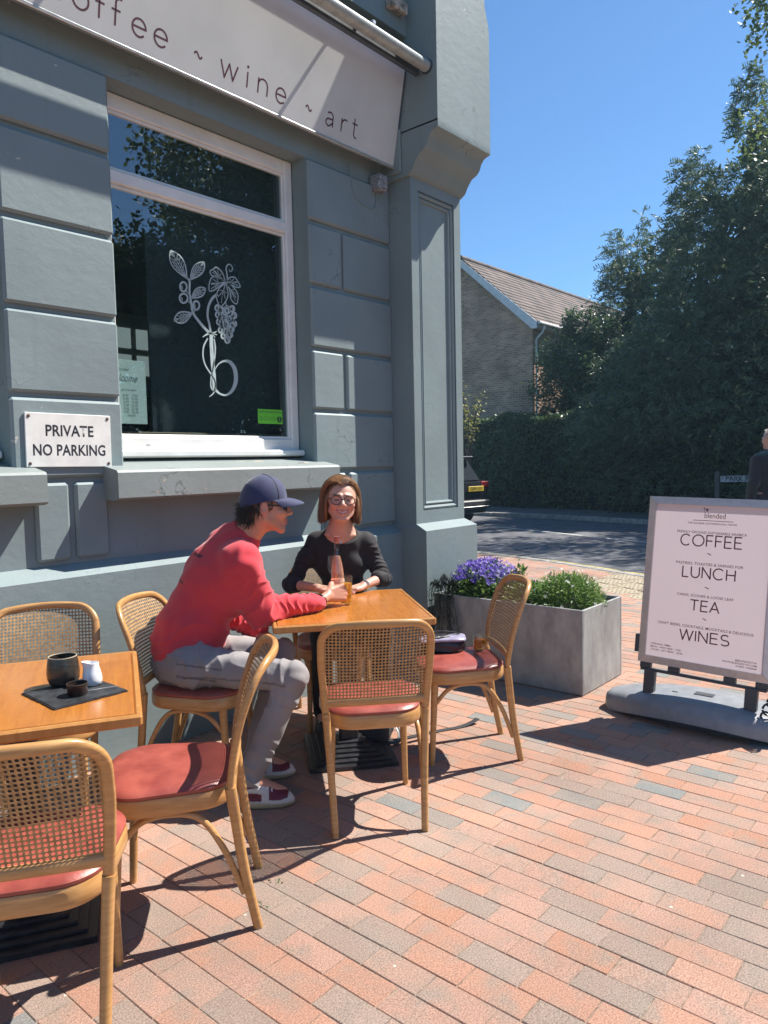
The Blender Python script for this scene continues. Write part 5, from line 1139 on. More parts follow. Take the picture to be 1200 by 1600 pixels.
# parked car, seen past the pilaster
car = thing('parked_car', 'dark grey estate car seen from behind beside the hedge', 'car', (14.05, 11.55, -.05), face_rz(.12, .99))
M_CAR = mat('dark grey car paint', (.028, .029, .034), .25, .05, 3, metal=.3, coat=.8); M_CGLASS = mat('dark car glass', (.03, .035, .042), .06, .05, spec=.8); M_TYRE = mat('tyre rubber', (.012, .012, .013), .8, .2); M_RED = mat('rear light red', (.30, .01, .012), .2, .1, coat=.5)
cbm = MB(); rows = []
for yb_, wl_, wh, z0, zs, zr in ((-2.16, .62, .60, .42, .78, .86), (-2.12, .84, .82, .30, .92, 1.00), (-1.9, .90, .84, .26, 1.0, 1.06), (-1.0, .92, .84, .24, 1.0, 1.05), (.6, .92, .84, .24, .98, 1.03), (1.5, .90, .78, .26, .90, .96), (2.1, .82, .66, .32, .74, .80), (2.25, .60, .5, .42, .64, .70)):
    rows.append([(-wl_ * .9, yb_, z0), (wl_ * .9, yb_, z0), (wl_, yb_, z0 + .16), (wl_, yb_, zs - .2), (wh + .02, yb_, zs), (wh * .86, yb_, zr), (-wh * .86, yb_, zr), (-wh - .02, yb_, zs), (-wl_, yb_, zs - .2), (-wl_, yb_, z0 + .16)])
rows_mesh(rows, cbm).build('body', M_CAR, car, True, 32)
gb = MB(); rows = []
for yb_, w0_, w1_, z0, z1 in ((-2.02, .78, .74, .98, 1.02), (-1.72, .80, .62, 1.0, 1.52), (-1.2, .80, .64, 1.0, 1.615), (.1, .80, .64, 1.0, 1.60), (.75, .78, .58, 1.0, 1.42), (1.25, .74, .6, .98, 1.01)):
    rows.append([(-w0_, yb_, z0), (w0_, yb_, z0), (w1_ + .02, yb_, z1 - .06), (w1_ - .06, yb_, z1), (-w1_ + .06, yb_, z1), (-w1_ - .02, yb_, z1 - .06)])
rows_mesh(rows, gb).build('cabin', M_CAR, car, True, 32)
MB().add([(-.66, -2.035, 1.05), (.66, -2.035, 1.05), (.56, -1.755, 1.47), (-.56, -1.755, 1.47)], [(0, 1, 2, 3)]).add([(-.66, -2.02, 1.045), (.66, -2.02, 1.045), (.56, -1.74, 1.465), (-.56, -1.74, 1.465)], [(3, 2, 1, 0)]).build('rear_window', M_CGLASS, car)
MB().bev(-.60, .60, -1.90, -1.62, 1.555, 1.60, .015).build('spoiler', M_CAR, car); MB().bev(-.80, .80, -2.245, -2.05, .40, .60, .03).build('bumper', mat('grey bumper', (.05, .05, .055), .5, .1), car); MB().bev(-.78, .78, -2.25, -2.20, .44, .46, .004).build('bumper_trim', M_ALU, car)
pltm = mat('yellow number plate', (.72, .50, .04), .4, .05); npl = MB().bev(.09, .61, -2.20, -2.175, .80, .915, .004).build('number_plate', pltm, car)
MC = Matrix(((1, 0, 0, .35), (0, 0, -1, -2.2025), (0, 1, 0, .857), (0, 0, 0, 1))); text_mesh('GS09 LXV', .10, MC, M_BLACKINK, npl, bold=.001, squash=.98)
for sx in (-1, 1):
    MB().bev(min(sx * .60, sx * .86), max(sx * .60, sx * .86), -2.15, -1.98, .88, 1.02, .02).build('rear_light', M_RED, car)
    for yy_ in (-1.35, 1.40):
        w_ = MB().lathe([(.20, -.11), (.30, -.11), (.335, -.08), (.335, .08), (.30, .11), (.20, .11)], 24, Matrix.Translation((sx * .80, yy_, .335)) @ Matrix.Rotation(PI / 2, 4, 'Y')).build('wheel', M_TYRE, car, True, 40)
        MB().lathe([(0, -.1), (.05, -.105), (.20, -.095), (.20, .095), (.05, .105), (0, .1)], 20, Matrix.Translation((sx * .80, yy_, .335)) @ Matrix.Rotation(PI / 2, 4, 'Y')).build('rim', M_ALU, w_, True, 40)
# street name plate
sn = thing('street_name_sign', 'low white street name plate on dark posts in front of hedge', 'sign', (16.35, 4.22, .05), math.radians(-75))
MB().bev(-.47, .47, -.012, .012, .84, .97, .003).build('plate', mat('worn white plate', (.40, .42, .43), .6, .25, 12), sn)
MN2 = Matrix(((1, 0, 0, 0), (0, 0, -1, -.0135), (0, 1, 0, .905), (0, 0, 0, 1))); text_mesh('PARK ROAD', .135, MN2, M_BLACKINK, sn, bold=.003)
for xx_ in (-.53, .53): MB().bev(xx_ - .045, xx_ + .045, -.03, .05, 0, 1.06, .006).build('post', M_DKP, sn)

# ============================================================= people
class SDF:
    """smooth-union body builder on a grid; surface() returns a quad mesh (surface nets)"""
    def __init__(s, lo, hi, h):
        s.h = h; s.lo = np.array(lo, float); s.n = np.ceil((np.array(hi) - s.lo) / h).astype(int) + 1
        s.F = np.full(s.n, 1.0, np.float32)
    def _win(s, mn, mx):
        a = np.clip(np.floor((mn - s.lo) / s.h).astype(int), 0, s.n - 1); b = np.clip(np.ceil((mx - s.lo) / s.h).astype(int) + 1, 1, s.n)
        ax = [s.lo[i] + s.h * np.arange(a[i], b[i]) for i in range(3)]
        X = np.stack(np.meshgrid(*ax, indexing='ij'), -1); return tuple(slice(a[i], b[i]) for i in range(3)), X
    def _mix(s, sl, d, k, mode):
        F = s.F[sl]
        if mode == 'add':
            h = np.clip(.5 + .5 * (F - d) / k, 0, 1); s.F[sl] = d * h + F * (1 - h) - k * h * (1 - h)
        else:
            d = -d; h = np.clip(.5 - .5 * (F - d) / k, 0, 1); s.F[sl] = d * h + F * (1 - h) + k * h * (1 - h)
    def cap(s, a, b, ra, rb=None, k=.02, mode='add', flat=None):
        a = np.array(a, float); b = np.array(b, float); rb = ra if rb is None else rb; m = max(ra, rb) * 1.3 + 2.5 * k + .02
        sl, X = s._win(np.minimum(a, b) - m, np.maximum(a, b) + m)
        if flat is not None:            # flat = (axis, factor): squash the section along an axis
            ax = np.array(flat[0], float); ax /= np.linalg.norm(ax); f = flat[1]
            ab = b - a; t = np.clip(((X - a) @ ab) / (ab @ ab), 0, 1); q = X - a - t[..., None] * ab; c = q @ ax; q = q + ax * (c * (f - 1))[..., None]
            d = np.linalg.norm(q, axis=-1) - (ra + (rb - ra) * t); d = np.where(d > 0, d, d / max(1, f))
        else:
            ab = b - a; t = np.clip(((X - a) @ ab) / max(ab @ ab, 1e-9), 0, 1); d = np.linalg.norm(X - a - t[..., None] * ab, axis=-1) - (ra + (rb - ra) * t)
        s._mix(sl, d.astype(np.float32), k, mode); return s
    def ell(s, c, r, M=None, k=.02, mode='add'):
        c = np.array(c, float); r = np.array(r, float); m = r.max() + 2.5 * k + .02; sl, X = s._win(c - m, c + m); q = X - c
        if M is not None: q = q @ M         # columns of M are the ellipsoid axes
        k0 = np.linalg.norm(q / r, axis=-1); k1 = np.linalg.norm(q / r ** 2, axis=-1) + 1e-9; d = k0 * (k0 - 1) / k1
        s._mix(sl, d.astype(np.float32), k, mode); return s
    def plane(s, p, n, k=.006):
        """cut away the side the normal points to"""
        n = np.array(n, float); n /= np.linalg.norm(n); ax = [s.lo[i] + s.h * np.arange(s.n[i]) for i in range(3)]
        d = ((ax[0] - p[0]) * n[0])[:, None, None] + ((ax[1] - p[1]) * n[1])[None, :, None] + ((ax[2] - p[2]) * n[2])[None, None, :]
        s.F = np.maximum(s.F, d.astype(np.float32)); return s
    def surface(s):
        F = s.F; F = np.pad(F, 1, constant_values=1.0); lo = s.lo - s.h; neg = F < 0
        c = np.zeros(np.array(F.shape) - 1, np.int8)
        for dx in (0, 1):
            for dy in (0, 1):
                for dz in (0, 1): c += neg[dx:dx + c.shape[0], dy:dy + c.shape[1], dz:dz + c.shape[2]]
        act = np.argwhere((c > 0) & (c < 8)); idx = np.full(c.shape, -1, np.int32); idx[tuple(act.T)] = np.arange(len(act))
        acc = np.zeros((len(act), 3)); cnt = np.zeros((len(act), 1))
        cor = [(i, j, k) for i in (0, 1) for j in (0, 1) for k in (0, 1)]; val = {q: F[act[:, 0] + q[0], act[:, 1] + q[1], act[:, 2] + q[2]] for q in cor}
        for a in range(3):
            for q in cor:
                if q[a]: continue
                q2 = list(q); q2[a] = 1; v0, v1 = val[q], val[tuple(q2)]; cr = (v0 < 0) != (v1 < 0); t = np.where(cr, v0 / np.where(cr, v0 - v1, 1), 0)
                p = np.array(q, float) + np.zeros((len(act), 3)); p[:, a] += t; acc += p * cr[:, None]; cnt += cr[:, None]
        V = lo + s.h * (act + acc / np.maximum(cnt, 1)); Q = []
        for a in range(3):
            b, d = (a + 1) % 3, (a + 2) % 3; sl0 = [slice(None)] * 3; sl1 = [slice(None)] * 3; sl0[a] = slice(0, -1); sl1[a] = slice(1, None)
            n0, n1 = neg[tuple(sl0)], neg[tuple(sl1)]; e = np.argwhere(n0 != n1); e = e[(e[:, b] > 0) & (e[:, d] > 0) & (e[:, b] < F.shape[b] - 1) & (e[:, d] < F.shape[d] - 1)]
            def g(ob, od): m = e.copy(); m[:, b] -= ob; m[:, d] -= od; return idx[tuple(m.T)]
            q = np.stack([g(1, 1), g(0, 1), g(0, 0), g(1, 0)], 1); fl = n1[tuple(e.T)]; q[fl] = q[fl][:, ::-1]; Q.append(q)
        return V, np.concatenate(Q)
def relax(V, Q, it=2, lam=.5):
    E = np.concatenate([Q[:, [0, 1]], Q[:, [1, 2]], Q[:, [2, 3]], Q[:, [3, 0]]]); n = len(V)
    for _ in range(it):
        S = np.zeros_like(V); c = np.zeros(n); np.add.at(S, E[:, 0], V[E[:, 1]]); np.add.at(S, E[:, 1], V[E[:, 0]]); np.add.at(c, E[:, 0], 1); np.add.at(c, E[:, 1], 1); V = V + lam * (S / np.maximum(c, 1)[:, None] - V)
    return V
def normals(V, Q):
    fn = np.cross(V[Q[:, 2]] - V[Q[:, 0]], V[Q[:, 3]] - V[Q[:, 1]]); N = np.zeros_like(V)
    for k in range(4): np.add.at(N, Q[:, k], fn)
    return N / np.maximum(np.linalg.norm(N, axis=1, keepdims=True), 1e-12)
def skin_obj(name, sd, mt, parent, col=None, disp=None, it=2, origin=(0, 0, 0)):
    V, Q = sd.surface(); V = relax(V, Q, it)
    if disp is not None: V = V + normals(V, Q) * disp(V)[:, None]
    me = bpy.data.meshes.new(name); O = V - np.array(origin); me.vertices.add(len(V)); me.vertices.foreach_set('co', O.astype(np.float32).ravel())
    me.loops.add(len(Q) * 4); me.loops.foreach_set('vertex_index', Q.astype(np.int32).ravel()); me.polygons.add(len(Q)); me.polygons.foreach_set('loop_start', np.arange(0, len(Q) * 4, 4, dtype=np.int32)); me.polygons.foreach_set('loop_total', np.full(len(Q), 4, np.int32))
    me.update(calc_edges=True); me.polygons.foreach_set('use_smooth', np.ones(len(Q), bool)); me.materials.append(mt)
    if col is not None:
        ca = me.color_attributes.new('Col', 'FLOAT_COLOR', 'POINT'); c = np.ones((len(V), 4), np.float32); c[:, :3] = col(V); ca.data.foreach_set('color', c.ravel())
    return put(name, me, parent)
def attr_mat(name, rough=.5, sss=0.0, bump=0.0, bscale=200, sheen=0.0, spec=.5, bdist=.001, weave=None):
    m, n, l, p = new_mat(name); at = n.new('ShaderNodeAttribute'); at.attribute_name = 'Col'; tc = n.new('ShaderNodeTexCoord')
    no = n.new('ShaderNodeTexNoise'); no.inputs['Scale'].default_value = bscale; no.inputs['Detail'].default_value = 4; l.new(tc.outputs['Object'], no.inputs['Vector'])
    mr = n.new('ShaderNodeMapRange'); mr.inputs[1].default_value = .3; mr.inputs[2].default_value = .7; mr.inputs[3].default_value = .86; mr.inputs[4].default_value = 1.10; l.new(no.outputs[0], mr.inputs[0])
    vs = n.new('ShaderNodeVectorMath'); vs.operation = 'SCALE'; l.new(at.outputs['Color'], vs.inputs[0]); l.new(mr.outputs[0], vs.inputs['Scale']); l.new(vs.outputs[0], p.inputs['Base Color'])
    p.inputs['Roughness'].default_value = rough; p.inputs['Specular IOR Level'].default_value = spec
    if sheen: p.inputs['Sheen Weight'].default_value = sheen
    if sss: p.inputs['Subsurface Weight'].default_value = sss; p.inputs['Subsurface Radius'].default_value = (.010, .004, .002); p.inputs['Subsurface Scale'].default_value = 1.0
    if bump:
        bp = n.new('ShaderNodeBump'); bp.inputs['Strength'].default_value = bump; bp.inputs['Distance'].default_value = bdist; l.new(no.outputs[0], bp.inputs['Height']); l.new(bp.outputs[0], p.inputs['Normal'])
    return m
M_SKIN = attr_mat('skin', .45, .12, .12, 260, spec=.4); M_CLOTH = attr_mat('soft cotton', .9, 0, .35, 420, .25, .2); M_DENIM = attr_mat('denim', .85, 0, .4, 500, .1, .2); M_BLACKTOP = attr_mat('black jersey', .75, 0, .25, 420, .12, .3)
M_SHOE = attr_mat('shoe leather', .55, 0, .2, 300)
def unit(v): v = np.array(v, float); return v / np.linalg.norm(v)
def frame(fwd, up=(0, 0, 1)):
    """columns: right, forward, up"""
    f = unit(fwd); r = unit(np.cross(f, up)); u = np.cross(r, f); return np.stack([r, f, u], 1)
def add_head(sd, c, B, sc=1.0, fem=False, smile=0.0, neck=None, ears=True):
    T = lambda p: np.array(c) + B @ (np.array(p) * sc); e = lambda p, r, k=.012, mode='add': sd.ell(T(p), np.array(r) * sc, B, k, mode)
    cp = lambda p, q, ra, rb=None, k=.01, mode='add': sd.cap(T(p), T(q), ra * sc, (rb if rb is not None else ra) * sc, k, mode)
    w = 1.12 if fem else 1.0; ex = .035 if fem else .031
    e((0, -.018, .040), (.076 * w, .098, .093)); e((0, .030, -.020), (.063 * w, .066, .090), .03)
    for s in (-1, 1):
        cp((s * .056 * w, -.002, -.050), (s * .020, .070, -.100), .022 if not fem else .019, .018, .02)
        e((s * .042 * w, .066, -.022), (.024, .022, .022), .018)                        # cheekbone
        cp((s * .016, .090, .030), (s * .046 * w, .076, .027), .011, .009, .012)         # brow
        e((s * ex, .104, .004), (.017, .020, .012), .010, 'sub')    # socket
        e((s * ex, .078, .004), (.0145, .0135, .0125), .004)                           # eyelid ball
        cp((s * .012, .102, -.030), (s * .011, .094, -.030), .0085, .010, .006)          # nostril wing
        if ears:
            e((s * .079 * w, -.012, -.004), (.009, .022, .034), .008); e((s * .087 * w, -.006, .002), (.005, .011, .018), .005, 'sub')
    e((0, .074, -.104), (.024, .018, .018), .016)                                        # chin
    cp((0, .090, .016), (0, .113, -.022), .0085, .0125, .010); e((0, .115, -.024), (.0115, .010, .010), .006)
    mw = .024 + .011 * smile; cu = .012 * smile
    e((0, .080, -.064), (.030, .016, .020), .014)
    for s in (-1, 1):
        cp((0, .0965, -.0585), (s * mw, .082, -.062 + cu), .0055, .003, .005); cp((0, .0955, -.0715 - .006 * smile), (s * mw * .9, .082, -.066 + cu * .8), .0065, .003, .005)
    if smile:
        cp((-mw * .8, .096, -.0655 + cu * .4), (mw * .8, .096, -.0655 + cu * .4), .0042, .0042, .002, 'sub'); cp((-mw * .55, .101, -.067), (mw * .55, .101, -.067), .005, .005, .002, 'sub')
    else: cp((-mw, .099, -.0655), (mw, .099, -.0655), .002, .002, .002, 'sub')
    if neck is not None: sd.cap(T((0, -.022, -.045)), neck, .056 * sc * (.88 if fem else 1.12), .060 * sc * (.95 if fem else 1.25), .03)
    return T
def add_hand(sd, w, Y, Z, sc=1.0, right=True, curl=(10, 25, 15), spread=.0, thumb=(30, 20), fcurl=None, k=.0045):
    """w wrist point, Y wrist to knuckles, Z back of the hand"""
    Y = unit(Y); Z = unit(np.array(Z) - Y * (np.array(Z) @ Y)); X = np.cross(Y, Z) * (-1 if right else 1)      # X: thumb side
    w = np.array(w, float); T = lambda x, y, z: w + sc * (X * x + Y * y + Z * z)
    kn = [(.030, .088), (.010, .094), (-.010, .090), (-.028, .080)]; ln = [(.042, .025, .020), (.046, .029, .021), (.042, .027, .020), (.033, .021, .018)]
    for i, (x, y) in enumerate(kn):
        sd.cap(T(x * .55, .004, -.002), T(x, y, 0), .0155 * sc, .0125 * sc, .008)
    sd.ell(T(.002, .048, -.008), (.040 * sc, .045 * sc, .015 * sc), np.stack([X, Y, Z], 1), .01); tips = []
    for i, (x, y) in enumerate(kn):
        p = np.array(T(x, y, 0)); a = 0; cu = curl if fcurl is None else fcurl[i]; sp = spread * (1.5 - i)
        dirY = unit(Y + X * sp)
        for j in range(3):
            a += math.radians(cu[j]); d = dirY * math.cos(a) - Z * math.sin(a); q = p + d * ln[i][j] * sc; r0 = (.0098, .0090, .0082)[j] * (1.0 if i < 3 else .88); r1 = (.0090, .0082, .0070)[j] * (1.0 if i < 3 else .88)
            sd.cap(p, q, r0 * sc, r1 * sc, k); p = q
        tips.append(p)
    a = math.radians(thumb[0]); p = np.array(T(.022, .020, -.006)); d = unit(X * math.sin(math.radians(48)) + Y * math.cos(math.radians(48)) - Z * math.sin(a) * .9)
    q = p + d * .042 * sc; sd.cap(p, q, .0165 * sc, .0125 * sc, .008); d2 = unit(Y * .85 + X * .15 - Z * math.sin(math.radians(thumb[0] + thumb[1])) * 1.1); r_ = q + d2 * .034 * sc; sd.cap(q, r_, .0118 * sc, .0100 * sc, k); sd.cap(r_, r_ + unit(d2 - Z * .3) * .026 * sc, .0100 * sc, .0080 * sc, k)
    return tips
def wav(V, f, a, ph=0.0): return np.sin(V @ np.array(f) + a * np.sin(V @ np.array([f[1], f[2], f[0]]) * .7 + ph) + ph)
def rdg(x): return (1 - np.abs(np.sin(x * .5))) ** 1.6 * 1.7 - .55
def seg_t(V, a, b):
    a, b = np.array(a), np.array(b); ab = b - a; t = np.clip((V - a) @ ab / (ab @ ab), 0, 1); q = V - a - t[:, None] * ab; return t, np.linalg.norm(q, axis=1), q

# ------------------------------------------------------------- the man
J = {k: np.array(v) for k, v in {'pelvis': (1.928, 2.880, .560), 'waist': (1.957, 2.880, .700), 'chest': (2.072, 2.798, .942), 'shc': (2.108, 2.782, 1.052), 'neck': (2.172, 2.700, 1.140), 'head': (2.224, 2.620, 1.258),
     'shR': (2.062, 2.600, 1.022), 'shL': (2.150, 2.955, .995), 'elR': (2.153, 2.594, .790), 'wrR': (2.448, 2.526, .786), 'elL': (2.215, 2.960, .720), 'wrL': (2.270, 2.753, .655),
     'hipR': (1.887, 2.760, .570), 'hipL': (2.015, 2.944, .570), 'knR': (2.122, 2.357, .535), 'knL': (2.294, 2.623, .560), 'anR': (1.939, 2.449, .110), 'anL': (2.129, 2.652, .105)}.items()}
man = thing('person', 'seated person in red sweatshirt, navy cap, sunglasses and grey jeans holding a beer', 'person', (1.95, 2.85, 0)); MO = (1.95, 2.85, 0)
HF = frame((.775, -.625, -.06)); HS = .985
lo, hi = (1.70, 2.24, -.01), (2.80, 3.14, 1.44)
sd = SDF(lo, hi, .0042)
hT = add_head(sd, J['head'], HF, HS, neck=J['neck'] + np.array([-.03, .03, -.05]))
sd.cap(J['neck'] + np.array([-.03, .03, -.05]), J['shc'], .055, .07, .04); sd.cap(J['shR'], J['shL'], .055, .055, .05); sd.cap(J['shc'], J['chest'], .10, .115, .05); sd.cap(J['chest'], J['waist'], .115, .115, .05); sd.cap(J['waist'], J['pelvis'], .115, .12, .05)
for s in 'RL':
    sd.cap(J['sh' + s], J['el' + s], .046, .038, .03); sd.cap(J['el' + s], J['wr' + s], .040, .0265, .02); sd.cap(J['pelvis'], J['hip' + s], .10, .085, .04); sd.cap(J['hip' + s], J['kn' + s], .078, .055, .03); sd.cap(J['kn' + s], J['an' + s], .052, .036, .02)
    sd.cap(J['an' + s], J['an' + s] + np.array([.10, -.09, -.06]), .032, .025, .02)
gl = np.array([2.645, 2.527, .80]); Yh = unit((.80, -.20, .05)); Zh = unit((-.48, -.80, .22))
wr = gl - Yh * .092 + Zh * .030 + np.array([-.012, .014, .006])
sd.cap(J['wrR'], wr, .0265, .024, .015)
add_hand(sd, wr, Yh, Zh, 1.07, True, fcurl=[(50, 66, 40), (56, 68, 42), (60, 70, 44), (62, 72, 44)], thumb=(42, 34))
dL = unit(J['knL'] - J['wrL'] + np.array([0, 0, .02])); add_hand(sd, J['wrL'], dL, (0, .2, 1), .96, False, (12, 22, 15), .08)
def man_col(V):
    c = np.tile(np.array([.56, .27, .185]), (len(V), 1)); L = (V - J['head']) @ HF / HS
    lip = (abs(L[:, 0]) < .026) & (abs(L[:, 2] + .066) < .011) & (L[:, 1] > .083); c[lip] = (.42, .14, .11)
    stub = (L[:, 2] < -.045) & (L[:, 2] > -.13) & (L[:, 1] > .0) & (abs(L[:, 0]) < .075) & ~lip; c[stub] *= np.array([.90, .86, .86])
    br = (abs(abs(L[:, 0]) - .031) < .022) & (abs(L[:, 2] - .031) < .006) & (L[:, 1] > .07); c[br] = (.07, .045, .03)
    ear = (abs(L[:, 0]) > .074) & (abs(L[:, 2]) < .04); c[ear] = (.58, .24, .17)
    return c
skin_obj('body', sd, M_SKIN, man, man_col, None, 2, MO)
# sweatshirt
lo, hi = (1.64, 2.30, .50), (2.56, 3.22, 1.24); sd = SDF(lo, hi, .005)
sd.cap(J['shc'] + np.array([.02, -.02, .0]), J['chest'], .120, .135, .05); sd.cap(J['chest'], J['waist'] + np.array([.012, -.008, 0]), .142, .150, .05); sd.cap(J['waist'] + np.array([.012, -.008, 0]), J['pelvis'] + np.array([.01, -.01, .05]), .155, .158, .05)
fr_ = unit((.80, -.45, 0)); sd.ell(J['chest'] + fr_ * .02 + np.array([0, 0, -.02]), (.205, .14, .17), frame((.90, -.42, .2)), .05)
sd.cap(J['shR'] + np.array([.0, .03, .0]), J['shL'] + np.array([0, -.04, .0]), .075, .068, .07); sd.cap(J['shc'], J['neck'] + np.array([-.014, .015, -.018]), .092, .082, .035)
for s in 'RL': sd.cap(J['sh' + s], J['el' + s], .080 if s == 'R' else .062, .074 if s == 'R' else .062, .06); sd.cap(J['el' + s], J['wr' + s] * .90 + J['el' + s] * .10, .072 if s == 'R' else .062, .050, .03)
for s in 'RL': sd.cap(J['wr' + s] * .88 + J['el' + s] * .12, J['wr' + s] * 1.02 - J['el' + s] * .02, .040, .037, .012)
sd.plane(J['pelvis'] + np.array([0, 0, -.012]), (-.10, .10, -1)); nk = unit(J['head'] - J['neck']); sd.plane(J['neck'] + nk * .030 + np.array([0, 0, -.004]), nk + np.array([.35, -.25, .25]))
sd.cap(J['neck'] + nk * .04, J['neck'] - nk * .02, .060, .062, .006, 'sub')
hemc = J['pelvis']
def man_fold(V):
    d = .0035 * wav(V, (18, 14, 31), 1.4) + .002 * wav(V, (46, -39, 30), 1.7, 1.0)
    for s in 'RL':
        t, q, _ = seg_t(V, J['el' + s], J['wr' + s]); m = np.exp(-(np.maximum(q - .05, 0) / .03) ** 2) * (t > .02) * (t < .9); d += m * (.0055 * rdg(t * 44 + 2.4 * np.sin(V[:, 2] * 55 + V[:, 0] * 25)) * (.35 + .65 * np.sin(PI * np.clip(t, 0, 1))))
        t, q, _ = seg_t(V, J['sh' + s], J['el' + s]); m = np.exp(-(np.maximum(q - .065, 0) / .03) ** 2) * (t > .25); d += m * .0050 * rdg(t * 26 + 2.5 * np.sin(V[:, 0] * 30 + V[:, 2] * 22))
    w = np.exp(-((V[:, 2] - .70) / .10) ** 2); d += w * .008 * rdg(V[:, 2] * 70 + 3 * np.sin(V[:, 0] * 15 - V[:, 1] * 11))
    hem = (V[:, 2] < .615); d = np.where(hem, d * .35 - .006, d); return d
def man_shirt_col(V):
    c = np.tile(np.array([.60, .052, .068]), (len(V), 1)); back = frame((.93, -.36, 0)); L = (V - J['chest']) @ back
    for (x0, z0, x1, z1) in ((.02, .115, .075, .105), (-.02, -.0, .035, -.012)):
        t = np.clip((L[:, 0] - x0) / (x1 - x0), 0, 1); m = (L[:, 1] < -.05) & (abs(L[:, 2] - (z0 + (z1 - z0) * t)) < .006) & (L[:, 0] > x0) & (L[:, 0] < x1); c[m] = (.12, .02, .03)
    for zz_ in np.linspace(.02, .10, 5):
        m = (L[:, 1] < -.05) & (abs(L[:, 2] - zz_) < .004) & (L[:, 0] > -.06) & (L[:, 0] < .03); c[m] = c[m] * np.array([.9, 1.5, 1.5])
    tc_, qc, _ = seg_t(V, J['elR'], J['wrR']); c[(tc_ > .90) & (qc < .06)] *= .93; return c
skin_obj('sweatshirt', sd, M_CLOTH, man, man_shirt_col, man_fold, 2, MO)
# jeans
lo, hi = (1.66, 2.22, .04), (2.46, 3.14, .74); sd = SDF(lo, hi, .0055)
for s in 'RL': sd.cap(J['pelvis'] + np.array([0, 0, .0]), J['hip' + s], .135, .118, .04, flat=((0, 0, 1), 1.12)); sd.cap(J['hip' + s] + np.array([0, 0, .0]), J['kn' + s], .094, .067, .035); sd.cap(J['kn' + s], J['an' + s] + np.array([.0, 0, .0]), .065, .050, .02)
sd.cap(J['pelvis'] + np.array([.015, -.01, .05]), J['pelvis'] + np.array([.02, -.015, .14]), .135, .13, .03)
for s in 'RL': sd.plane(J['an' + s] + np.array([0, 0, -.012]), (0, 0, -1)) if s == 'L' else None
def jean_fold(V):
    d = .002 * wav(V, (30, 25, 40), 1.2) + .0025 * rdg(V @ np.array([38, -30, 22]) + 2 * np.sin(V @ np.array([14, 22, 31])))
    for s in 'RL':
        t, q, _ = seg_t(V, J['kn' + s], J['an' + s]); d += (q < .12) * .007 * np.exp(-(t - .97) ** 2 / .08) * rdg(t * 46 + 2.5 * np.sin(V[:, 0] * 40 + V[:, 2] * 20)); d += (q < .12) * .002 * np.exp(-t ** 2 / .03) * np.sin(t * 60 + V[:, 2] * 30)
        t, q, _ = seg_t(V, J['hip' + s], J['kn' + s]); d += (q < .14) * (.007 * np.exp(-(t - .12) ** 2 / .05) * rdg(t * 42 + 3 * np.sin(V[:, 2] * 30)) + .005 * np.exp(-(t - .93) ** 2 / .03) * rdg(t * 50 + 30 * V[:, 2]) + .002 * np.exp(-(t - .95) ** 2 / .02) * np.sin(t * 70))
    return d
def jean_col(V):
    n_ = wav(V, (9, 7, 11), 1.0) * .5 + .5; c = np.array([.30, .28, .28]) * (.88 + .22 * n_[:, None]); t, q, qq = seg_t(V, J['hipR'], J['knR']); t2, q2, qq2 = seg_t(V, J['knR'], J['anR'])
    m = (abs(qq[:, 2] + .022) < .0045) & (q < .13) & (t > .03) & (t < .98); c[m] *= .62
    L = V - (J['hipR'] + np.array([-.05, -.04, -.02])); m = (abs(L[:, 2] + .012 + .25 * (L[:, 0])) < .004) & (abs(L[:, 0]) < .06) & (L[:, 1] < 0); c[m] *= .5
    m = (abs(L[:, 2] - .042 + .25 * L[:, 0]) < .004) & (abs(L[:, 0]) < .07) & (L[:, 1] < 0); c[m] *= .55; return c
skin_obj('jeans', sd, M_DENIM, man, jean_col, jean_fold, 2, MO)
# shoes
def shoe(parent, an, d, MO, cols, h=.004, sc=1.0):
    d = unit(d); s_ = np.array([d[1], -d[0], 0]); g0 = np.array([an[0], an[1], 0]) ; sd = SDF(g0 - .26, g0 + np.array([.26, .26, .20]), h); P = lambda f, r, z: g0 + d * f * sc + s_ * r * sc + np.array([0, 0, z * sc])
    B = np.stack([s_, d, np.array([0, 0, 1.])], 1)
    sd.ell(P(.05, 0, .018), (.047 * sc, .142 * sc, .030 * sc), B, .01); sd.ell(P(.115, 0, .034), (.044 * sc, .068 * sc, .036 * sc), B, .02); sd.ell(P(-.03, 0, .055), (.038 * sc, .055 * sc, .055 * sc), B, .02); sd.cap(P(-.02, 0, .09), P(.075, 0, .055), .038 * sc, .036 * sc, .02); sd.plane((0, 0, .001), (0, 0, -1)); sd.plane(P(-.02, 0, .105), (d * -.35 + np.array([0, 0, 1.])))
    def col(V):
        L = (V - g0) @ B / sc; c = np.tile(np.array(cols[0]), (len(V), 1)); x, y, z = abs(L[:, 0]), L[:, 1], L[:, 2]; sole = z < .027 + .004 * np.cos(y * 20)
        top = (y > .085) & (y < .165) & (z > .040 + .10 * np.maximum(0, y - .13)) ; c[top & ~sole] = cols[1]
        c[(~sole) & (x > .018) & (y > -.01) & (y < .055) & (z > .034) & (z < .070 - .2 * np.maximum(0, y - .02))] = cols[1]; c[(~sole) & (y < -.045) & (z > .04)] = cols[1]
        lace = (x < .026) & (y > .02) & (y < .10) & (np.sin(y * 330 + 25 * x) > .1) & (z > .05); c[lace] = (.78, .76, .72); c[(x < .018) & (y > .02) & (y < .09) & ~lace & (z > .05)] *= .55
        c[sole] = cols[2]; c[(y < .03) & (y > -.06) & (z > .088)] = (.10, .02, .03); return c
    return skin_obj('shoe', sd, M_SHOE, parent, col, None, 2, MO)
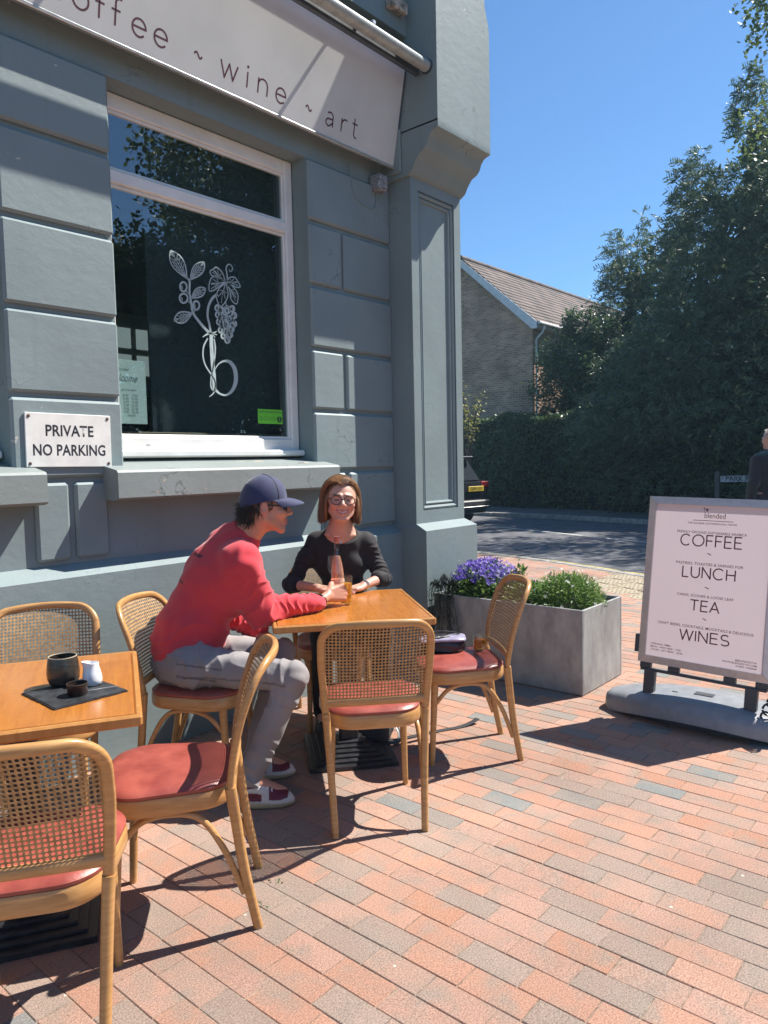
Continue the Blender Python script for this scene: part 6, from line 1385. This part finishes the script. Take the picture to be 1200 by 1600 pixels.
CW = ((.60, .56, .53), (.14, .014, .032), (.46, .36, .22)); shoe(man, J['anR'], (.66, -.75, 0), MO, CW); shoe(man, J['anL'], (.74, -.67, 0), MO, CW)
# cap, hair, sunglasses, bracelet
def local_mesh(Bf, c, sc, rows_fn): pass
M_CAP = mat('navy cap cotton', (.022, .028, .090), .8, .08, 60, bump=.3, bscale=600, sheen=.3) if True else None
CF = np.array(HF); cT = lambda p: Vector(np.array(J['head']) + CF @ (np.array(p) * HS) - np.array(MO))
cm = MB(); rows = []; NA = 40
for i, ph in enumerate(np.linspace(0, PI / 2 * .985, 13)):
    row = []
    for k in range(NA):
        a = 2 * PI * k / NA; cx, cy = math.sin(a), math.cos(a); front = max(0, cy)
        rx, ry, rz = .0895, .1130, .124 + .004 * front
        base = .026 + .012 * cy - .022 * max(0, -cy); x = rx * cx * math.cos(ph); y = -.016 + ry * cy * math.cos(ph) ** (.85 if cy > 0 else 1); z = base + (.1505 - base) * math.sin(ph) 
        row.append(tuple(cT((x, y, z))))
    rows.append(row)
rows_mesh(rows, cm, False, True); 
cap_o = cm.build('cap', M_CAP, man, True, 70)
bm2 = MB(); Vb = []; nu, nv = 17, 7
for sgn, dz in ((1, 0), (-1, -.004)):
    for j in range(nv):
        v_ = j / (nv - 1)
        for i in range(nu):
            a = math.radians(-68 + 136 * i / (nu - 1)); out = .082 * math.cos(a) ** .6 if abs(a) < PI / 2 else 0; x = .0885 * math.sin(a) * (1 - .06 * v_); y = -.016 + .111 * math.cos(a) + out * v_; z = .040 + .006 * math.cos(a) - .020 * v_ * v_ * 1.0 - .95 * x * x * (1 + 2 * v_) + dz
            Vb.append(cT((x, y, z)))
n_ = nu * nv; Fb = []
for q in (0, 1):
    for j in range(nv - 1):
        for i in range(nu - 1): a = q * n_ + j * nu + i; Fb.append((a, a + 1, a + nu + 1, a + nu) if q == 0 else (a + nu, a + nu + 1, a + 1, a))
for i in range(nu - 1): a = (nv - 1) * nu + i; Fb.append((a, a + 1, n_ + a + 1, n_ + a)); Fb.append((i + 1, i, n_ + i, n_ + i + 1))
bm2.add(Vb, Fb).build('brim', M_CAP, cap_o, True, 60)
MB().lathe([(.008, 0), (.006, .003), (0, .004)], 10, Matrix.Translation(cT((0, -.016, .1515)))).build('button', M_CAP, cap_o)
for sx in (1, -1):
    pp_ = [cT((sx * (.0905 * math.cos(ph)) * .74, -.016 + .1150 * math.cos(ph) * .62, .034 + .114 * math.sin(ph) + .0015)) for ph in np.linspace(.05, 1.5, 12)]
    MB().tube(pp_, .0035, 6).build('seam', mat('black cap stripe', (.012, .012, .02), .8, .1), cap_o, True)
def strands(name, roots, dirs, length, rad, mt, parent, origin, grav=.5, wob=.25, seed=1, seg=5):
    r_ = np.random.default_rng(seed); n = len(roots); K = seg + 1; P = np.zeros((n, K, 3)); P[:, 0] = roots; d = dirs.copy(); L = np.asarray(length).reshape(-1, 1) / seg
    for k in range(1, K): d = d + np.array([0, 0, -grav]) / seg + r_.normal(0, wob / seg, (n, 3)); d /= np.linalg.norm(d, axis=1, keepdims=True); P[:, k] = P[:, k - 1] + d * L
    return strand_mesh(name, P, rad, mt, parent, origin)
def strand_mesh(name, P, rad, mt, parent, origin):
    n, K, _ = P.shape; T = np.gradient(P, axis=1); T /= np.maximum(np.linalg.norm(T, axis=2, keepdims=True), 1e-9); ref = np.array([.31, .52, .79]); A = np.cross(T, ref); A /= np.linalg.norm(A, axis=2, keepdims=True); B = np.cross(T, A)
    taper = np.linspace(1, .45, K)[None, :, None]; V = np.stack([P + (A * math.cos(2 * PI * q / 3) + B * math.sin(2 * PI * q / 3)) * rad * taper for q in range(3)], 2) - np.array(origin)
    V = V.reshape(-1, 3); base = (np.arange(n) * K * 3)[:, None, None] + (np.arange(K - 1) * 3)[None, :, None] + np.arange(3)[None, None, :]; nx = (np.arange(n) * K * 3)[:, None, None] + (np.arange(K - 1) * 3)[None, :, None] + ((np.arange(3) + 1) % 3)[None, None, :]
    Q = np.stack([base, nx, nx + 3, base + 3], -1).reshape(-1, 4).astype(np.int32); me = bpy.data.meshes.new(name); me.vertices.add(len(V)); me.vertices.foreach_set('co', V.astype(np.float32).ravel()); me.loops.add(len(Q) * 4); me.loops.foreach_set('vertex_index', Q.ravel()); me.polygons.add(len(Q)); me.polygons.foreach_set('loop_start', np.arange(0, len(Q) * 4, 4, dtype=np.int32)); me.polygons.foreach_set('loop_total', np.full(len(Q), 4, np.int32)); me.update(calc_edges=True); me.polygons.foreach_set('use_smooth', np.ones(len(Q), bool)); me.materials.append(mt)
    return put(name, me, parent)
def hair_mat(name, c1, c2, rough=.38):
    m, n, l, p = new_mat(name); ge = n.new('ShaderNodeNewGeometry'); mx = n.new('ShaderNodeMix'); mx.data_type = 'RGBA'; l.new(ge.outputs['Random Per Island'], mx.inputs[0]); mx.inputs[6].default_value = c1 + (1,); mx.inputs[7].default_value = c2 + (1,); l.new(mx.outputs[2], p.inputs['Base Color']); p.inputs['Roughness'].default_value = rough; return m
M_HAIR_D = hair_mat('dark brown hair', (.022, .015, .011), (.06, .042, .03))
r_ = np.random.default_rng(5); nr = 1300; a = r_.uniform(PI * .52, PI * 1.48, nr); z = r_.uniform(-.072, .034, nr); Lr = np.stack([.0745 * np.sin(a), -.018 + .095 * np.cos(a), z], 1)
keep = ~((abs(Lr[:, 0]) > .05) & (Lr[:, 2] < -.02) & (Lr[:, 1] > -.05)); Lr = Lr[keep]; rw = J['head'] + (Lr * HS) @ HF.T; dw = np.stack([np.sin(a) * .5, np.cos(a) * .7, -np.ones(nr) * .8], 1)[keep] @ HF.T; dw /= np.linalg.norm(dw, axis=1, keepdims=True)
tag(strands('hair', rw, dw, r_.uniform(.022, .052, len(rw)), .0011, M_HAIR_D, man, MO, .3, 1.0, 3), kind='stuff')
nr = 260; sgn = r_.choice([-1, 1], nr); Lr = np.stack([sgn * (.0725 + r_.uniform(0, .002, nr)), r_.uniform(-.02, .03, nr), r_.uniform(-.01, .035, nr)], 1); rw = J['head'] + (Lr * HS) @ HF.T; dw = (np.stack([sgn * .25, -.3 * np.ones(nr), -np.ones(nr)], 1)) @ HF.T; dw /= np.linalg.norm(dw, axis=1, keepdims=True)
tag(strands('sideburns', rw, dw, r_.uniform(.010, .02, nr), .0009, M_HAIR_D, man, MO, .2, .5, 4), kind='stuff')
sg_ = MB(); M_LENS = mat('black sunglass lens', (.012, .011, .012), .08, .05, spec=.8); M_BLKP = mat('black plastic frame', (.012, .012, .013), .3, .1)
fr_o = None
for s in (-1, 1):
    ln_ = MB(); pts_ = [(s * (.031 + .0265 * math.copysign(abs(math.cos(t)) ** .8, math.cos(t))), 0, .002 + .019 * math.copysign(abs(math.sin(t)) ** .8, math.sin(t)) ) for t in np.linspace(0, 2 * PI, 24, endpoint=False)]
    V1 = [cT((x, .1005 - 6.2 * x * x, z)) for x, _, z in pts_]; V2 = [cT((x, .0975 - 6.2 * x * x, z)) for x, _, z in pts_]
    ln_.add(V1 + V2, [tuple(range(24)), tuple(range(24, 48))[::-1]] + [(i, (i + 1) % 24, 24 + (i + 1) % 24, 24 + i) for i in range(24)])
    if fr_o is None: fr_o = ln_.build('sunglasses', M_LENS, man, True, 40)
    else: ln_.build('lens', M_LENS, fr_o, True, 40)
    MB().tube([cT((s * .058, .080, .010)), cT((s * .074, .055, .010)), cT((s * .0800, .0, .012))], .0032, 6).build('temple', M_BLKP, fr_o, True)
MB().tube([cT((-.008, .103, .008)), cT((0, .106, .011)), cT((.008, .103, .008))], .002, 6).build('bridge', M_BLKP, fr_o, True)
wv = unit(wr - J['wrR']); bp_ = J['wrR'] + wv * .018; ux = unit(np.cross(wv, (0, 0, 1))); uz = np.cross(ux, wv)
for k, (o_s, rr_) in enumerate(((.0, .031), (.009, .0305))):
    MB().tube([Vector(bp_ + wv * o_s + (ux * math.cos(t) + uz * math.sin(t)) * rr_ - np.array(MO)) for t in np.linspace(0, 2 * PI, 25)], .0034, 6, caps=False).build('bracelet', M_BLKP if k == 0 else mat('brown bead bracelet', (.06, .035, .025), .4, .3, 200), man, True)

# ------------------------------------------------------------- the woman
K_ = {k: np.array(v) for k, v in {'pelvis': (3.100, 2.975, .575), 'waist': (3.095, 2.972, .720), 'chest': (3.067, 2.969, .890), 'shc': (3.052, 2.950, 1.035), 'neck': (3.015, 2.912, 1.105), 'head': (2.974, 2.856, 1.238),
      'shR': (2.960, 3.060, 1.004), 'shL': (3.168, 2.846, .998), 'elR': (2.807, 3.112, .770), 'wrR': (2.785, 2.871, .777), 'elL': (3.178, 2.742, .792), 'wrL': (2.972, 2.705, .779),
      'knR': (2.72, 2.78, .535), 'knL': (2.93, 2.55, .535), 'anR': (2.78, 2.86, .10), 'anL': (3.02, 2.62, .10), 'hipR': (3.02, 3.06, .57), 'hipL': (3.15, 2.88, .57)}.items()}
wom = thing('person', 'smiling person with bob hair and glasses in a black top at the table', 'person', (3.05, 2.95, 0)); WO = (3.05, 2.95, 0)
WF = frame((-.68, -.73, .08), (.04, -.05, 1.0)); lo, hi = (2.58, 2.42, -.01), (3.40, 3.24, 1.46); sd = SDF(lo, hi, .0040)
SW = .965
wT = add_head(sd, K_['head'], WF, SW, True, 1.0, K_['neck'])
sd.cap(K_['neck'], K_['shc'], .050, .062, .04); sd.cap(K_['shR'] * .85 + K_['shL'] * .15, K_['shL'] * .85 + K_['shR'] * .15, .045, .045, .05); sd.cap(K_['shc'] + np.array([-.02, -.02, 0]), K_['chest'], .082, .09, .05); sd.cap(K_['chest'], K_['waist'], .09, .09, .05); sd.cap(K_['waist'], K_['pelvis'], .10, .11, .05)
for s in 'RL':
    sd.cap(K_['sh' + s], K_['el' + s], .036, .031, .02); sd.cap(K_['el' + s], K_['wr' + s], .033, .0215, .015, ); sd.cap(K_['pelvis'], K_['hip' + s], .09, .08, .04); sd.cap(K_['hip' + s], K_['kn' + s], .07, .05, .03); sd.cap(K_['kn' + s], K_['an' + s], .046, .034, .02); sd.cap(K_['an' + s], K_['an' + s] + np.array([-.07, -.07, -.06]), .03, .022, .02)
for s in (-1, 1): sd.cap(K_['neck'] + WF @ np.array([s * .022, .040, -.062]), K_['neck'] + WF @ np.array([s * .085, .012, -.060]), .0085, .006, .016)
yl = unit(np.array([-.62, -.36, -.03])); add_hand(sd, K_['wrL'], unit(np.array([-.76, .12, -.10])), (.1, -.1, 1), .88, False, fcurl=[(16, 24, 14), (18, 26, 16), (24, 34, 20), (30, 40, 24)], spread=.04, thumb=(18, 10))
add_hand(sd, K_['wrR'], unit(np.array([.05, -.76, -.04])), (-.2, .05, 1), .88, True, fcurl=[(20, 30, 20)] * 4, thumb=(20, 15))
def wom_col(V):
    c = np.tile(np.array([.60, .33, .245]), (len(V), 1)); L = (V - K_['head']) @ WF / SW
    lip = (abs(L[:, 0]) < .035) & (abs(L[:, 2] + .066 - .012 * (L[:, 0] / .034) ** 2) < .0125 - .006 * (L[:, 0] / .034) ** 2) & (L[:, 1] > .078); c[lip] = (.46, .15, .14)
    tee = (abs(L[:, 0]) < .027) & (abs(L[:, 2] + .0645 - .010 * (L[:, 0] / .034) ** 2) < .0042 - .0022 * (L[:, 0] / .027) ** 2) & (L[:, 1] > .070); c[tee] = (.62, .55, .49)
    chk = (np.linalg.norm((L - np.array([.045, .07, -.03])), axis=1) < .03) | (np.linalg.norm((L - np.array([-.045, .07, -.03])), axis=1) < .03); c[chk] *= np.array([1.0, .82, .82])
    br = (abs(abs(L[:, 0]) - .036) < .020) & (abs(L[:, 2] - .033) < .0045) & (L[:, 1] > .07); c[br] = (.20, .11, .06)
    ey = (abs(abs(L[:, 0]) - .035) < .0135) & (abs(L[:, 2] - .002) < .0032) & (L[:, 1] > .08); c[ey] = (.30, .23, .20); ir = (abs(abs(L[:, 0]) - .035) < .0058) & (abs(L[:, 2] - .002) < .0036) & (L[:, 1] > .08); c[ir] = (.03, .03, .035)
    ll = (abs(abs(L[:, 0]) - .035) < .0165) & (abs(L[:, 2] - .0070) < .0022) & (L[:, 1] > .08); c[ll] = (.10, .05, .04); return c
skin_obj('body', sd, M_SKIN, wom, wom_col, None, 1, WO)
lo, hi = (2.64, 2.58, .50), (3.36, 3.26, 1.12); sd = SDF(lo, hi, .005)
sd.cap(K_['shR'] * .93 + K_['shL'] * .07, K_['shL'] * .93 + K_['shR'] * .07, .050, .050, .06); sd.cap(K_['shc'] + np.array([-.015, -.02, -.005]), K_['chest'], .098, .112, .05); sd.cap(K_['chest'], K_['waist'], .116, .112, .05); sd.cap(K_['waist'], K_['pelvis'], .115, .135, .05)
fw_ = unit((-.68, -.73, 0)); rw_ = unit((-.73, .68, 0)); sd.ell(K_['chest'] + np.array([0, 0, .02]), (.165, .105, .15), frame(fw_), .04)
for s in (-1, 1): sd.ell(K_['chest'] + fw_ * .058 + rw_ * s * .070 + np.array([0, 0, -.005]), (.062, .052, .068), frame(fw_), .06)
for s in 'RL': sd.cap(K_['sh' + s], K_['el' + s], .047, .045, .05); sd.cap(K_['el' + s], K_['el' + s] * .78 + K_['wr' + s] * .22, .048, .044, .015)
sd.ell(K_['neck'] + fw_ * .045 + np.array([0, 0, -.015]), (.118, .10, .092), frame(fw_), .012, 'sub'); sd.cap(K_['neck'], K_['neck'] + np.array([0, 0, .1]), .08, .08, .01, 'sub')
sd.plane((0, 0, .60), (0, 0, -1))
def wom_fold(V):
    d = .003 * wav(V, (22, 18, 27), 1.5)
    for s in 'RL':
        t, q, _ = seg_t(V, K_['sh' + s], K_['el' + s]); m = np.exp(-(np.maximum(q - .05, 0) / .02) ** 2) * (t > .15); d += m * .0030 * rdg(t * 40 + 4.5 * np.sin(V[:, 0] * 40 + V[:, 1] * 33))
    L = (V - K_['chest']); u_ = L @ rw_; d += .006 * np.exp(-((L[:, 2]) / .12) ** 2) * np.sin(38 * (L[:, 2] - .55 * abs(u_)) + 2 * np.sin(u_ * 22)); return d
skin_obj('black_top', sd, M_BLACKTOP, wom, lambda V: np.tile(np.array([.016, .014, .016]), (len(V), 1)), wom_fold, 2, WO)
lo, hi = (2.56, 2.40, .02), (3.36, 3.26, .72); sd = SDF(lo, hi, .009)
for s in 'RL': sd.cap(K_['pelvis'], K_['hip' + s], .12, .105, .04); sd.cap(K_['hip' + s], K_['kn' + s], .088, .066, .03); sd.cap(K_['kn' + s], K_['an' + s], .062, .05, .02)
skin_obj('trousers', sd, M_BLACKTOP, wom, lambda V: np.tile(np.array([.014, .014, .018]), (len(V), 1)), None, 2, WO)
CBK = ((.02, .02, .022), (.02, .02, .022), (.03, .03, .03)); shoe(wom, K_['anR'], (-.68, -.73, 0), WO, CBK, .008, .9); shoe(wom, K_['anL'], (-.68, -.73, 0), WO, CBK, .008, .9)
# bob hair: strands fall from a parting over the skull to jaw length
M_HAIR_B = hair_mat('light auburn hair', (.13, .055, .022), (.42, .23, .105), .36); hr = np.random.default_rng(9); n = 7600
part = hr.uniform(-.095, .084, n); side = np.where(hr.random(n) < .55, 1, -1); lay = hr.uniform(0, 1, n); Kp = 10; P = np.zeros((n, Kp, 3))
az_s = np.where(part < -.06, hr.uniform(.35, 1.0, n), 0)
for k in range(Kp):
    t = k / (Kp - 1)
    ang = np.minimum(t * 1.9, 1) * PI / 2 * 1.0                       # over the crown, then straight down
    fwdy = part * 1.0
    az = np.arctan2(side * .08, fwdy * 1.15)
    rxx = .097 + .013 * lay; ryy = .104 + .008 * lay; rzz = .103 + .010 * lay
    y0 = fwdy - np.where(part > .0, part * 1.05 * np.clip(t / .5, 0, 1) ** 1.4, 0); shrink = np.sqrt(np.clip(1 - (np.clip(y0 + .018, -.108, .108) / .110) ** 2, .02, 1)); 
    x = side * rxx * shrink * np.sin(ang) * (1 + .16 * np.clip(t - .4, 0, 1)); z = .040 + rzz * shrink ** .85 * np.cos(ang)
    down = np.clip(t - .526, 0, 1) / .474; z = np.where(t > .526, .040 - down * (.150 + .012 * lay - .02 * (part > .03)), z)
    yy_ = y0 - .018 * down * (y0 > 0) - .010 * np.sin(down * PI) * (y0 < 0); x = np.where(t > .526, x - side * .008 * np.clip(down - .55, 0, 1) * 1.6, x)
    yy_ = np.where((y0 < -.07), y0 - .012, yy_)
    P[:, k] = np.stack([x + .010, yy_, z + .002], 1)
lock = np.floor((part + .1) * 95).astype(int) * 2 + (side > 0); lk = hr.normal(0, .0050, (400, 3)); gr = (np.linspace(0, 1, Kp) ** 1.3)[None, :, None]; P += lk[np.clip(lock, 0, 399)][:, None, :] * gr; fly = hr.random(n) < .05; P[fly] += (hr.normal(0, .010, (fly.sum(), 1, 3)) * gr)
P += hr.normal(0, .0018, (n, 1, 3)); P[:, 3:] += hr.normal(0, .0022, (n, Kp - 3, 3)).cumsum(1) * .5
back = hr.random(n) < .25; nb_ = back.sum(); ab_ = hr.uniform(-1.15, 1.15, nb_)                      # strands down the back of the head
for k in range(Kp):
    t = k / (Kp - 1); an_ = min(t * 1.9, 1) * PI / 2; dn = max(0, t - .526) / .474; P[back, k] = np.stack([.098 * np.sin(ab_) * math.sin(an_), -.018 - .108 * np.cos(ab_) * math.sin(an_), np.full(nb_, .040 + .106 * math.cos(an_) - dn * .15)], 1) + hr.normal(0, .0015, (nb_, 3))
Pw = K_['head'] + (P.reshape(-1, 3) * SW) @ WF.T; Pw = Pw.reshape(n, Kp, 3)
tag(strand_mesh('hair', Pw, .0011, M_HAIR_B, wom, WO), kind='stuff')
# a solid scalp layer under the strands
sd = SDF(K_['head'] - .17, K_['head'] + .17, .005)
sd.ell(wT((0, -.026, .044)), (.089 * SW, .104 * SW, .102 * SW), WF, .01)
for s in (-1, 1): sd.ell(wT((s * .092, -.034, -.030)), (.015 * SW, .062 * SW, .085 * SW), WF, .02)
sd.ell(wT((0, -.085, -.030)), (.078 * SW, .030 * SW, .085 * SW), WF, .02)
sd.ell(wT((.004, .085, -.012)), (.083 * SW, .078 * SW, .112 * SW), WF, .012, 'sub'); sd.cap(wT((0, .01, -.13)), wT((0, .0, -.02)), .058 * SW, .058 * SW, .01, 'sub')
skin_obj('scalp_hair', sd, attr_mat('under hair', .5), wom, lambda V: np.tile(np.array([.20, .10, .045]), (len(V), 1)), None, 2, WO)
wl_ = lambda p: Vector(wT(p) - np.array(WO)); go = None; M_SPEC = glass_mat('spectacle lens', (.97, .97, .97), 0, 1.22); M_TORT = mat('dark tortoise frame', (.035, .02, .015), .25, .3, 100, coat=.4)
for s in (-1, 1):
    ring_ = [wl_((s * (.0375) + .0292 * math.cos(t), .1040 - .10 * abs(s * .0375 + .0292 * math.cos(t)) ** 1.3, .0245 * math.sin(t) + .002)) for t in np.linspace(0, 2 * PI, 25)]
    mb = MB().tube(ring_, .0021, 6, caps=False)
    if go is None: go = mb.build('glasses', M_TORT, wom, True)
    else: mb.build('rim', M_TORT, go, True)
    MB().tube([wl_((s * .0655, .098, .012)), wl_((s * .081, .070, .012)), wl_((s * .0860, .0, .008))], .0020, 6).build('temple', M_TORT, go, True)
    lb_ = MB().add(ring_[:-1], [tuple(range(24))]); lb_.build('lens', M_SPEC, go)
MB().tube([wl_((-.008, .105, .006)), wl_((0, .108, .010)), wl_((.008, .105, .006))], .002, 6).build('bridge', M_TORT, go, True)
M_SILV = mat('silver jewellery', (.75, .74, .72), .25, .05, metal=.9)
nkc = K_['neck']; pts_ = [Vector(nkc + WF @ np.array([.062 * math.sin(t), .012 + .060 * math.cos(t), -.028 - .050 * math.cos(t) - .01]) - np.array(WO)) for t in np.linspace(-2.0, 2.0, 25)]
MB().tube(pts_, .0011, 5).build('necklace', M_SILV, wom, True); pdt = MB().lathe([(0, -.012), (.006, -.006), (.004, .004), (0, .008)], 10, Matrix.Translation(pts_[12] + Vector((0, 0, -.012)))); pdt.build('pendant', M_SILV, wom, True)
wv = unit(K_['wrL'] - K_['elL']); bp_ = K_['wrL'] - wv * .006; ux = unit(np.cross(wv, (0, 0, 1))); uz = np.cross(ux, wv)
for o_s in (0, .010): MB().tube([Vector(bp_ - wv * o_s + (ux * math.cos(t) * 1.08 + uz * math.sin(t)) * .0245 - np.array(WO)) for t in np.linspace(0, 2 * PI, 25)], .0026, 6, caps=False).build('bracelet', M_SILV, wom, True)

# ------------------------------------------------------------- a passer-by cut by the right edge
pc = np.array([9.835, 2.255, 0.0]); ped = thing('person', 'passer-by in dark jacket with short grey hair at the right edge', 'person', tuple(pc)); PF = frame((.55, .80, 0)); PT = lambda p: pc + PF @ np.array(p)
sd = SDF(pc + np.array([-.5, -.5, -.01]), pc + np.array([.5, .5, 1.86]), .009); hT_ = add_head(sd, PT((0, .02, 1.625)), PF, .93, neck=PT((0, -.01, 1.46)))
sd.cap(PT((-.16, 0, 1.40)), PT((.16, 0, 1.40)), .06, .06, .05); sd.cap(PT((0, 0, 1.36)), PT((0, 0, 1.0)), .12, .12, .06)
PJ = {}
for s in (-1, 1):
    sd.cap(PT((s * .19, 0, 1.39)), PT((s * .25, -.02, 1.12)), .05, .042, .03); sd.cap(PT((s * .25, -.02, 1.12)), PT((s * .25, .05, .88)), .04, .03, .02); add_hand(sd, PT((s * .25, .05, .87)), PF @ np.array([0, .15, -1]), PF @ np.array([s, 0, 0]), 1.0, s > 0, (15, 25, 20))
    st_ = .12 * s; sd.cap(PT((s * .09, 0, .95)), PT((s * .10, st_ * .6, .52)), .085, .06, .04); sd.cap(PT((s * .10, st_ * .6, .52)), PT((s * .10, st_ * 1.4 - .02, .08)), .055, .04, .03); sd.cap(PT((s * .10, st_ * 1.4 - .03, .035)), PT((s * .10, st_ * 1.4 + .16, .03)), .04, .035, .02)
skin_obj('body', sd, M_SKIN, ped, lambda V: np.tile(np.array([.52, .27, .20]), (len(V), 1)), None, 2, tuple(pc))
sd = SDF(pc + np.array([-.5, -.5, .70]), pc + np.array([.5, .5, 1.60]), .010); sd.cap(PT((-.17, 0, 1.385)), PT((.17, 0, 1.385)), .082, .082, .05); sd.cap(PT((0, 0, 1.34)), PT((0, 0, .85)), .155, .165, .08); sd.ell(PT((0, 0, 1.2)), (.22, .15, .25), PF, .05); sd.cap(PT((0, -.005, 1.40)), PT((0, .0, 1.49)), .085, .070, .03)
for s in (-1, 1): sd.cap(PT((s * .20, 0, 1.37)), PT((s * .262, -.02, 1.11)), .075, .066, .03); sd.cap(PT((s * .262, -.02, 1.11)), PT((s * .255, .05, .89)), .064, .05, .02)
sd.plane(PT((0, 0, .80)), (0, 0, -1)); sd.cap(PT((0, 0, 1.47)), PT((0, .01, 1.6)), .062, .062, .01, 'sub')
skin_obj('jacket', sd, M_CLOTH, ped, lambda V: np.where((V[:, 2] > 1.43)[:, None], np.array([.02, .05, .045]), np.array([.022, .022, .030])), lambda V: .005 * wav(V, (20, 17, 24), 1.5), 2, tuple(pc))
sd = SDF(pc + np.array([-.4, -.4, .03]), pc + np.array([.4, .4, 1.0]), .011)
for s in (-1, 1): st_ = .12 * s; sd.cap(PT((s * .08, 0, .92)), PT((s * .10, st_ * .6, .52)), .105, .08, .04); sd.cap(PT((s * .10, st_ * .6, .52)), PT((s * .10, st_ * 1.4 - .02, .09)), .078, .06, .03)
skin_obj('trousers', sd, M_DENIM, ped, lambda V: np.tile(np.array([.03, .03, .04]), (len(V), 1)), None, 2, tuple(pc))
r_ = np.random.default_rng(6); n = 900; d = rand_dirs(n, r_); d = d[(d[:, 2] > -.15) & ((d[:, 1] < .35) | (d[:, 2] > .75))]; Lr = np.array([0, -.018, .040]) + d * np.array([.078, .100, .095]); rw = PT((0, .02, 1.625)) + (Lr * .93) @ PF.T; dw = (d + np.array([0, -.3, -.5])) @ PF.T; dw /= np.linalg.norm(dw, axis=1, keepdims=True)
tag(strands('hair', rw, dw, r_.uniform(.015, .03, len(rw)), .0025, hair_mat('grey hair', (.45, .44, .43), (.65, .64, .62)), ped, tuple(pc), .4, .5, 8), kind='stuff')

# ============================================================= added volume that lifts the dark trees, as lens veil would
hz = MB().box(-125, 125, -125, 125, -1.2, 21.0).build('glare_veil', None)
mh = bpy.data.materials.new('lens glare veil'); mh.use_nodes = True; nh_ = mh.node_tree.nodes; nh_.clear()
ho = nh_.new('ShaderNodeOutputMaterial'); pv = nh_.new('ShaderNodeVolumePrincipled')
pv.inputs['Color'].default_value = (0.52, 0.80, 1.0, 1); pv.inputs['Density'].default_value = 0.0013; pv.inputs['Anisotropy'].default_value = 0.2
mh.node_tree.links.new(pv.outputs[0], ho.inputs['Volume']); hz.data.materials.append(mh)
tag(hz, 'thin pale lens glare veil added over the street to lift the dark trees', 'glare_veil', kind='stuff')
